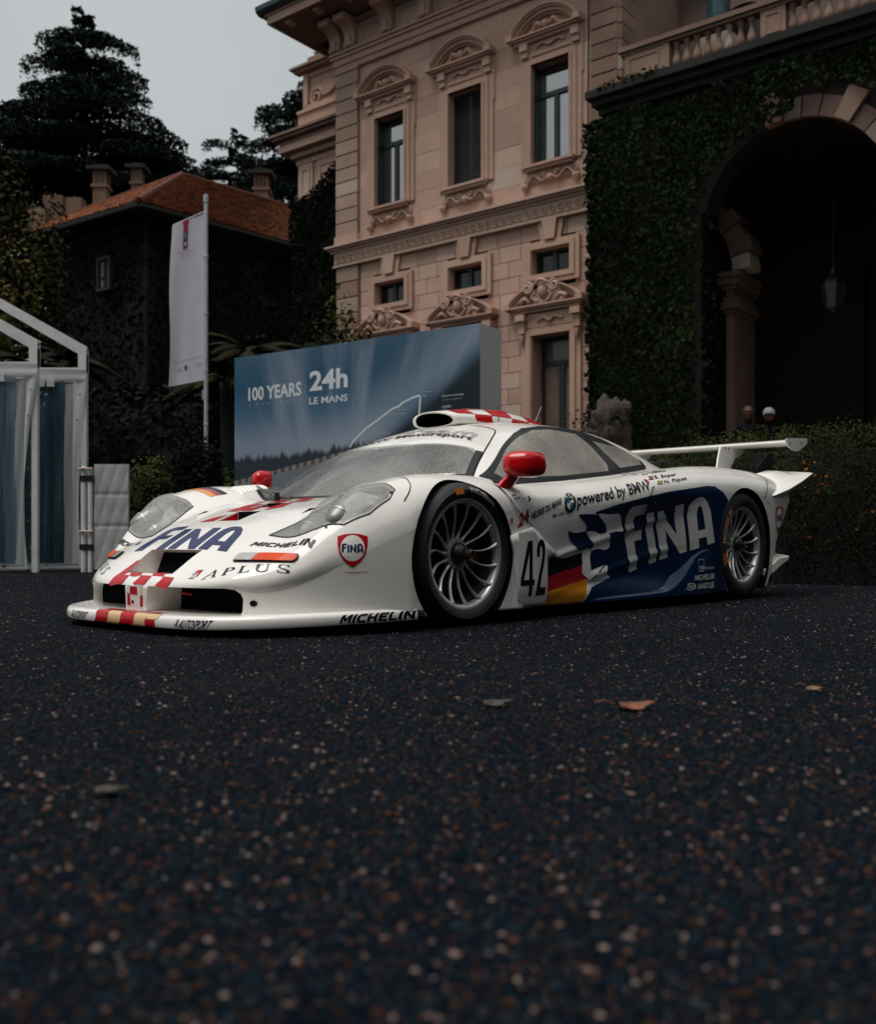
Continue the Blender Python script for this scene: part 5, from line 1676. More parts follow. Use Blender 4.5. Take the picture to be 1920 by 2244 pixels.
    ks.prism([(c - .13, 7.0), (c + .13, 7.0), (c + .19, 7.43), (c - .19, 7.43)], 'y', -.13, .02)
    ks.prism([(c + .15, 7.0), (c + .25, 7.0), (c + .33, 7.43), (c + .21, 7.43)], 'y', -.06, .02)
    ks.prism([(c - .15, 7.0), (c - .25, 7.0), (c - .33, 7.43), (c - .21, 7.43)], 'y', -.06, .02)
    ks.build('keystone', M_TRIM, villa)
    sash(villa, a, b, z0, z1, .15, None)
    # door below
    pediment(villa, a - .62, b + .42, 5.58, 6.05, True)
    z1 = 4.94
    w = MB()
    for (d, pr) in ((.27, .06), (.15, .10), (.05, .07)):
        tk, th_ = (.125, .10) if d > .05 else (.05, .03)
        w.box(a - d, a - d + tk, -pr, .0 if d > .05 else .4, 1.3, z1 + d * .6)
        w.box(b + d - tk, b + d, -pr, .0 if d > .05 else .4, 1.3, z1 + d * .6)
        w.box(a - d + tk, b + d - tk, -pr, .0 if d > .05 else .4, z1 + d * .6 - th_, z1 + d * .6)
    w.box(a - .30, b + .30, -.07, 0, z1 + .17, z1 + .47)
    for e in (a - .22, b + .22):
        w.box(e - .12, e + .12, -.24, 0, z1 + .32, z1 + .46); w.box(e - .08, e + .08, -.16, 0, z1 + .05, z1 + .32)
        w.lathe([(0, .10), (.06, .07), (.05, -.02), (.02, -.12), (0, -.13)], 8, (e, -.13, z1 - .08), 'z')
    w.path(cr([(a + .15, -.09, z1 + .30), (a + .35, -.11, z1 + .36), (c, -.11, z1 + .28), (b - .35, -.11, z1 + .36), (b - .15, -.09, z1 + .30)], 4), .03, 6)
    w.build('door_surround', M_TRIM, villa)
    dr = bpy.data.objects.new('door', None); link(dr, villa)
    f_ = MB(); y = .36
    f_.box(a, b, y, y + .08, 4.86, z1); f_.box(a, a + .09, y, y + .08, 1.3, 4.86); f_.box(b - .05, b, y, y + .08, 1.3, 4.86)
    f_.box(a + .09, b - .05, y - .02, y + .08, 4.30, 4.40); f_.box(c - .02, c + .13, y - .02, y + .08, 1.3, 4.30)
    f_.build('door_frame', M_JOINERY, dr)
    for p, q in ((a + .09, c - .02), (c + .13, b - .05)):
        f_ = MB(); f_.box(p, q, y + .02, y + .06, 1.3, 4.30); f_.box(p + .07, q - .07, y + .012, y + .02, 3.0, 4.2); f_.box(p + .07, q - .07, y + .012, y + .02, 1.5, 2.8); f_.build('door_leaf', M_DOORWOOD, dr)
    g = MB(); g.box(a + .09, b - .05, y + .03, y + .04, 4.40, 4.86); g.build('fanlight', mat_flat('dusty_fanlight', (.10, .085, .075), .15), dr)
    h_ = MB(); h_.tube((c + .16, y + .01, 2.35), (c + .16, y - .05, 2.35), .02, n=8); h_.build('door_handle', M_STEEL, dr)
# string course, wave frieze
st = MB()
st.box(-.20, 8.12, -.30, .02, 7.905, 7.95); st.box(-.16, 8.10, -.22, .02, 7.86, 7.905); st.box(-.12, 8.1, -.14, .02, 7.80, 7.86)
st.box(-.03, 8.08, -.10, .02, 7.475, 7.80); st.box(-.06, 8.1, -.13, .02, 7.43, 7.475)
st.build('string_course', M_TRIM, villa)
scr = None
n = 37
for k in range(n):
    if scr is None:
        m = MB(); m.path(spiral(0, 0, .105, 1.35, math.pi * 1.1, 1, 0, 20), .017, 5)
        m.path(cr([(-.11, 0, -.08), (-.03, 0, -.115), (.08, 0, -.11), (.11, 0, -.08)], 3), .015, 5)
        scr = m.build('frieze_scroll', M_TRIM, villa, True); o = scr
    else:
        o = scr.copy(); link(o, villa)
    o.location = (.10 + k * .2145, -.108, 7.64)
# entablature
en = MB()
en.box(-.02, 8.13, -.10, .1, 12.46, 12.60); en.box(-.04, 8.15, -.14, .1, 12.60, 12.76); en.box(-.08, 8.2, -.19, .1, 12.76, 12.84)
en.box(-.10, 8.2, -.24, .1, 12.84, 12.90)
en.build('architrave', M_TRIM, villa)
fz = MB(); fz.box(0, 8.15, -.06, .1, 12.90, 13.62); fz.build('frieze_wall', M_STONE, villa)
BR = [.10, .62] + [1.85 + 1.2 * k for k in range(6)]
for k, s0 in enumerate(BR):
    m = MB()
    pro = cr([(-.06, 12.92), (-.22, 12.93), (-.26, 13.0), (-.22, 13.12), (-.26, 13.3), (-.42, 13.42), (-.62, 13.46), (-.66, 13.52), (-.66, 13.60)], 4)
    poly = [(y, z) for y, z in pro] + [(-.06, 13.60)]
    n = len(poly); vs = [(s0 - .17, y, z) for y, z in poly] + [(s0 + .17, y, z) for y, z in poly]
    m.add(vs, [tuple(range(n)), tuple(range(n, 2 * n))[::-1]] + [(i, (i + 1) % n, n + (i + 1) % n, n + i) for i in range(n)])
    m.box(s0 - .20, s0 + .20, -.62, -.06, 13.56, 13.62); m.box(s0 - .07, s0 + .07, -.285, -.22, 12.95, 13.2)
    m.build('cornice_bracket', M_TRIM, villa)
    if k > 0 and k < len(BR) - 1:
        s1 = BR[k + 1]
        m = MB()
        a, b = s0 + .28, s1 - .28
        m.box(a, b, -.085, -.06, 13.0, 13.05); m.box(a, b, -.085, -.06, 13.38, 13.43); m.box(a, a + .05, -.085, -.06, 13.05, 13.38); m.box(b - .05, b, -.085, -.06, 13.05, 13.38)
        m.box(a + .05, b - .05, -.068, -.06, 13.05, 13.38)
        m.build('frieze_panel', M_TRIM, villa)
co = MB()
OV = 1.28
co.cur = 1
co.box(-OV + .06, 8.3, -OV + .06, .35, 13.70, 13.76)
co.cur = 0
co.box(-.10, 8.2, -.12, .35, 13.62, 13.70)
co.box(-OV, 8.3, -OV, -OV + .05, 13.66, 13.86); co.box(-OV, -OV + .05, -OV + .05, 8, 13.66, 13.86)
co.box(-OV - .05, 8.3, -OV - .05, .35, 13.86, 13.90)
co.build('cornice', [M_TRIM, M_SOFFIT], villa)
for k in range(9):
    m = MB(); x = -.72 + k * 1.0
    m.box(x - .07, x + .07, -OV + .16, -OV + .42, 13.60, 13.70); m.build('modillion', M_TRIM, villa)
de = MB()
for k in range(70): de.box(-.05 + k * .118, -.05 + k * .118 + .07, -.20, -.10, 13.55, 13.62)
o = de.build('dentils', M_TRIM, villa); o['kind'] = 'stuff'
gu = MB()
prof = [(-.02, .0), (-.10, .02), (-.17, .09), (-.19, .20), (-.16, .215), (-.14, .12), (-.08, .05), (.0, .04), (.06, .04), (.06, .0)]
poly = [(-OV - .03 + y, 13.89 + z) for y, z in prof]
n = len(poly)
vs = [(-OV - .22, y, z) for y, z in poly] + [(8.3, y, z) for y, z in poly]
gu.add(vs, [tuple(range(n)), tuple(range(n, 2 * n))[::-1]] + [(i, (i + 1) % n, n + (i + 1) % n, n + i) for i in range(n)])
gu.box(-OV - .22, -OV, -OV, 7.9, 13.90, 14.09)
gu.box(-.33, -.18, -OV - .245, -OV - .2, 13.88, 14.10)
gu.build('gutter', M_GUTTER, villa)
rf = MB(); rf.add([(-OV - .1, -OV - .1, 14.05), (8.3, -OV - .1, 14.05), (8.3, 6, 15.6), (3, 6, 15.6), (-OV - .1, 8, 14.05)], [(0, 1, 2, 3), (0, 3, 4)])
rf.build('roof', mat_flat('old_tiles', (.22, .10, .06), .9), villa)
# thin cables and lamp hook on the front
cb_ = MB(); cb_.path([(7.42, -.03, 12.4), (7.41, -.03, 10.2), (7.40, -.03, 8.4)], .014, 5); cb_.path([(7.40, -.03, 8.75), (7.38, -.22, 8.83), (7.55, -.30, 8.80)], .02, 5); cb_.path([(7.40, -.05, 8.6), (7.42, -.06, 8.0)], .022, 5)
cb_.build('cable', M_JOINERY, villa)

# --- set-back side wing with volute panel
wing = thing('side_wing', 'low pink side wing with a scroll panel left of the villa corner', 'building', VLOC, VR)
YW = 1.5
w = MB(); w.box(-3.0, -.02, YW, YW + 4, 0, 12.75); w.box(-2.75, -.02, YW + .1, YW + 4, 12.75, 13.95)
w.build('wall', M_STONE, wing)
w = MB(); w.box(-3.0, -.02, YW - .06, YW, 12.70, 12.78); w.box(-2.90, -.05, YW - .03, YW, 12.05, 12.70) if False else None
w.box(-2.80, -2.62, YW - .0, YW + .1, 12.85, 13.85); w.box(-.75, -.5, YW - .0, YW + .1, 12.85, 13.85); w.box(-2.62, -.75, YW + .04, YW + .1, 13.72, 13.85); w.box(-2.8, -.02, YW, YW + .1, 12.76, 12.90)
w.path(spiral(-2.32, 13.08, .27, 1.7, 0, 1, YW + .06, 30), .05, 6)
w.path(cr([(-2.05, YW + .06, 13.08), (-1.75, YW + .06, 13.12), (-1.45, YW + .06, 13.32), (-1.20, YW + .06, 13.70)], 6), .045, 6)
w.build('volute_panel', M_TRIM, wing, True, 40)
w = MB(); w.box(-3.15, -.02, YW - .22, YW + .1, 13.95, 14.02); w.box(-3.05, -.02, YW - .14, YW + .1, 13.86, 13.95); w.box(-2.6, -.02, YW - .02, YW + 1.5, 14.02, 14.25); w.box(-2.2, -.02, YW + .1, YW + 1.5, 14.25, 14.5); w.box(-1.7, -.02, YW + .2, YW + 1.5, 14.5, 14.7)
w.build('attic_cornice', M_WEATHER, wing)
w = MB(); w.cur = 0
w.box(-3.62, -.02, YW - .60, YW, 11.98, 12.05); w.box(-3.55, -.02, YW - .52, YW, 11.90, 11.98); w.box(-3.40, -.02, YW - .36, YW, 11.74, 11.90)
w.cur = 1; w.box(-3.42, -.02, YW - .40, YW, 11.56, 11.74); w.box(-3.12, -.02, YW - .16, YW, 11.48, 11.56); w.box(-3.02, -.02, YW - .06, YW, 11.22, 11.36)
w.build('main_cornice', [M_WEATHER, M_TRIM], wing)
dn = MB()
for k in range(26): dn.box(-3.1 + k * .118, -3.1 + k * .118 + .065, YW - .22, YW - .06, 11.39, 11.48)
dn.build('dentils', M_TRIM, wing)['kind'] = 'stuff'
for (a, b) in ((-2.92, -2.36), (-2.18, -.9)):
    w = MB(); w.box(a, b, YW - .06, YW, 10.2, 11.2); w.box(a + .10, b - .10, YW - .09, YW - .06, 11.02, 11.08); w.box(a + .10, b - .10, YW - .09, YW - .06, 10.3, 10.36); w.box(a + .10, a + .16, YW - .09, YW - .06, 10.36, 11.02); w.box(b - .16, b - .10, YW - .09, YW - .06, 10.36, 11.02)
    w.build('wall_panel', M_TRIM, wing)
sc2 = MB(); sc2.lathe([(0, .26), (.10, .22), (.12, .05), (.07, -.12), (.03, -.25), (0, -.26)], 9, (-.42, YW - .05, 13.4), 'z'); sc2.lathe([(0, .1), (.14, .06), (.09, -.08), (0, -.14)], 9, (-.42, YW - .05, 12.72), 'z')
sc2.build('wall_mask', M_WEATHER, wing, True)

# --- portico with balustraded terrace, in front of and to the right of the villa
port = thing('portico', 'ivy covered portico with a round arch and a stone balustrade on top', 'portico', VLOC, VR)
YP = -1.33
AC, AZ, AR = 12.2, 6.1, 1.64
def wall_with_arch(name, y0, y1, s0, s1, z1, c, az, r, mat, zb=0):
    m = MB()
    n = 20
    m.box(s0, c - r, y0, y1, zb, z1); m.box(c + r, s1, y0, y1, zb, z1)
    top = arc_pts(c, az, r, math.pi, 0, n)
    for k in range(n):
        (xa, za), (xb, zb_) = top[k], top[k + 1]
        m.prism([(xa, za), (xb, zb_), (xb, z1), (xa, z1)], 'y', y0, y1)
    return m.build(name, mat, port)
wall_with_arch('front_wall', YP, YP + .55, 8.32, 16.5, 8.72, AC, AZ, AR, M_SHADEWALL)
vo = []
for k in range(10):
    a0 = math.pi * k / 17; a1 = math.pi * (k + 1) / 17
    big = k % 4 == 1
    m = MB()
    r1 = AR + (.52 if big else .34)
    arch_band(m, AC, AZ, AR - .02, r1, a0 + .008, a1 - .008, YP - (.13 if big else .06), YP + .05, 3)
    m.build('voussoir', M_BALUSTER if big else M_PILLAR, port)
ip = MB()
y0 = 0.0
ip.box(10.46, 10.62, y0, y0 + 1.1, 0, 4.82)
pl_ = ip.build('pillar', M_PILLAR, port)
ip = MB()
for (d, z0, z1) in ((.04, 4.82, 4.90), (.10, 4.90, 5.02), (.05, 5.02, 5.14), (.0, 5.14, 5.28), (.06, 5.28, 5.36), (.12, 5.36, 5.50), (.16, 5.50, 5.60)):
    ip.box(10.46 - d, 10.62 + d, y0 - d, y0 + 1.1, z0, z1)
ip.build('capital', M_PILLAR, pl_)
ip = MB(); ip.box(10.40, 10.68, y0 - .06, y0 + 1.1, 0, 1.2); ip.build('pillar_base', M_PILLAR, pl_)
# small arch springing left from the pillar, and the big one springing right
for k in range(7):
    m = MB(); a0 = .02 + k * .17
    r0 = 1.55; arch_band(m, 9.07, 5.60, r0 - .02, r0 + (.42 if k % 2 else .34), a0 + .006, a0 + .164, y0 - .04 - (.03 if k % 2 else 0), y0 + .5, 3)
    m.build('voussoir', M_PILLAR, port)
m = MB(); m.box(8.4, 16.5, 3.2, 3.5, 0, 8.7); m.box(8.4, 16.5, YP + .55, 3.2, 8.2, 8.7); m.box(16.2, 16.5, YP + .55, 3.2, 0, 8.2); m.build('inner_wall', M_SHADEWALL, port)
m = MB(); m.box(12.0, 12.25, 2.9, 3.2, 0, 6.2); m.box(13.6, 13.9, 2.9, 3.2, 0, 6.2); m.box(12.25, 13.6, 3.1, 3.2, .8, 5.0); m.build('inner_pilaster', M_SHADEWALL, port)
# terrace slab and balustrade
m = MB()
m.box(8.30, 16.5, YP - .42, 3.5, 8.98, 9.12); m.box(8.38, 16.5, YP - .30, 3.5, 8.86, 8.98); m.box(8.46, 16.5, YP - .16, 3.5, 8.72, 8.86)
m.build('terrace_cornice', mat_flat('near_black_stone', (.014, .014, .013), .95, var=.4, bmp=.5), port)  # near-black slab stone with an uneven tone
m = MB(); m.box(8.92, 16.5, YP - .12, YP + .14, 9.12, 9.22); m.build('balustrade_plinth', M_WEATHER, port)
m = MB(); m.box(8.88, 16.5, YP - .17, YP + .19, 9.80, 9.89); m.box(8.92, 16.5, YP - .12, YP + .14, 9.74, 9.80); m.build('balustrade_rail', M_WEATHER, port)
for (a, b) in ((9.0, 9.92), (11.66, 12.10), (13.95, 14.4), (15.7, 16.4)):
    m = MB(); m.box(a, b, YP - .10, YP + .12, 9.22, 9.74); 
    c0, c1 = a + .08, min(b - .08, a + .72)
    for q in ((c0, c1, 9.30, 9.33), (c0, c1, 9.63, 9.66), (c0, c0 + .03, 9.33, 9.63), (c1 - .03, c1, 9.33, 9.63)): m.box(q[0], q[1], YP - .115, YP - .10, q[2], q[3])
    m.build('pedestal', M_BALUSTER, port)
bal = None
pb_ = [(.075, 0), (.075, .045), (.05, .055), (.065, .075), (.085, .12), (.088, .16), (.07, .23), (.042, .33), (.036, .38), (.05, .40), (.036, .42), (.055, .455), (.07, .47), (.07, .52)]
xs = [10.03 + .205 * k for k in range(8)] + [12.20 + .205 * k for k in range(9)] + [14.5 + .205 * k for k in range(6)]
for x in xs:
    if bal is None:
        m = MB(); m.lathe(pb_, 10); bal = m.build('baluster', M_BALUSTER, port, True, 50); o = bal
    else: o = bal.copy(); link(o, port)
    o.location = (x, YP + .01, 9.22)
# recessed upper wall behind the terrace
up_ = thing('upper_wall', 'shaded brown upper storey set back behind the balustrade', 'building', VLOC, VR)
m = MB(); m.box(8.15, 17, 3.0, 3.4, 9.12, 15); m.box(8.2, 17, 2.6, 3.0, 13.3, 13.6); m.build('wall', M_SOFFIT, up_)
m = MB(); arch_band(m, 9.7, 11.6, .75, .95, 0, math.pi, 2.85, 3.0); m.box(8.75, 8.95, 2.85, 3.0, 9.2, 11.6); m.box(10.45, 10.65, 2.85, 3.0, 9.2, 11.6); m.build('window_surround', M_WEATHER, up_)
m = MB(); m.prism(arc_pts(9.7, 11.6, .75, 0, math.pi, 14) + [(8.95, 9.2), (10.45, 9.2)], 'y', 2.96, 2.99); m.build('pane', M_PANEDARK, up_)
# quoined return of the villa corner
for k in range(16):
    m = MB(); z0 = 7.95 + k * .325; m.box(8.06, 8.235, -.08, .52, z0 + .012, z0 + .313); m.build('quoin', M_WEATHER, villa)
# lantern hanging in the arch
lan = thing('hanging_lantern', 'dim glazed lantern hanging under the portico arch', 'lantern', VLOC, VR)
LX, LY = 12.32, .6
m = MB(); m.tube((LX, LY, 5.55), (LX, LY, 8.2), .012, n=6); m.build('chain', M_JOINERY, lan)
m = MB()
m.lathe([(.02, 5.56), (.05, 5.50), (.06, 5.42), (.22, 5.28), (.24, 5.24), (.0, 5.24)], 6, (LX, LY, 0)); m.lathe([(.15, 4.80), (.17, 4.83), (.17, 4.77), (.05, 4.70), (0, 4.66)], 6, (LX, LY, 0))
for k in range(6):
    a = math.pi * 2 * k / 6; m.tube((LX + .22 * math.cos(a), LY + .22 * math.sin(a), 5.24), (LX + .155 * math.cos(a), LY + .155 * math.sin(a), 4.82), .012, n=5)
m.build('lantern_frame', M_JOINERY, lan)
m = MB(); m.lathe([(.215, 5.24), (.15, 4.82)], 6, (LX, LY, 0)); m.build('lantern_glass', mat_flat('dusty_lantern_glass', (.035, .05, .06), .3, var=.3), lan)

# statue behind the balustrade
stt = thing('bronze_statue', 'dark green bronze robed figure standing behind the balustrade', 'statue', VLOC, VR)
M_BRONZE = mat_flat('verdigris_bronze', (.018, .045, .055), .45, metal=.5, var=.5, scale=9)
SX, SY = 10.55, -.60
m = MB(); m.box(SX - .3, SX + .3, SY - .3, SY + .3, 9.12, 9.95); m.build('plinth', M_WEATHER, stt)
m = MB(); n = 22; secs = [(9.95, .24, .20), (10.2, .22, .19), (10.6, .20, .17), (10.95, .19, .15), (11.15, .15, .11), (11.35, .20, .13), (11.55, .22, .12), (11.63, .10, .08), (11.70, .06, .06)]
vs = []
for z, a, b in secs:
    for k in range(n):
        t = 2 * math.pi * k / n; rr = 1 + (.14 * math.sin(7 * t + z * 1.3) if z < 11.0 else 0)
        vs.append((SX + a * rr * math.cos(t), SY + b * rr * math.sin(t), z))
fs = [(i * n + k, i * n + (k + 1) % n, (i + 1) * n + (k + 1) % n, (i + 1) * n + k) for i in range(len(secs) - 1) for k in range(n)]
m.add(vs, fs + [tuple(range(n))[::-1]]); m.lathe([(0, .13), (.07, .11), (.095, .03), (.08, -.06), (.04, -.12), (0, -.13)], 14, (SX, SY, 11.82))
m.path([(SX + .2, SY, 11.5), (SX + .38, SY - .1, 11.2), (SX + .30, SY - .25, 10.9)], [.06, .05, .04], 8); m.path([(SX - .2, SY, 11.5), (SX - .36, SY - .05, 11.2), (SX - .42, SY - .1, 10.85)], [.06, .05, .04], 8)
m.build('figure', M_BRONZE, stt, True)
# ------------------------------------------------------------------ ground
def mat_ground():
    m, nt, b = new_mat('wet_dark_gravel')
    tc = nt.nodes.new('ShaderNodeTexCoord')
    def vor(scale, feat='F1'):
        v = nt.nodes.new('ShaderNodeTexVoronoi'); v.inputs['Scale'].default_value = scale; v.feature = feat
        nt.links.new(tc.outputs['Object'], v.inputs['Vector']); return v
    v1, v2 = vor(150), vor(330)
    sep = nt.nodes.new('ShaderNodeSeparateColor'); nt.links.new(v1.outputs['Color'], sep.inputs[0])
    sep2 = nt.nodes.new('ShaderNodeSeparateColor'); nt.links.new(v2.outputs['Color'], sep2.inputs[0])
    c1 = ramp(nt, sep.outputs[0], [(0, (.0008, .0038, .0085)), (.50, (.0022, .0088, .0165)), (.68, (.010, .020, .029)), (.82, (.034, .014, .006)), (.93, (.060, .032, .018)), (.985, (.11, .10, .095))])
    c1.color_ramp.interpolation = 'CONSTANT'
    c2 = ramp(nt, sep2.outputs[0], [(0, (.0010, .0042, .0085)), (.6, (.0034, .0105, .0180)), (.80, (.028, .017, .010)), (.96, (.07, .058, .050))])
    c2.color_ramp.interpolation = 'CONSTANT'
    c = mixc(nt, .45, c1.outputs[0], c2.outputs[0])
    n = noise(nt, .55, 5)
    w = ramp(nt, n.outputs['Fac'], [(.3, (.60, .66, .75)), (.7, (1.35, 1.2, 1.1))])
    c = mixc(nt, .8, c, w.outputs[0], 'MULTIPLY')
    nt.links.new(c, b.inputs['Base Color'])
    r1 = ramp(nt, v1.outputs['Distance'], [(0, (1, 1, 1)), (.8, (0, 0, 0))])
    r2 = ramp(nt, v2.outputs['Distance'], [(0, (1, 1, 1)), (.8, (0, 0, 0))])
    h = mixc(nt, .35, r1.outputs[0], r2.outputs[0])
    bump(nt, h, .9, .008, b)
    n2 = noise(nt, 1.7, 4)
    rr = ramp(nt, n2.outputs['Fac'], [(.35, (.6, .6, .6)), (.65, (.85, .85, .85))])
    nt.links.new(rr.outputs[0], b.inputs['Roughness'])
    b.inputs['Specular IOR Level'].default_value = .02
    return m
M_GROUND = mat_ground()
g = mesh_obj('ground', [(-300, -60, 0), (300, -60, 0), (300, 400, 0), (-300, 400, 0)], [(0, 1, 2, 3)], M_GROUND)
tag(g, 'dark wet gravel forecourt', None, None, 'structure')
# loose chippings: real stones over the visible forecourt, denser near the camera
def mat_chip():
    m, nt, b = new_mat('gravel_chips')
    a = nt.nodes.new('ShaderNodeAttribute'); a.attribute_name = 'tone'
    r = ramp(nt, a.outputs['Fac'], [(0, (.0009, .0038, .0080)), (.60, (.0026, .0090, .0160)), (.80, (.011, .022, .030)), (.89, (.040, .016, .007)), (.965, (.080, .036, .020)), (.993, (.20, .15, .13))])
    nt.links.new(r.outputs[0], b.inputs['Base Color'])
    b.inputs['Roughness'].default_value = .7; b.inputs['Specular IOR Level'].default_value = .05
    return m
def chips():
    rs = np.random.RandomState(3)
    V = []; F = []; T = []
    base = np.array([(1, 0, 0), (0, 1, 0), (-1, 0, 0), (0, -1, 0), (.1, .1, .8), (0, 0, -.5)])
    fc = [(0, 1, 4), (1, 2, 4), (2, 3, 4), (3, 0, 4)]
    pts = []
    for (y0, y1, n, s0, s1) in ((.75, 1.7, 17000, .0025, .0058), (1.7, 3.0, 22000, .0028, .006), (3.0, 5.5, 30000, .0032, .0065), (5.5, 11, 30000, .0042, .0085)):
        y = y0 + (y1 - y0) * rs.rand(n) ** .9; x = (rs.rand(n) * 2 - 1) * y * .50
        s = s0 + (s1 - s0) * rs.rand(n) ** 2.2
        pts.append(np.stack([x, y, s], 1))
    P = np.concatenate(pts); N = len(P)
    ang = rs.rand(N) * 6.283; asp = .6 + .8 * rs.rand(N, 2); tilt = (rs.rand(N, 2) - .5) * .8
    ca, sa = np.cos(ang), np.sin(ang)
    bx = base[None, :, 0] * asp[:, :1]; by = base[None, :, 1] * asp[:, 1:]
    X = P[:, None, 0] + P[:, None, 2] * (bx * ca[:, None] - by * sa[:, None])
    Y = P[:, None, 1] + P[:, None, 2] * (bx * sa[:, None] + by * ca[:, None])
    Z = P[:, None, 2] * (base[None, :, 2] * .75 + .25 + bx * tilt[:, :1] * .4 + by * tilt[:, 1:] * .4)
    V = np.stack([X, Y, Z], -1).reshape(-1, 3)
    F = (np.array(fc)[None] + 6 * np.arange(N)[:, None, None]).reshape(-1, 3)
    me = bpy.data.meshes.new('gravel'); me.from_pydata(V.tolist(), [], F.tolist())
    at = me.attributes.new('tone', 'FLOAT', 'POINT'); at.data.foreach_set('value', np.repeat(rs.rand(N), 6).astype(np.float32))
    me.materials.append(mat_chip())
    o = bpy.data.objects.new('gravel', me); link(o)
    return tag(o, 'loose dark gravel chippings on the forecourt', None, None, 'stuff')
chips()
tr = MB(); tr.box(8.0, 18, -4.6, 3.2, .0, .82); tr.box(7.6, 18, -4.95, -4.6, 0, .55); tr.box(7.3, 18, -5.3, -4.95, 0, .27)
o = tr.build('terrace', M_WEATHER); o.location = VLOC; o.rotation_euler = (0, 0, VR)
tag(o, 'raised stone terrace with steps in front of the portico', None, None, 'structure')

# ------------------------------------------------------------------ foliage
def mat_leaf(name, stops, rough=.7, spec=.05):
    m, nt, b = new_mat(name)
    a = nt.nodes.new('ShaderNodeAttribute'); a.attribute_name = 'tone'
    r = ramp(nt, a.outputs['Fac'], stops)
    nt.links.new(r.outputs[0], b.inputs['Base Color'])
    b.inputs['Roughness'].default_value = rough
    b.inputs['Specular IOR Level'].default_value = spec
    return m
M_IVY = mat_leaf('ivy_leaf', [(0, (.003, .006, .003)), (.5, (.009, .017, .006)), (.8, (.020, .034, .009)), (.97, (.045, .052, .012)), (1, (.10, .06, .014))])
M_DARKIVY = mat_leaf('dark_ivy_leaf', [(0, (.002, .0035, .003)), (.6, (.004, .007, .005)), (.95, (.010, .014, .006)), (1, (.03, .025, .010))])
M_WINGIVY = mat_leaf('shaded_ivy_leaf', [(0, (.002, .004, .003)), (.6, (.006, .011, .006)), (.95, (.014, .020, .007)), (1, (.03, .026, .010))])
M_CEDAR = mat_leaf('cedar_needles', [(0, (.004, .009, .010)), (.5, (.008, .017, .015)), (.9, (.016, .026, .017)), (1, (.030, .034, .012))], .8, .1)
M_HEDGE = mat_leaf('hedge_leaf', [(0, (.003, .005, .002)), (.45, (.010, .014, .004)), (.80, (.030, .038, .009)), (.965, (.062, .062, .014)), (.975, (.40, .085, .010)), (1, (.5, .12, .016))])
M_BUSH = mat_leaf('bush_leaf', [(0, (.010, .016, .006)), (.5, (.030, .038, .010)), (.9, (.065, .066, .016)), (1, (.12, .085, .02))])
M_OLIVE = mat_leaf('olive_tree_leaf', [(0, (.008, .012, .006)), (.5, (.026, .030, .009)), (.9, (.060, .055, .014)), (1, (.11, .075, .018))])
M_PALM = mat_leaf('palm_frond', [(0, (.005, .007, .004)), (.6, (.014, .015, .006)), (1, (.045, .032, .010))])
M_BARK = mat_flat('dark_bark', (.030, .024, .020), .9, var=.3, bmp=.8, bscale=12)
M_SOILDARK = mat_flat('shaded_undergrowth', (.006, .008, .007), .95)

def leaf_mesh(name, P, N, size, rs, mat, parent=None, tone=None, quad=True, aspect=.7, spread=.9):
    """one leaf per point: a folded diamond facing roughly along N"""
    n = len(P)
    N = N + spread * (rs.rand(n, 3) - .5) * 2
    N /= np.linalg.norm(N, axis=1)[:, None] + 1e-9
    A = np.cross(N, rs.rand(n, 3) - .5 + 1e-3); A /= np.linalg.norm(A, axis=1)[:, None] + 1e-9
    B = np.cross(N, A)
    s = (size * (.45 + 1.1 * rs.rand(n) ** 1.5))[:, None]
    V = np.stack([P - A * s * .5, P - B * s * .5 * aspect + N * s * .08, P + A * s * .5, P + B * s * .5 * aspect + N * s * .08], 1).reshape(-1, 3)
    k = 4 * np.arange(n)[:, None]
    F = np.concatenate([k + np.array([[0, 1, 2]]), k + np.array([[0, 2, 3]])], 0)
    me = bpy.data.meshes.new(name)
    me.vertices.add(len(V)); me.vertices.foreach_set('co', V.astype(np.float32).ravel())
    me.loops.add(len(F) * 3); me.loops.foreach_set('vertex_index', F.astype(np.int32).ravel())
    me.polygons.add(len(F)); me.polygons.foreach_set('loop_start', (3 * np.arange(len(F))).astype(np.int32)); me.polygons.foreach_set('loop_total', np.full(len(F), 3, np.int32))
    me.update(calc_edges=True)
    at = me.attributes.new('tone', 'FLOAT', 'POINT')
    t = rs.rand(n) if tone is None else np.clip(tone, 0, 1)
    at.data.foreach_set('value', np.repeat(t, 4).astype(np.float32))
    me.materials.append(mat)
    o = bpy.data.objects.new(name, me)
    return link(o, parent)
def vnoise(P, f, seed):
    rs = np.random.RandomState(seed); w = rs.rand(6, 3) * 2 - 1; ph = rs.rand(6) * 6.28
    return sum(np.sin((P @ w[i]) * f * (1 + .5 * i) + ph[i]) / (1 + .4 * i) for i in range(6)) / 3.2

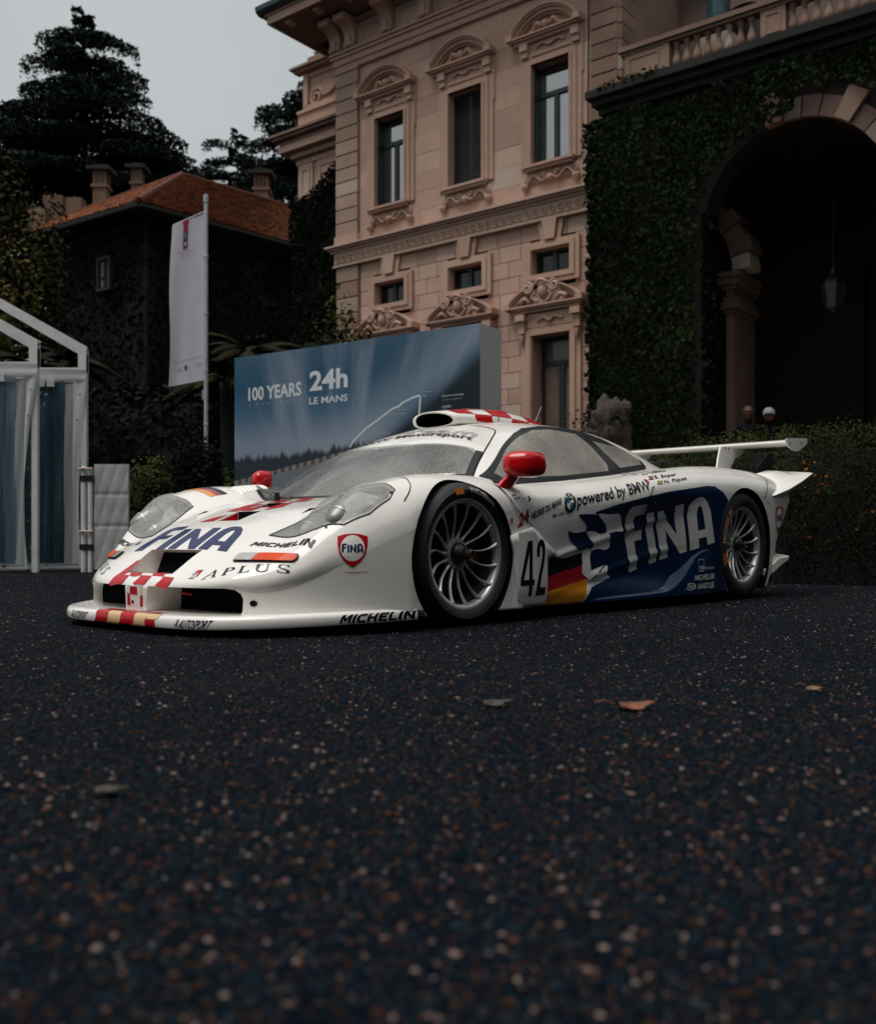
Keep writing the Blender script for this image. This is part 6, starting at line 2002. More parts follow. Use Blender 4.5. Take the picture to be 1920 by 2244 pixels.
def ivy_panel(name, label, loc, rz, boxes, holes, density, size, mat, seed, depth=.16, edge=None, cat='ivy'):
    """ivy over an upright wall face; boxes (s0,s1,z0,z1) on the plane y = yp facing -y"""
    t = thing(name, label, cat, loc, rz)
    rs = np.random.RandomState(seed)
    Ps = []
    for (s0, s1, z0, z1, yp) in boxes:
        n = int((s1 - s0) * (z1 - z0) * density)
        s = s0 + (s1 - s0) * rs.rand(n); z = z0 + (z1 - z0) * rs.rand(n)
        P = np.stack([s, np.full(n, yp), z], 1)
        wob = vnoise(P, 1.6, seed + 1)
        ok = np.ones(n, bool)
        for h in holes: ok &= ~h(s, z, wob)
        P = P[ok]; wob = wob[ok]
        P[:, 1] -= depth * (.45 + .55 * vnoise(P, 3.1, seed + 2)) * rs.rand(len(P)) ** .5 + .02
        P[:, 0] += .05 * (rs.rand(len(P)) - .5); 
        Ps.append(P)
    P = np.concatenate(Ps)
    N = np.tile(np.array([0, -1, -.25]), (len(P), 1))
    tone = .40 + .22 * vnoise(P, 1.1, seed + 5) + .20 * vnoise(P * np.array([1, 1, 2.6]), 2.6, seed + 8) + .45 * (rs.rand(len(P)) - .5) + .25 * (rs.rand(len(P)) > .97)
    o = leaf_mesh('leaves', P, N, size, rs, mat, t, tone, spread=.65)
    o['kind'] = 'stuff'
    return t

# ivy over the portico front
def arch_hole(s, z, w):
    r = AR + .02 + .10 * w
    lim = np.hypot(s - AC, np.maximum(z - AZ, 0) ) < r + .25 * np.clip((s - 12.0) / 1.5, 0, 1)
    return lim & (z < AZ + AR + .8) 
def stone_gap(s, z, w): return (z > 7.1) & (s > 12.35) & (z < 8.1 + .08 * w) & (np.hypot(s - AC, z - AZ) < AR + .55)
def top_edge(s, z, w): return z > 8.66 + .12 * w
iv = ivy_panel('ivy_wall', 'thick dark green ivy covering the portico front around its arch', VLOC, VR,
          [(8.22, 16.4, .8, 8.8, YP - .09)], [arch_hole, stone_gap, top_edge], 640, .092, M_IVY, 11, .36)
rs_ = np.random.RandomState(77)
n = 3200; P = np.stack([8.28 - .16 * rs_.rand(n) * (.5 + .5 * np.sin(np.linspace(0, 40, n))), YP + .45 * rs_.rand(n) - .15, .8 + 7.8 * rs_.rand(n)], 1)
leaf_mesh('edge_leaves', P, np.tile([-1., -.5, -.1], (n, 1)), .13, rs_, M_IVY, iv, .4 + .3 * (rs_.rand(n) - .5))['kind'] = 'stuff'
# strands hanging down beside the pillar inside the arch
n = 2600; a = rs_.rand(n) ** 1.6; P = np.stack([10.56 + .16 * a * rs_.rand(n), YP - .05 + .5 * rs_.rand(n), 2.0 + 4.4 * rs_.rand(n)], 1)
leaf_mesh('hanging_leaves', P, np.tile([.3, -1., -.2], (n, 1)), .12, rs_, M_DARKIVY, iv, rs_.rand(n))['kind'] = 'stuff'
n = 260; P = np.stack([8.5 + 1.5 * rs_.rand(n), YP - .25 - .2 * rs_.rand(n), 9.08 + .12 * rs_.rand(n)], 1)
leaf_mesh('ledge_plants', P, np.tile([0, -.5, 1.], (n, 1)), .09, rs_, M_BUSH, iv)['kind'] = 'stuff'

# ivy on the side wing, left of the villa
def wing_top(s, z, w): return z > 10.55 + .35 * w + .25 * np.clip(s + 2, -1, 2)
def wing_left(s, z, w): return s < -3.05 + .18 * w
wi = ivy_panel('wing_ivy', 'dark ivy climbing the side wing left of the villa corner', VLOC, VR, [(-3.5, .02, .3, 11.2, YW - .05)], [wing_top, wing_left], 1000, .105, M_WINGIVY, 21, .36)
m = MB(); m.box(-3.1, .0, YW - .045, YW - .005, 0, 10.35); m.build('stem_mat', M_SOILDARK, wi)

# ------------------------------------------------------------------ tiled house behind
HC = np.array([-8.97, 30.0]); hu = np.array([.695, .719]); hv_ = np.array([-.823, .568])
house = thing('ivy_house', 'dark ivy covered house with a low orange tiled roof', 'house', (0, 0, 0))
EZ, RZ_ = 10.5, 12.75
def hp(a, b, z): return (HC[0] + hu[0] * a + hv_[0] * b, HC[1] + hu[1] * a + hv_[1] * b, z)
LU, LV = 13.0, 6.9
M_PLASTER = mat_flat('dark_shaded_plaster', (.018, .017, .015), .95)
m = MB()
i = .9
for (p, q) in (((i, i), (LU, i)), ((i, i), (i, LV - i))):
    pass
w = MB()
vs = [hp(i, i, 0), hp(LU, i, 0), hp(LU, LV - i, 0), hp(i, LV - i, 0), hp(i, i, EZ), hp(LU, i, EZ), hp(LU, LV - i, EZ), hp(i, LV - i, EZ)]
w.add(vs, [(0, 1, 5, 4), (1, 2, 6, 5), (2, 3, 7, 6), (3, 0, 4, 7)]); w.build('wall', M_PLASTER, house)
A0 = hp(3.4, 2.5, RZ_); A1 = hp(LU, 2.5, RZ_)
eav = MB(); eav.add([hp(0, 0, EZ), hp(LU, 0, EZ), hp(LU, LV, EZ), hp(0, LV, EZ), A0, A1], [(0, 3, 2, 1), (0, 1, 5, 4), (3, 0, 4), (2, 3, 4, 5)])
rfm = mat_stone('terracotta_tile', (.30, .092, .040), .35, .85, .8, 10, .4, (.34, .17, .08))
roof = eav.build('roof', mat_flat('roof_boarding', (.06, .03, .02), .9), house)
fb = MB(); fb.path([hp(0, 0, EZ - .05), hp(LU, 0, EZ - .05)], .09, 6); fb.path([hp(0, 0, EZ - .05), hp(0, LV, EZ - .05)], .09, 6); fb.build('eaves_board', M_PLASTER, roof)
# curved tiles laid in rows on both visible slopes, one mesh per slope
def tile_slope(c0, c1, t0, t1, rows, ncol, seed):
    """quad slope: eave c0->c1, ridge t0->t1"""
    c0, c1, t0, t1 = map(np.array, (c0, c1, t0, t1)); rs = np.random.RandomState(seed)
    V = []; F = []; T = []
    up = np.cross(c1 - c0, t0 - c0); up = up / np.linalg.norm(up); up = up if up[2] > 0 else -up
    for r in range(rows):
        f0, f1 = r / rows, (r + 1.25) / rows
        e0, e1 = c0 + (t0 - c0) * f0, c1 + (t1 - c1) * f0
        g0, g1 = c0 + (t0 - c0) * min(f1, 1), c1 + (t1 - c1) * min(f1, 1)
        L = np.linalg.norm(e1 - e0); n = max(2, int(ncol * L / np.linalg.norm(c1 - c0)))
        for k in range(n):
            u0, u1 = k / n, (k + 1) / n
            a, b = e0 + (e1 - e0) * u0, e0 + (e1 - e0) * u1
            c, d = g0 + (g1 - g0) * u1, g0 + (g1 - g0) * u0
            h = .05 + .02 * rs.rand(); b0 = len(V)
            mid_e, mid_g = (a + b) / 2, (c + d) / 2
            V += [a + up * .012, mid_e + up * (h + .035), b + up * .012, c + up * .005, mid_g + up * .03, d + up * .005]
            F += [(b0, b0 + 1, b0 + 4, b0 + 5), (b0 + 1, b0 + 2, b0 + 3, b0 + 4)]
            T += [rs.rand()] * 6
    me = bpy.data.meshes.new('roof_tiles'); me.from_pydata([tuple(v) for v in V], [], F)
    at = me.attributes.new('tone', 'FLOAT', 'POINT'); at.data.foreach_set('value', np.array(T, np.float32))
    me.materials.append(M_TILE)
    o = bpy.data.objects.new('roof_tiles', me); link(o, roof); o['kind'] = 'stuff'
M_TILE = mat_leaf('clay_tile', [(0, (.085, .030, .015)), (.35, (.20, .060, .024)), (.7, (.30, .098, .038)), (.92, (.36, .15, .065)), (1, (.14, .09, .06))], .8, .2)
tile_slope(hp(-.05, -.05, EZ + .02), hp(LU, -.05, EZ + .02), A0, A1, 34, 105, 4)
tile_slope(hp(-.05, LV + .05, EZ + .02), hp(-.05, -.05, EZ + .02), A0, tuple(np.array(A0) + np.array([.01, 0, 0])), 34, 46, 5)
rd_ = MB(); rd_.path([hp(0, 0, EZ + .08), A0, A1], .11, 7); rd_.path([hp(0, LV, EZ + .08), A0], .11, 7); rd_.build('ridge_tiles', M_TILE, roof)
M_CHIM = mat_stone('chimney_render', (.19, .115, .085), .15, grime=.9)
def chimney(x, y, z0, z1, w):
    c = bpy.data.objects.new('chimney', None); link(c, house)
    m = MB(); m.box(x - w, x + w, y - w, y + w, z0, z1 - .75); m.box(x - w - .06, x + w + .06, y - w - .06, y + w + .06, z1 - .80, z1 - .70); m.build('stack', M_CHIM, c)
    m = MB()
    for dx in (-1, -.33, .33, 1):
        for dy in (-1, 1): m.box(x + dx * (w - .05) - .05, x + dx * (w - .05) + .05, y + dy * (w - .05) - .05, y + dy * (w - .05) + .05, z1 - .70, z1 - .22)
    m.build('chimney_pillars', M_CHIM, c)['kind'] = 'stuff'
    m = MB(); m.box(x - w - .18, x + w + .18, y - w - .18, y + w + .18, z1 - .22, z1 - .10); m.box(x - w - .02, x + w + .02, y - w, y + w, z1 - .10, z1); m.build('chimney_cap', M_PLASTER, c)
def at_px(px, Y): return (px - 886.5) / 2028 * Y
def z_px(py, Y): return .369 + (1095 - py) / 2028 * Y
chimney(at_px(205, 35), 35, 10.5, z_px(337, 35), .23)
chimney(at_px(278, 37.5), 37.5, 11, z_px(333, 37.5), .19)
chimney(at_px(530, 37), 37, 11.3, z_px(346, 37), .26)
for bx_ in ((at_px(95, 37), at_px(133, 37), 36.6, 37.4, 10.5, z_px(402, 37)), (at_px(140, 36), at_px(170, 36), 35.7, 36.2, 10.5, z_px(405, 36)), (at_px(62, 34), at_px(96, 34), 33.7, 34.4, 10, z_px(425, 34))):
    m = MB(); m.box(*bx_); m.build('parapet', M_CHIM, house)
rl = MB(); vs = [np.array(hp(4.2, 1.0, 0)), np.array(hp(5.2, 1.0, 0)), np.array(hp(5.2, 1.45, 0)), np.array(hp(4.2, 1.45, 0))]
def on_roof(a, b): return hp(a, b, EZ + (RZ_ - EZ) * b / (2.5) + .13)
rl.add([on_roof(9, 1.2), on_roof(9.9, 1.2), on_roof(9.9, 1.7), on_roof(9, 1.7)], [(0, 1, 2, 3)]); rl.build('roof_light', M_PANE, roof)
rng2 = np.random.RandomState(9)
M_CURTAIN = mat_flat('pale_curtain', (.16, .17, .17), .9)
for (px, py, wpx, hpx, Y, cur) in ((214, 555, 30, 56, 32.0, 1), (150, 590, 30, 60, 33.4, 0), (515, 585, 26, 66, 35.0, 1)):
    wd = bpy.data.objects.new('window', None); link(wd, house)
    x, z = at_px(px, Y), z_px(py, Y); hw, hh = wpx / 2028 * Y / 2, hpx / 2028 * Y / 2
    dirv = hu if px > 280 else -hv_
    # on the wall plane
    m = MB(); ang = math.atan2(dirv[1], dirv[0])
    Mx = Matrix.Translation((x, Y, z)) @ Matrix.Rotation(ang, 4, 'Z')
    m.box(-hw - .1, hw + .1, -.12, .3, hh, hh + .1); m.box(-hw - .1, hw + .1, -.12, .3, -hh - .1, -hh); m.box(-hw - .1, -hw, -.12, .3, -hh, hh); m.box(hw, hw + .1, -.12, .3, -hh, hh); m.box(-.03, .03, -.05, .0, -hh, hh)
    xform(m.build('window_frame', M_PLASTER, wd), Mx)
    m = MB(); m.box(-hw, hw, .0, .02, -hh, hh); xform(m.build('pane', mat_pane('house_window_glass', (.004, .006, .008), .1), wd), Mx)
    m = MB(); m.box(-hw, -hw * .45, -.02, -.005, -hh, hh); m.box(hw * .35, hw * .75, -.02, -.005, -hh, hh)
    xform(m.build('curtain', M_CURTAIN if cur else M_PLASTER, wd), Mx)
# ivy skin on the house
def house_ivy(a0, b0, a1, b1, n, seed):
    rs = np.random.RandomState(seed); u = rs.rand(n); z = EZ * rs.rand(n) - .3
    p0, p1 = np.array(hp(a0, b0, 0)[:2]), np.array(hp(a1, b1, 0)[:2])
    d = (p1 - p0) / np.linalg.norm(p1 - p0); nn = np.array([d[1], -d[0]])
    if nn[1] > 0: nn = -nn
    P = np.zeros((n, 3)); P[:, :2] = p0 + (p1 - p0) * u[:, None]; P[:, 2] = np.maximum(z, 0)
    off = .10 + .22 * (.5 + .5 * vnoise(P, 1.5, seed)) * rs.rand(n)
    P[:, :2] += nn * off[:, None]
    o = leaf_mesh('ivy_leaves', P, np.tile([nn[0], nn[1], -.2], (n, 1)), .15, rs, M_DARKIVY, house, .35 + .3 * vnoise(P, .9, seed + 3) + .4 * (rs.rand(n) - .5)); o['kind'] = 'stuff'
house_ivy(i, i, LU, i, 17000, 31); house_ivy(i, i, i, LV - i, 8000, 32)

# ------------------------------------------------------------------ trees
def cedar(label, x, y, h, R0, seed, trunk_r=.45, lean=0, zfrac=.25, group=None, layers=15, first_gap=None):
    t = thing('cedar_tree', label, 'tree', (x, y, 0), 0, group)
    rs = np.random.RandomState(seed); rg = random.Random(seed)
    m = MB(); pts = [(lean * q * q + .15 * math.sin(3 * q), .1 * math.sin(5 * q), h * q) for q in np.linspace(0, .97, 12)]
    m.path(pts, [trunk_r * (1 - .93 * q) for q in np.linspace(0, 1, 12)], 9); m.build('trunk', M_BARK, t, True)
    br = MB(); LP = []; LN = []; TN = []
    for k in range(layers):
        f = zfrac + (1 - zfrac) * (k / (layers - 1)) ** .92
        z = h * f
        rad = min(R0 * max(1.005 - f, .004) ** .62, R0 * .50) * (.82 + .30 * rg.random()) + .2
        nb = 8 + rg.randrange(2)
        a0 = rg.random() * 6.28
        for q in range(nb):
            a = a0 + 6.283 * q / nb + rg.uniform(-.35, .35)
            L = rad * rg.uniform(.72, 1.12)
            zz = z + rg.uniform(-.35, .35) * h / layers
            rise = rg.uniform(-.02, .12)
            P = []
            for s_ in np.linspace(0, 1, 7):
                P.append((lean * f * f + L * s_ * math.cos(a), L * s_ * math.sin(a), zz + L * (rise * math.sin(s_ * 2.2) - .13 * s_ * s_)))
            br.path(P, [.11 * trunk_r / .45 * (1 - .85 * s_) for s_ in np.linspace(0, 1, 7)], 5)
            # flat drooping plates of needles along the limb
            nl = int(165 * L * max(1, L / 2.2))
            u = .16 + .86 * rs.rand(nl) ** .75
            wd = (.10 + .34 * np.sin(np.clip(u, 0, 1) * 2.5)) * L * .62
            sd = (rs.rand(nl) * 2 - 1) * wd
            px = lean * f * f + L * u * math.cos(a) - sd * math.sin(a); py = L * u * math.sin(a) + sd * math.cos(a)
            droop = rs.rand(nl) ** 2.6 * (.12 + .60 * u * u) * .95
            pz = zz + L * (rise * np.sin(u * 2.2) - .13 * u * u) - .10 * np.abs(sd) - droop + .12
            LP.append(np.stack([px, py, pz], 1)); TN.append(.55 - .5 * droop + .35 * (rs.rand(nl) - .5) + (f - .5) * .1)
    P = np.concatenate(LP); T = np.concatenate(TN)
    n = len(P)
    br.build('branches', M_BARK, t, True)
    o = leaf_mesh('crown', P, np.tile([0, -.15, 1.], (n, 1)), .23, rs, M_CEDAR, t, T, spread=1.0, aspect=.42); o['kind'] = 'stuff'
    return t
cedar('tall dark layered cedar rising behind the tiled house', at_px(168, 50), 50, z_px(46, 50), 13.2, 43, .5, 0, .50, layers=15)
cedar('dark cedar with drooping boughs half hidden behind the side wing', at_px(668, 47), 47, z_px(118, 47), 11.5, 8, .5, 0, .45, layers=12)
cedar('distant low cedar between the house roof and the side wing', at_px(480, 58), 58, z_px(285, 58), 10.5, 15, .4, 0, .45, layers=9)

def round_tree(name, label, x, y, z0, z1, rx, n, size, mat, seed, trunk=True, cat='tree', clumps=26, ry=None):
    t = thing(name, label, cat, (x, y, 0))
    rs = np.random.RandomState(seed); ry = ry or rx
    zc_, rz_ = (z0 + z1) / 2, (z1 - z0) / 2
    # clump centres over the crown
    C = rs.randn(clumps, 3); C /= np.linalg.norm(C, axis=1)[:, None]; C *= (.45 + .5 * rs.rand(clumps))[:, None]
    per = n // clumps; LP = []; LN = []; TT = []
    for c in C:
        d = rs.randn(per, 3); d /= np.linalg.norm(d, axis=1)[:, None]
        r = (.32 + .12 * rs.rand()) * (.75 + .3 * rs.rand(per))[:, None]
        q = c + d * r
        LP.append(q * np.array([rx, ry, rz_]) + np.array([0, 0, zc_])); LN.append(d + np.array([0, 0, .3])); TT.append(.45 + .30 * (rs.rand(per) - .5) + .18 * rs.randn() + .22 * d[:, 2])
    P = np.concatenate(LP); N = np.concatenate(LN); T = np.concatenate(TT)
    if cat != 'tree':
        P[:, 2] = np.maximum(P[:, 2], .02)
    m = MB()
    if trunk:
        m.path([(0, 0, 0), (.05, .02, z0 * .6), (0, 0, zc_)], [.22, .17, .08], 8)
    for c in C[:14]:
        p = c * np.array([rx, ry, rz_]) * .9 + np.array([0, 0, zc_])
        if p[2] < .05: p[2] = .05
        m.path([(0, 0, max(.02, zc_ - rz_ * .8)), tuple(p * np.array([.5, .5, 1]) - np.array([0, 0, .1 * rz_])), tuple(p)], [.06 if trunk else .02, .035 if trunk else .012, .008], 5)
    m.build('trunk' if trunk else 'stems', M_BARK, t, True)
    o = leaf_mesh('crown' if cat == 'tree' else 'foliage', P, N, size, rs, mat, t, T, spread=.7); o['kind'] = 'stuff'
    return t
round_tree('broadleaf_tree', 'yellow green leafy tree at the left edge above the marquees', at_px(-40, 25), 25, 2.5, z_px(325, 25), 1.75, 22000, .13, M_OLIVE, 61, clumps=44)
round_tree('shrub', 'dark rounded shrub growing against the villa lower left wall', at_px(690, 22), 22, 1.5, z_px(598, 22), .72, 4200, .11, M_OLIVE, 62, True, 'shrub')
round_tree('shrub', 'large dark shrub below the side wing behind the blue panel', at_px(590, 19), 19, .1, z_px(655, 19), 1.5, 7000, .13, M_DARKIVY, 63, True, 'shrub')
round_tree('shrub', 'low rounded bush behind the padded grey barrier', at_px(292, 13.4), 13.4, .0, z_px(925, 13.4), .55, 7000, .045, M_BUSH, 64, False, 'shrub')
round_tree('shrub', 'small pale bush beside the left edge of the blue panel', at_px(468, 13.0), 13.0, .0, z_px(958, 13.0), .16, 1300, .045, M_BUSH, 65, False, 'shrub')
round_tree('shrub', 'dark bush at the foot of the flag pole', at_px(405, 13.3), 13.3, .0, z_px(882, 13.3), .5, 4200, .06, M_DARKIVY, 66, False, 'shrub')
def palm(label, x, y, z, L, seed, n=11):
    t = thing('palm', label, 'palm', (x, y, 0)); rs = random.Random(seed)
    m = MB(); m.path([(0, 0, 0), (.05, 0, z * .5), (0, 0, z)], [.13, .11, .09], 8); m.build('trunk', M_SOILDARK, t, True)
    rr = np.random.RandomState(seed); V = []; F = []; T = []; rb = MB()
    for k in range(n):
        a = 6.283 * k / n + rs.uniform(-.2, .2); el = rs.uniform(.1, 1.0); l = L * rs.uniform(.75, 1.1); tn = rr.rand()
        sp = []
        for s_ in np.linspace(0, 1, 9):
            r = l * s_ * math.cos(el * (1 - .4 * s_)); zz = z + l * (math.sin(el) * s_ - .62 * s_ * s_)
            sp.append(np.array([r * math.cos(a), r * math.sin(a), zz]))
        rb.path([tuple(p) for p in sp], [.02 * (1 - .8 * q / 8) for q in range(9)], 4)
        sd = np.array([-math.sin(a), math.cos(a), 0])
        for q in range(60):
            s_ = .12 + .88 * q / 59; i0 = min(7, int(s_ * 8)); fr = s_ * 8 - i0; p = sp[i0] * (1 - fr) + sp[i0 + 1] * fr
            fl = (sp[min(8, i0 + 1)] - sp[i0]); fl = fl / np.linalg.norm(fl)
            ln = l * .26 * math.sin(.35 + 2.5 * s_)
            for sg in (-1, 1):
                d = sd * sg * .8 + fl * .6 + np.array([0, 0, -.35]); d /= np.linalg.norm(d)
                b = len(V); w_ = fl * .011
                V += [p - w_, p + w_, p + d * ln]; F.append((b, b + 1, b + 2)); T += [tn * .6 + .4 * rr.rand()] * 3
    me = bpy.data.meshes.new('fronds'); me.from_pydata([tuple(v) for v in V], [], F)
    at = me.attributes.new('tone', 'FLOAT', 'POINT'); at.data.foreach_set('value', np.array(T, np.float32)); me.materials.append(M_PALM)
    o = bpy.data.objects.new('fronds', me); link(o, t); o['kind'] = 'stuff'
    rb.build('ribs', M_PALM, t)
palm('shaded palm with arching fronds just right of the white flag', at_px(505, 17), 17, 3.5, 1.3, 71, 15)
palm('small palm with low fronds below the shaded palm', at_px(455, 16), 16, 2.9, 1.0, 72, 13)
palm('dim palm seen above the front marquee', at_px(60, 16.5), 16.5, 3.2, 1.0, 73, 13)
palm('dim palm seen above the rear marquee', at_px(135, 15.5), 15.5, 3.1, .9, 74, 13)
# tall hedge bank in front of the house
def hedge(name, label, pts, hgt, wid_, n, size, mat, seed, cat='hedge', prof=2.6):
    """rounded hedge along a plan line"""
    t = thing(name, label, cat, (pts[0][0], pts[0][1], 0)); o0 = np.array(pts[0])
    rs = np.random.RandomState(seed); L = [np.array(p) for p in pts]; seg = [np.linalg.norm(b - a) for a, b in zip(L[:-1], L[1:])]; tot = sum(seg)
    u = rs.rand(n) * tot; P = np.zeros((n, 3)); N = np.zeros((n, 3)); c = 0
    th_ = np.pi * rs.rand(n)
    for a, b, s_ in zip(L[:-1], L[1:], seg):
        k = (u >= c) & (u <= c + s_); f = (u[k] - c) / s_; d = (b - a) / s_; nn = np.array([d[1], -d[0]])
        x = np.sign(np.cos(th_[k])) * np.abs(np.cos(th_[k])) ** (2 / prof) * wid_ / 2; z = np.sin(th_[k]) ** (2 / prof) * hgt
        P[k, :2] = a + (b - a) * f[:, None] + nn * x[:, None]; P[k, 2] = z
        N[k, :2] = nn * np.cos(th_[k])[:, None]; N[k, 2] = np.sin(th_[k]); c += s_
    # rounded ends
    e = np.minimum(u, tot - u); sh = np.sqrt(np.clip(1 - (1 - np.clip(e / (wid_ / 2), 0, 1)) ** 2, 0, 1)); P[:, 2] *= .35 + .65 * sh
    w = vnoise(P, 1.7, seed + 1); w2 = vnoise(P, 5, seed + 2)
    inn = 1 - .10 * rs.rand(n) ** 2
    P[:, 2] *= inn * (1 + .07 * w); P += N * (.05 * w2 + .05 * rs.randn(n))[:, None]
    P[:, 2] = np.maximum(P[:, 2], .01)
    P[:, :2] -= o0
    T = .26 + .20 * w2 + .46 * N[:, 2] ** 2 + .45 * (rs.rand(n) - .5)  # upward-facing leaves toned lighter, light on the top put into the colour
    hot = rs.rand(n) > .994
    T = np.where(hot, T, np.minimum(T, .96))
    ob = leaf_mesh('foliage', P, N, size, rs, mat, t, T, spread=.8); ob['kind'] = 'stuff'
    core_ = MB(); 
    for a, b in zip(L[:-1], L[1:]):
        a2, b2 = a - o0, b - o0; d = (b - a) / np.linalg.norm(b - a); nn = np.array([d[1], -d[0]])
        sec = [(math.copysign(abs(math.cos(q)) ** (2 / prof), math.cos(q)) * wid_ * .44, math.sin(q) ** (2 / prof) * hgt * .90) for q in np.linspace(0, math.pi, 11)]
        vs = []
        for p, sc_ in ((a2 - d * 0, 1), (b2, 1)): vs += [(p[0] + nn[0] * x, p[1] + nn[1] * x, z) for x, z in sec]
        core_.add(vs, [(q, q + 1, 11 + q + 1, 11 + q) for q in range(10)] + [tuple(range(11)), tuple(range(11, 22))])
    core_.build('twiggy_core', M_SOILDARK, t)
    return t
hedge('hedge', 'rounded green hedge flecked with orange leaves behind the car tail', [(2.2, 10.4), (3.2, 9.3), (4.3, 8.75), (6.2, 8.3)], 1.34, 1.5, 110000, .024, M_HEDGE, 81)
hedge('hedge', 'lower hedge glimpsed under the rear wing', [(1.2, 12.2), (3.0, 11.4)], 1.30, 1.1, 26000, .030, M_HEDGE, 82)
hedge('hedge', 'tall dark hedge bank in front of the ivy house', [(-9.5, 17.8), (-3.0, 16.8)], 3.0, 1.8, 14000, .11, M_DARKIVY, 83)
hedge('hedge', 'dark low hedge behind the padded barrier and flag pole', [(-6.6, 14.4), (-2.2, 14.2)], 1.25, 1.2, 9000, .075, M_DARKIVY, 84)
hedge('hedge', 'dark planting along the foot of the villa', [(-3.6, 21.2), (-1.2, 19.6)], 2.2, 1.6, 7000, .10, M_DARKIVY, 85)
# orange young leaves on the flank of the near hedge
rs_ = np.random.RandomState(19); n = 260
hx = 3.0 + 2.6 * rs_.rand(n) ** .8; cl = .10 * rs_.randn(n, 3)
cen = np.stack([3.0 + 2.6 * rs_.rand(26), np.zeros(26), .35 + .70 * rs_.rand(26)], 1)[rs_.randint(0, 26, n)]
P = cen + np.stack([.07 * rs_.randn(n), np.zeros(n), .06 * rs_.randn(n)], 1)
P[:, 1] = np.interp(P[:, 0], [2.2, 3.2, 4.3, 6.2], [10.4, 9.3, 8.75, 8.3]) - .74 * np.sqrt(np.clip(1 - (np.clip(P[:, 2], 0, 1.3) / 1.36) ** 4, 0, 1)) - .05 * rs_.rand(n)
near = [o for o in bpy.data.objects if o.get('category') == 'hedge' and 'orange' in o.get('label', '')][0]
P = P - np.array([near.location.x, near.location.y, 0])
leaf_mesh('orange_leaves', P, np.tile([0, -1., .3], (n, 1)), .032, rs_, mat_leaf('orange_leaf', [(0, (.30, .05, .006)), (1, (.62, .16, .02))]), near)['kind'] = 'stuff'
# unseen wood edge behind the camera, added to darken the car's reflections
w_ = hedge('hedge', 'unseen dark wood edge added to darken reflections in the car', [(-16, -9), (-4, -13), (8, -13), (15, -8), (16, 2), (15, 12)], 11.0, 3.5, 36000, .5, M_DARKIVY, 86, 'hedge', 3.2)
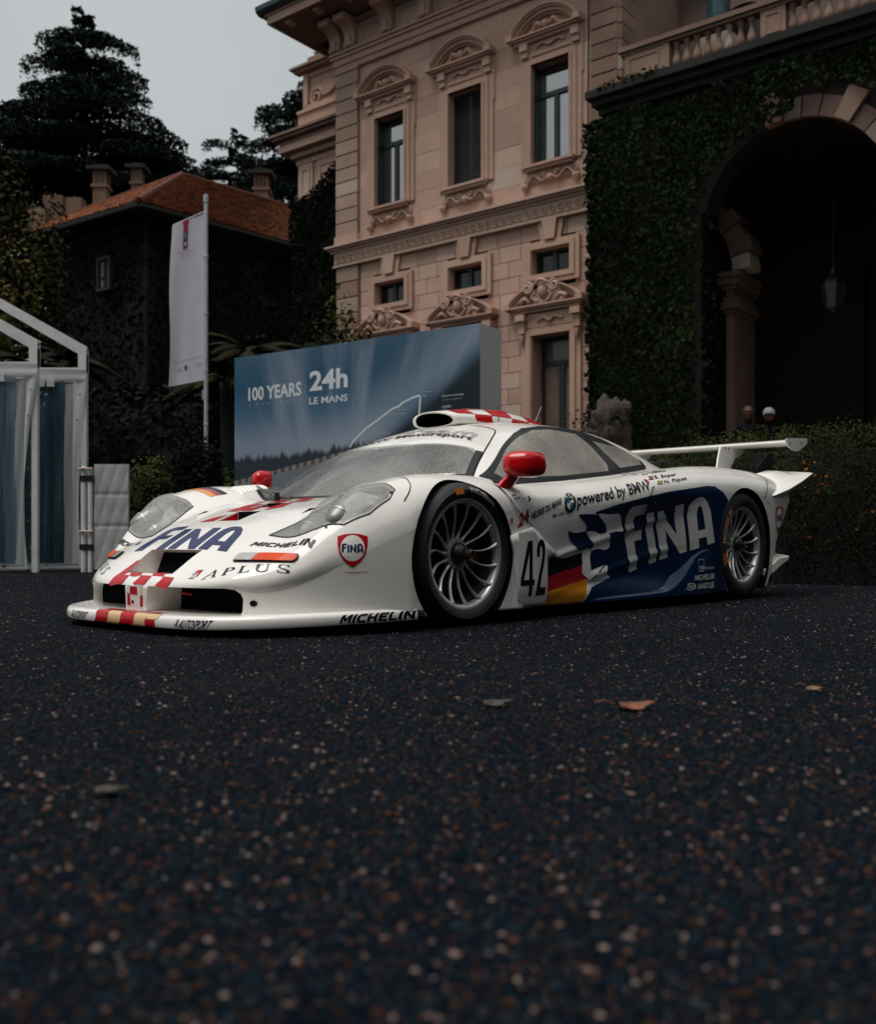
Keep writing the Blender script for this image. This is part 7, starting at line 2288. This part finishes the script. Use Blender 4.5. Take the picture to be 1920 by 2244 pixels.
# ------------------------------------------------------------------ display panel
BB_L, BB_R = np.array([-2.42, 11.92]), np.array([.421, 10.0])
_d = BB_R - BB_L; BBW = float(np.linalg.norm(_d)); BBA = math.atan2(_d[1], _d[0]); BBH = 2.545
panel = thing('display_panel', 'large blue printed display panel reading 24h Le Mans behind the car', 'display panel', (BB_L[0], BB_L[1], 0), BBA)
def mat_print():
    m, nt, b = new_mat('panel_print')
    tc = nt.nodes.new('ShaderNodeTexCoord')
    mp = nt.nodes.new('ShaderNodeMapping'); mp.inputs['Scale'].default_value = (1 / BBW, 1, 1 / BBH)
    nt.links.new(tc.outputs['Object'], mp.inputs['Vector'])
    sx = nt.nodes.new('ShaderNodeSeparateXYZ'); nt.links.new(mp.outputs[0], sx.inputs[0])
    U, V = sx.outputs[0], sx.outputs[2]
    def M(op, a, b2, c=None):
        n = nt.nodes.new('ShaderNodeMath'); n.operation = op
        for i, v in enumerate((a, b2, c)):
            if v is None: continue
            if isinstance(v, (int, float)): n.inputs[i].default_value = v
            else: nt.links.new(v, n.inputs[i])
        return n.outputs[0]
    def smooth(x, e0, e1):
        n = nt.nodes.new('ShaderNodeMapRange'); n.interpolation_type = 'SMOOTHSTEP'
        n.inputs[1].default_value = e0; n.inputs[2].default_value = e1
        nt.links.new(x, n.inputs[0]); return n.outputs[0]
    base = ramp(nt, V, [(.0, (.07, .10, .13)), (.45, (.22, .24, .29)), (.58, (.20, .24, .32)), (.72, (.045, .115, .19)), (.85, (.013, .068, .128)), (1, (.03, .088, .145))])
    # streaks of blurred cloud radiating from lower middle
    du = M('SUBTRACT', U, .42); dv = M('ADD', V, .25)
    ang = M('ARCTAN2', du, dv)
    cx_ = nt.nodes.new('ShaderNodeCombineXYZ'); nt.links.new(M('MULTIPLY', ang, 6.0), cx_.inputs[0]); nt.links.new(M('MULTIPLY', V, .7), cx_.inputs[1])
    n1 = nt.nodes.new('ShaderNodeTexNoise'); n1.inputs['Scale'].default_value = 1.3; n1.inputs['Detail'].default_value = 4; nt.links.new(cx_.outputs[0], n1.inputs['Vector'])
    st = smooth(n1.outputs['Fac'], .44, .68)
    st = M('MULTIPLY', st, smooth(V, .35, .75))
    c = mixc(nt, M('MULTIPLY', st, .6), base.outputs[0], (.27, .31, .38))
    # bright band under the dark slope
    line = M('SUBTRACT', V, M('MULTIPLY_ADD', M('SUBTRACT', U, .70), .863, .605))
    band = M('MULTIPLY', smooth(line, .02, .10), M('SUBTRACT', 1.0, smooth(line, .10, .38)))
    c = mixc(nt, M('MULTIPLY', band, .35), c, (.34, .40, .47))
    # tree silhouettes near the bottom
    cx2 = nt.nodes.new('ShaderNodeCombineXYZ'); nt.links.new(M('MULTIPLY', U, 46.0), cx2.inputs[0])
    n2 = nt.nodes.new('ShaderNodeTexNoise'); n2.inputs['Scale'].default_value = .55; n2.inputs['Detail'].default_value = 6; n2.inputs['Roughness'].default_value = .7; nt.links.new(cx2.outputs[0], n2.inputs['Vector'])
    hgt = M('ADD', M('MULTIPLY_ADD', n2.outputs['Fac'], .17, .45), M('MULTIPLY', M('MULTIPLY', U, U), .10))
    tre = smooth(M('SUBTRACT', hgt, V), -.008, .022)
    c = mixc(nt, M('MULTIPLY', tre, .96), c, (.006, .016, .024))
    # road
    rd = smooth(M('SUBTRACT', M('MULTIPLY_ADD', U, .22, .425), V), .0, .012)
    c = mixc(nt, rd, c, (.15, .165, .18))
    kb = M('MULTIPLY', smooth(M('SUBTRACT', M('MULTIPLY_ADD', U, .22, .425), V), -.002, .002), M('SUBTRACT', 1.0, smooth(M('SUBTRACT', M('MULTIPLY_ADD', U, .22, .425), V), .018, .022)))
    chk = M('GREATER_THAN', M('FRACT', M('MULTIPLY', U, 30.0), 0.0), .5)
    c = mixc(nt, kb, c, mixc(nt, chk, (.20, .20, .20), (.09, .055, .055)))
    dark = M('MULTIPLY', M('SUBTRACT', 1.0, smooth(line, -.03, .05)), smooth(U, .44, .62))
    c = mixc(nt, dark, c, (.004, .014, .022))
    nt.links.new(c, b.inputs['Base Color'])
    b.inputs['Roughness'].default_value = .35; b.inputs['Specular IOR Level'].default_value = .3
    return m
m = MB(); m.add([(0, -.003, .0), (BBW, -.003, .0), (BBW, -.003, BBH), (0, -.003, BBH), (0, .0, .0), (BBW, .0, .0), (BBW, .0, BBH), (0, .0, BBH)], [(0, 1, 2, 3), (0, 4, 5, 1), (1, 5, 6, 2), (2, 6, 7, 3), (3, 7, 4, 0)])
m.build('printed_face', mat_print(), panel)
m = MB(); m.box(0, BBW, .001, .42, 0, BBH); m.build('carcass', mat_flat('pale_grey_board', (.42, .42, .41), .7, var=.06), panel)
M_PRINTWHITE = mat_flat('white_print', (.62, .64, .66), .5, var=.05)
M_PRINTGREY = mat_flat('grey_print', (.36, .40, .45), .5, var=.05)
def flat_label(txt, parent, u0, u1, v0, v1, y, mat, bold=0, shear=0, sp=1.0, name='lettering', slope=0):
    V, F = text_mesh(txt, bold=bold, shear=shear, spacing=sp, step=0)
    q = quad_map(V, [(u0, v0), (u1, v0 + slope), (u1, v1 + slope), (u0, v1)])
    return mesh_obj(name, [(q(*v)[0], y, q(*v)[1]) for v in V], F, mat, parent)
def bbuv(px, py):
    """pixel on the panel face -> (s, z)"""
    t = (px - 886.5) / 2028
    # BB_L + s*d : X = t*Y
    dn = _d / BBW
    s_ = (t * BB_L[1] - BB_L[0]) / (dn[0] - t * dn[1])
    Y = BB_L[1] + s_ * dn[1]
    return s_, .369 + (1095.1 - py) / 2028 * Y
for tx, p0, p1, bd, mt in (('100 YEARS', (503, 812), (610, 772), .022, M_PRINTWHITE), ('24h', (627, 792), (704, 742), .03, M_PRINTWHITE), ('LE MANS', (626, 819), (704, 797), .02, M_PRINTWHITE), ('1923-2023', (506, 822), (610, 807), 0, M_PRINTGREY)):
    a, b = bbuv(*p0), bbuv(*p1)
    flat_label(tx, panel, a[0], b[0], a[1], b[1], -.0045, mt, bold=bd, sp=1.0 if tx != '1923-2023' else 2.2)
for tx, p0, p1, mt in (('LENGHT OF COURSE', (895, 803), (939, 796), M_PRINTWHITE), ('13.626 km (8.47 mi)', (895, 811), (935, 805), M_PRINTGREY), ('CURVES', (895, 826), (913, 820), M_PRINTWHITE), ('38', (895, 834), (904, 828), M_PRINTGREY), ('Mulsanne', (855, 795), (876, 790), M_PRINTGREY), ('Kink', (855, 803), (864, 797), M_PRINTGREY), ('Mulsanne', (807, 831), (826, 826), M_PRINTGREY), ('Chicane', (807, 839), (824, 833), M_PRINTGREY), ('Tertre Rouge', (746, 848), (775, 843), M_PRINTGREY), ('Dunlop', (765, 880), (790, 874), M_PRINTGREY)):
    a, b = bbuv(*p0), bbuv(*p1)
    flat_label(tx, panel, a[0], b[0], a[1], b[1], -.0045, mt, bold=.012)
tr_ = [bbuv(*p) for p in ((708, 905), (716, 892), (740, 868), (770, 846), (795, 827), (808, 822), (815, 815), (835, 805), (850, 800), (851, 806), (849, 840))]
def ribbon(name, line, w, y, mat, parent):
    L = np.array(line); T = np.gradient(L, axis=0); T /= np.linalg.norm(T, axis=1)[:, None]; N = np.stack([-T[:, 1], T[:, 0]], 1)
    vs = []; fs = []
    for p, n in zip(L, N): vs += [(p[0] + n[0] * w, y, p[1] + n[1] * w), (p[0] - n[0] * w, y, p[1] - n[1] * w)]
    for k in range(len(L) - 1): fs.append((2 * k, 2 * k + 1, 2 * k + 3, 2 * k + 2))
    return mesh_obj(name, vs, fs, mat, parent)
ribbon('track_outline', tr_, .0105, -.0043, M_PRINTWHITE, panel)

# ------------------------------------------------------------------ flag
flag = thing('flag_pole', 'white event banner on a tall slim pole left of the blue panel', 'flag', (at_px(416.5, 14), 14, 0))
M_POLE = mat_flat('grey_pole', (.42, .43, .44), .4, metal=.2)
m = MB(); m.lathe([(.028, 0), (.028, 5.10), (.036, 5.10), (.036, 5.20), (.0, 5.22)], 14)
for z in (2.0, 2.75, 3.55, 4.35): m.lathe([(.028, z - .02), (.034, z - .015), (.034, z + .015), (.028, z + .02)], 14)
m.tube((0, 0, 4.98), (-.46, 0, 4.78), .010, n=6); m.box(-.05, -.025, -.02, .02, 2.35, 2.48)
m.build('pole', M_POLE, flag, True, 40)
def mat_cloth(name, col):
    m, nt, b = new_mat(name)
    n = noise(nt, 5, 4); r = ramp(nt, n.outputs['Fac'], [(.3, tuple(c * .94 for c in col)), (.7, col)])
    nt.links.new(r.outputs[0], b.inputs['Base Color']); b.inputs['Roughness'].default_value = .9; b.inputs['Specular IOR Level'].default_value = .1
    tl = nt.nodes.new('ShaderNodeBsdfTranslucent'); tl.inputs[0].default_value = (*col, 1)
    mx = nt.nodes.new('ShaderNodeMixShader'); mx.inputs[0].default_value = .25
    out = nt.nodes['Material Output']; nt.links.new(b.outputs[0], mx.inputs[1]); nt.links.new(tl.outputs[0], mx.inputs[2]); nt.links.new(mx.outputs[0], out.inputs['Surface'])
    return m
M_CLOTH = mat_cloth('white_banner_cloth', (.66, .62, .70))
FX0, FX1 = -.028, -.47
def flag_pt(u, v, off=0):
    """u 0 at the pole..1 at the free edge, v 0 bottom..1 top"""
    x = FX0 + (FX1 - .055 * (1 - v) ** 1.5 + .015 * math.sin(7 * v) - FX0) * u
    zt = 4.96 - .20 * u; zb = 2.62 - .09 * u
    z = zb + (zt - zb) * v
    y = .05 * math.sin(3.2 * u + 2.2 * v) * u + .025 * math.sin(9 * u + 3 * v) * (1 - v) * u - off
    return (x, y, z)
vs = [flag_pt(i / 16, j / 40) for i in range(17) for j in range(41)]
mesh_obj('banner', vs, [(i * 41 + j, (i + 1) * 41 + j, (i + 1) * 41 + j + 1, i * 41 + j + 1) for i in range(16) for j in range(40)], M_CLOTH, flag, True)
def flag_patch(name, u0, u1, v0, v1, mat, off=.006):
    n = 6; vs = [flag_pt(u0 + (u1 - u0) * i / n, v0 + (v1 - v0) * j / n, off) for i in range(n + 1) for j in range(n + 1)]
    return mesh_obj(name, vs, [(i * 7 + j, (i + 1) * 7 + j, (i + 1) * 7 + j + 1, i * 7 + j + 1) for i in range(n) for j in range(n)], mat, flag)
M_CRIM = mat_flat('crimson_print', (.36, .012, .06), .8); M_GPR = mat_flat('green_print', (.10, .20, .15), .8); M_NPR = mat_flat('dark_print', (.05, .05, .07), .8); M_FAINT = mat_flat('faint_grey_print', (.40, .37, .44), .8)
flag_patch('crest', .48, .66, .975, 1.0, M_CRIM); flag_patch('crest', .50, .64, .93, .975, M_CRIM); flag_patch('crest', .50, .64, .835, .93, M_NPR); flag_patch('crest', .53, .61, .885, .925, M_GPR, .008); flag_patch('crest', .53, .61, .845, .865, M_CLOTH, .008); flag_patch('crest', .50, .64, .825, .838, M_CRIM)
def flag_text(tx, u0, u1, v0, v1, mat):
    V, F = text_mesh(tx, step=0); q = quad_map(V, [(u1, v0), (u0, v0), (u0, v1), (u1, v1)])
    mesh_obj('lettering', [flag_pt(*q(*v), .006) for v in V], F, mat, flag)
flag_text("CONCORSO D'ELEGANZA", .30, .80, .800, .815, M_FAINT); flag_text("VILLA D'ESTE", .40, .70, .775, .788, M_FAINT); flag_text('BMW GROUP', .05, .26, .085, .115, M_FAINT)
flag_patch('sponsor_mark', .50, .58, .085, .112, M_NPR); flag_patch('sponsor_mark', .66, .78, .090, .108, M_FAINT); flag_patch('print_line', .03, .92, .145, .148, M_FAINT)

# ------------------------------------------------------------------ marquees
M_PVC = mat_cloth('white_pvc_sheet', (.66, .66, .65))
M_ALU = mat_flat('white_aluminium_frame', (.62, .62, .61), .35, coat=.3)
def mat_clear():
    m, nt, b = new_mat('clear_pvc_curtain'); out = nt.nodes['Material Output']
    n = noise(nt, 1.2, 5); mp = nt.nodes.new('ShaderNodeMapping'); tc = nt.nodes.new('ShaderNodeTexCoord')
    mp.inputs['Scale'].default_value = (16, 16, .35); nt.links.new(tc.outputs['Object'], mp.inputs[0]); nt.links.new(mp.outputs[0], n.inputs['Vector'])
    r = ramp(nt, n.outputs['Fac'], [(.35, (.020, .055, .085)), (.7, (.09, .16, .20))]); nt.links.new(r.outputs[0], b.inputs['Base Color'])
    b.inputs['Roughness'].default_value = .18
    tr = nt.nodes.new('ShaderNodeBsdfTransparent'); tr.inputs[0].default_value = (.55, .68, .74, 1)
    mx = nt.nodes.new('ShaderNodeMixShader'); mx.inputs[0].default_value = .55
    nt.links.new(tr.outputs[0], mx.inputs[1]); nt.links.new(b.outputs[0], mx.inputs[2]); nt.links.new(mx.outputs[0], out.inputs['Surface'])
    bump(nt, n.outputs['Fac'], .25, .03, b)
    return m
M_CLEAR = mat_clear()
def marquee(label, px_corner, Y, w, seed, sway):
    x1 = at_px(px_corner, Y); t = thing('marquee', label, 'marquee', (x1, Y, 0))
    rs = random.Random(seed)
    m = MB(); m.box(-.07, 0, 0, .07, 0, 2.66); m.build('post', M_ALU, t)
    m = MB(); m.box(-w, -w + .085, 0, .085, 0, 2.66); m.build('post', M_ALU, t)
    m = MB()
    sl = .585
    m.prism([(-w / 2, 2.72 + sl * w / 2), (-w / 2, 2.60 + sl * w / 2), (-.085, 2.66), (0, 2.70), (0, 2.76)], 'y', .0, .06)
    m.prism([(-w / 2, 2.72 + sl * w / 2), (-w / 2, 2.60 + sl * w / 2), (-w, 2.66), (-w, 2.76)], 'y', .0, .06)
    m.box(-.10, 0, -.005, .09, 2.44, 2.72)
    m.build('gable_rafter', M_ALU, t)
    m = MB(); m.box(-w, -.1, .0, .05, 2.40, 2.50); m.build('gable_rail', M_ALU, t)
    # fabric valance with a soft lower edge
    def sheet(name, u0, u1, zt, zb, y, mat, fold, nu=14, nz=16, wave=.02, cutl=None):
        vs = []
        for a in range(nu + 1):
            for c in range(nz + 1):
                f = a / nu; g_ = c / nz
                z = zt(f) + (zb(f) - zt(f)) * g_
                uu = u0(g_) + (u1(g_) - u0(g_)) * f
                vs.append((uu, y - wave * math.sin(fold * f * 6.28 + seed) * (.25 + .75 * g_) + .01 * math.sin(9 * g_ + 5 * f), z))
        return mesh_obj(name, vs, [(a * (nz + 1) + c, (a + 1) * (nz + 1) + c, (a + 1) * (nz + 1) + c + 1, a * (nz + 1) + c + 1) for a in range(nu) for c in range(nz)], mat, t, True)
    K = lambda v: (lambda q: v)
    sheet('valance', K(-w), K(0.01), lambda f: 2.47 + .05 * (1 - f), lambda f: 2.33 - .02 * f, -.03, M_PVC, 1.5, nz=4, wave=.012)
    sheet('curtain_edge', lambda g_: -.155, lambda g_: .012 - sway * math.sin(g_ * 2.4), K(2.36), K(.04), -.02, M_PVC, .6, wave=.03)
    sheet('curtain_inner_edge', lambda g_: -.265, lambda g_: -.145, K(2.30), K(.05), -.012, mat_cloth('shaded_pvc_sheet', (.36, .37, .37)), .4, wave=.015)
    sheet('clear_curtain', lambda g_: -.80, lambda g_: -.255, K(2.33), K(.05), -.008, M_CLEAR, 3.2, nu=28, wave=.03)
    sheet('curtain_edge', K(-.98), K(-.79), K(2.36), K(.04), -.02, M_PVC, .6, wave=.03)
    sheet('clear_curtain', K(-w), K(-.97), K(2.33), K(.05), -.008, M_CLEAR, 5, nu=28, wave=.03)
    sheet('hem', K(-w), K(-.02 - sway * .6), K(.10), K(.02), -.035, M_PVC, 1.2, nz=3, wave=.02)
    for k in range(3):
        m = MB(); m.box(-.42 - k * .12 - .05, -.42 - k * .12 + .045, -.05, -.035, 2.26, 2.35); m.build('curtain_tab', M_PVC, t)
    for k in range(7):
        z = .3 + k * .31
        m = MB(); m.tube((-.06 - .03 * (k % 2), -.056, z), (-.06 - .03 * (k % 2), -.06, z), .012, n=8); m.build('eyelet', M_STEEL, t)
    return t
marquee('rear white framed marquee with clear curtain, beside the padded barrier', 174, 12.3, 3.0, 2, .10)
marquee('front white framed marquee cut off by the left picture edge', 75, 11.9, 3.0, 5, .16)

# ------------------------------------------------------------------ padded barrier
bar = thing('padded_barrier', 'low grey quilted barrier panel tied to two white posts', 'barrier', (at_px(190, 12), 12, 0))
M_QUILT = mat_cloth('grey_padded_cloth', (.52, .52, .51))
def quilt():
    nu, nz = 36, 60; vs = []
    for a in range(nu + 1):
        for c in range(nz + 1):
            u, z = .41 * a / nu, .03 + 1.26 * c / nz
            p = abs(math.sin(math.pi * (u / .137 + z / .21 * .5))) * abs(math.sin(math.pi * (u / .137 - z / .21 * .5)))
            seam = .012 * math.exp(-((z - .55) / .012) ** 2) + .012 * math.exp(-((z - .93) / .012) ** 2)
            vs.append((u, -.012 * p ** .6 + seam - .006 * math.sin(13 * u + 5 * z), z))
    return vs, [(a * (nz + 1) + c, (a + 1) * (nz + 1) + c, (a + 1) * (nz + 1) + c + 1, a * (nz + 1) + c + 1) for a in range(nu) for c in range(nz)]
v_, f_ = quilt(); mesh_obj('padded_panel', v_, f_, M_QUILT, bar, True)
m = MB(); m.box(0, .41, .012, .05, .03, 1.29); m.build('panel_back', M_QUILT, bar)
for dx, z1 in ((-.045, 1.20), (-.125, 1.24)):
    m = MB(); m.tube((dx, 0, 0), (dx, 0, z1), .030, n=14); m.lathe([(.034, z1 - .02), (.034, z1 + .02), (0, z1 + .03)], 14, (dx, 0, 0)); m.build('post', M_ALU, bar, True, 40)
for z in (1.12, .30):
    m = MB(); m.box(-.165, .005, -.036, .036, z - .035, z + .035); m.build('clamp', M_CARBON, bar)
for z in (1.23, .48):
    m = MB(); m.path([(-.17, -.02, z), (-.12, -.05, z + .01), (-.05, -.05, z), (-.01, -.03, z + .01)], .014, 6); m.build('cable_tie', mat_flat('beige_tie', (.45, .36, .30), .7), bar)

# ------------------------------------------------------------------ rockwork by the portico corner
rock = thing('rockwork', 'rough grey tufa rockwork with hollows beside the ivy corner', 'rock', (at_px(1222, 17.3), 17.3, 0))
M_ROCK = mat_stone('grey_tufa', (.060, .050, .044), .1, grime=1.0, bscale=7, bstr=.9)
def rock_blob(c, r, seed, n=26):
    vs = []; fs = []
    for i_ in range(n + 1):
        for j in range(n):
            th, ph = math.pi * i_ / n, 2 * math.pi * j / n
            d = np.array([math.sin(th) * math.cos(ph), math.sin(th) * math.sin(ph), math.cos(th)])
            q = d[None] * 2.2 + seed
            k = 1 + .36 * float(vnoise(q, 1.6, seed)[0]) + .22 * float(vnoise(q, 5.2, seed + 1)[0])
            vs.append(tuple(np.array(c) + d * np.array(r) * k))
    for i_ in range(n):
        for j in range(n): fs.append((i_ * n + j, i_ * n + (j + 1) % n, (i_ + 1) * n + (j + 1) % n, (i_ + 1) * n + j))
    return vs, fs
m = MB()
for c, r, s_ in (((0, 0, .9), (.62, .5, 1.1), 1), ((-.12, -.05, 1.75), (.40, .36, .5), 2), ((.10, -.05, 2.35), (.30, .30, .45), 3), ((.28, 0, 1.9), (.22, .26, .8), 4), ((-.22, -.12, 2.12), (.17, .2, .22), 5), ((.30, -.1, 2.62), (.16, .2, .16), 6)):
    m.add(*rock_blob(c, r, s_))
ro = m.build('rock_mass', M_ROCK, rock, True)
m = MB()
for c, r in (((.16, -.36, 2.42), .07), ((-.10, -.38, 2.0), .08), ((.0, -.42, 1.72), .07)):
    m.lathe([(r, 0), (r * .9, .03), (0, .06)], 12, c, 'y')
m.build('hollow', M_INSIDE, rock)
rs_ = np.random.RandomState(5); n = 260; P = np.stack([-.1 + .35 * rs_.randn(n), -.15 + .2 * rs_.randn(n), 2.25 + .35 * rs_.rand(n)], 1); P = P[P[:, 1] > -.5]
leaf_mesh('moss_and_ivy', P, np.tile([0, -.5, .7], (len(P), 1)), .07, rs_, M_IVY, rock)['kind'] = 'stuff'

# ------------------------------------------------------------------ two people behind the hedge
def person(label, x, y, z0, face, hair_col, coat_col, cap, pose, seed):
    p = thing('person', label, 'person', (x, y, z0), face)
    # skeleton: faces -y
    J = {}
    pts = [('pelvis', (0, 0, .95), .125), ('belly', (0, -.01, 1.10), .130), ('chest', (0, 0, 1.30), .150), ('neck0', (0, .015, 1.46), .085), ('neck', (0, 0, 1.53), .055), ('head', (0, -.015, 1.60), .07)]
    E_ = [(0, 1), (1, 2), (2, 3), (3, 4), (4, 5)]
    def add(nm, c, r, par):
        pts.append((nm, c, r)); E_.append((par, len(pts) - 1)); return len(pts) - 1
    for sg in (-1, 1):
        a = add('hip', (sg * .10, 0, .90), .098, 0); a = add('knee', (sg * .11, -.02, .50), .060, a); a = add('ankle', (sg * .115, .02, .10), .042, a); add('toe', (sg * .13, -.14, .045), .040, a)
        s_ = add('shoulder', (sg * .19, .01, 1.42), .066, 3)
        if pose == 'phone' and sg < 0:
            s_ = add('elbow', (sg * .25, -.10, 1.16), .048, s_); s_ = add('wrist', (sg * .15, -.27, 1.33), .034, s_)
        else:
            s_ = add('elbow', (sg * .27, .03, 1.14), .048, s_); s_ = add('wrist', (sg * .25, -.09, .92), .034, s_)
    me = bpy.data.meshes.new('body'); me.from_pydata([q[1] for q in pts], E_, [])
    o = bpy.data.objects.new('body', me); link(o, p)
    md = o.modifiers.new('skin', 'SKIN'); me.skin_vertices or o
    for k, q in enumerate(pts):
        me.skin_vertices[0].data[k].radius = (q[2], q[2] * .85)
    me.skin_vertices[0].data[0].use_root = True
    sb = o.modifiers.new('sub', 'SUBSURF'); sb.levels = 2; sb.render_levels = 2
    me.materials.append(mat_flat('dark_jacket', tuple(c * .5 for c in coat_col), .9, spec=.05))
    bpy.context.view_layer.update()
    dg = bpy.context.evaluated_depsgraph_get(); new = bpy.data.meshes.new_from_object(o.evaluated_get(dg)); o.modifiers.clear(); o.data = new
    if not new.materials: new.materials.append(mat_flat('dark_jacket', tuple(c * .5 for c in coat_col), .9, spec=.05))
    new.polygons.foreach_set('use_smooth', [True] * len(new.polygons))
    M_SKIN = mat_flat('skin', (.15, .065, .042), .7, spec=.1); M_HAIR = mat_flat('hair', hair_col, .8)  # skin colour set low, the shade on the faces put into it
    h = bpy.data.objects.new('head', None); link(h, p)
    n = 20; vs = []; fs = []
    for i_ in range(n + 1):
        for j in range(n):
            th, ph = math.pi * i_ / n, 2 * math.pi * j / n
            d = np.array([math.sin(th) * math.cos(ph), math.sin(th) * math.sin(ph), math.cos(th)])
            r = np.array([.076, .095, .118]) * (1 - .18 * max(0, -d[2]) ** 1.5)
            q = d * r
            if d[1] < -.3 and abs(d[0]) < .22 and -.35 < d[2] < .12: q[1] -= .016 * (1 - abs(d[0]) / .22)
            vs.append(tuple(q + np.array([0, -.015, 1.665])))
    for i_ in range(n):
        for j in range(n): fs.append((i_ * n + j, i_ * n + (j + 1) % n, (i_ + 1) * n + (j + 1) % n, (i_ + 1) * n + j))
    m = MB(); m.add(vs, fs)
    for sg in (-1, 1): m.lathe([(0, -.01), (.02, -.008), (.03, 0), (.02, .01)], 10, (sg * .077, 0, 1.66), 'x')
    m.build('face', M_SKIN, h, True)
    m = MB()
    m.box(-.068, -.008, -.118, -.104, 1.672, 1.700); m.box(.008, .068, -.118, -.104, 1.672, 1.700); m.box(-.008, .008, -.118, -.112, 1.688, 1.694); m.build('sunglasses' if not cap else 'eyes', M_CARBON, h)
    m = MB(); m.box(-.028, .028, -.104, -.100, 1.600, 1.607); m.build('mouth', mat_flat('lips', (.22, .07, .06), .6), h)
    m = MB()
    if cap:
        m.lathe([(0, .125), (.05, .118), (.088, .075), (.098, .02), (.099, 0)], 18, (0, -.01, 1.68)); m.prism([(-.07, -.09), (.07, -.09), (.06, -.19), (0, -.205), (-.06, -.19)], 'z', 1.685, 1.694)
        m.build('cap', mat_flat('white_cap', (.22, .23, .24), .8), h, True, 40)
        m = MB(); m.lathe([(.09, .02), (.095, -.02), (.085, -.06)], 16, (0, .01, 1.67), a0=.3, a1=2.84); m.build('hair', M_HAIR, h, True)
    else:
        m.lathe([(0, .142), (.05, .134), (.082, .10), (.094, .05), (.092, .0)], 18, (0, .008, 1.655)); m.build('hair', M_HAIR, h, True)
        m = MB(); m.lathe([(.075, .02), (.078, -.03), (.055, -.085), (.02, -.105)], 16, (0, -.03, 1.64), a0=-2.9, a1=-.24); m.build('beard', M_HAIR, h, True)
    for sg in (-1, 1):
        w = [q[1] for q in pts if q[0] == 'wrist'][0 if sg < 0 else 1]
        hd = MB(); dirv = np.array([0, -.6, -.8]) if not (pose == 'phone' and sg < 0) else np.array([.3, -.2, .9])
        dirv = dirv / np.linalg.norm(dirv); sd = np.cross(dirv, [0, 1, .2]); sd /= np.linalg.norm(sd); w = np.array(w)
        hd.path([tuple(w), tuple(w + dirv * .05), tuple(w + dirv * .09)], [.030, .040, .036], 8)
        for k, ln in enumerate((.060, .072, .068, .052)):
            b0 = w + dirv * .085 + sd * (k - 1.5) * .019
            hd.path([tuple(b0), tuple(b0 + dirv * ln * .5 + np.array([0, -.012, 0])), tuple(b0 + dirv * ln * .9 + np.array([0, -.035, 0]))], [.0095, .009, .007], 6)
        hd.path([tuple(w + dirv * .03 + sd * .03), tuple(w + dirv * .06 + sd * .055), tuple(w + dirv * .085 + sd * .058)], [.011, .010, .008], 6)
        hd.build('hand', M_SKIN, p, True)
    return p
def vl(s_, y):  # villa frame to world
    return (VLOC[0] + .789 * s_ + .614 * y, VLOC[1] - .614 * s_ + .789 * y)
for lab, px, py, Y, cap, hc, cc, ps_ in (('bearded person in sunglasses and dark jacket standing beside the portico pillar', 1515, 826, 16.6, False, (.012, .010, .009), (.012, .013, .016), 'stand'), ('person in a white cap and dark top standing behind the hedge', 1557, 832, 16.9, True, (.02, .014, .010), (.010, .010, .012), 'phone')):
    x = at_px(px, Y); top = z_px(py, Y)
    person(lab, x, Y, .82, R(-18), hc, cc, cap, ps_, 1)

# ------------------------------------------------------------------ fallen leaves
M_DRYLEAF = mat_flat('dry_brown_leaf', (.15, .045, .016), .7, var=.4, scale=30)
M_DRYLEAF2 = mat_flat('dry_ochre_leaf', (.15, .095, .04), .7, var=.3, scale=30)
M_DRYLEAF3 = mat_flat('dull_olive_leaf', (.030, .022, .012), .7, var=.4, scale=30)
def dry_leaf(label, px, py, size, rz, mat, seed):
    Y = .369 * 2028 / (py - 1095.1); x = at_px(px, Y)
    rs = random.Random(seed)
    t = thing('fallen_leaf', label, 'leaf', (x, Y, .006), rz, 'fallen leaves on the gravel')
    vs = [(0, 0, .012)]; n = 30
    for k in range(n):
        a = 2 * math.pi * k / n
        lobe = .62 + .30 * abs(math.cos(2.5 * a)) + .08 * math.cos(11 * a)
        r = size * .5 * lobe * (1.0 + .25 * math.cos(a))
        vs.append((r * math.cos(a), r * .62 * math.sin(a), .004 + size * (.03 * math.sin(2 * a + seed) + .07 * (math.cos(a) ** 2) * rs.uniform(.7, 1.2))))
    m = MB(); m.add(vs, [(0, 1 + k, 1 + (k + 1) % n) for k in range(n)]); m.build('blade', mat, t, False)
    m = MB(); m.path([(-size * .35, 0, .010), (-size * .6, size * .03, .018), (-size * .8, size * .10, .012)], .0016, 5); m.build('stalk', mat, t)
dry_leaf('curled rust brown leaf, the brightest on the gravel right of centre', 1275, 1438, .095, .12, M_DRYLEAF, 1)
dry_leaf('flat dull brown leaf left of the bright rust leaf', 998, 1432, .075, .1, M_DRYLEAF3, 2)
dry_leaf('small ochre leaf lying nearest the right picture edge', 1645, 1402, .048, -.2, M_DRYLEAF2, 3)
dry_leaf('blurred olive leaf on the left foreground gravel', 215, 1612, .055, .3, M_DRYLEAF3, 4)
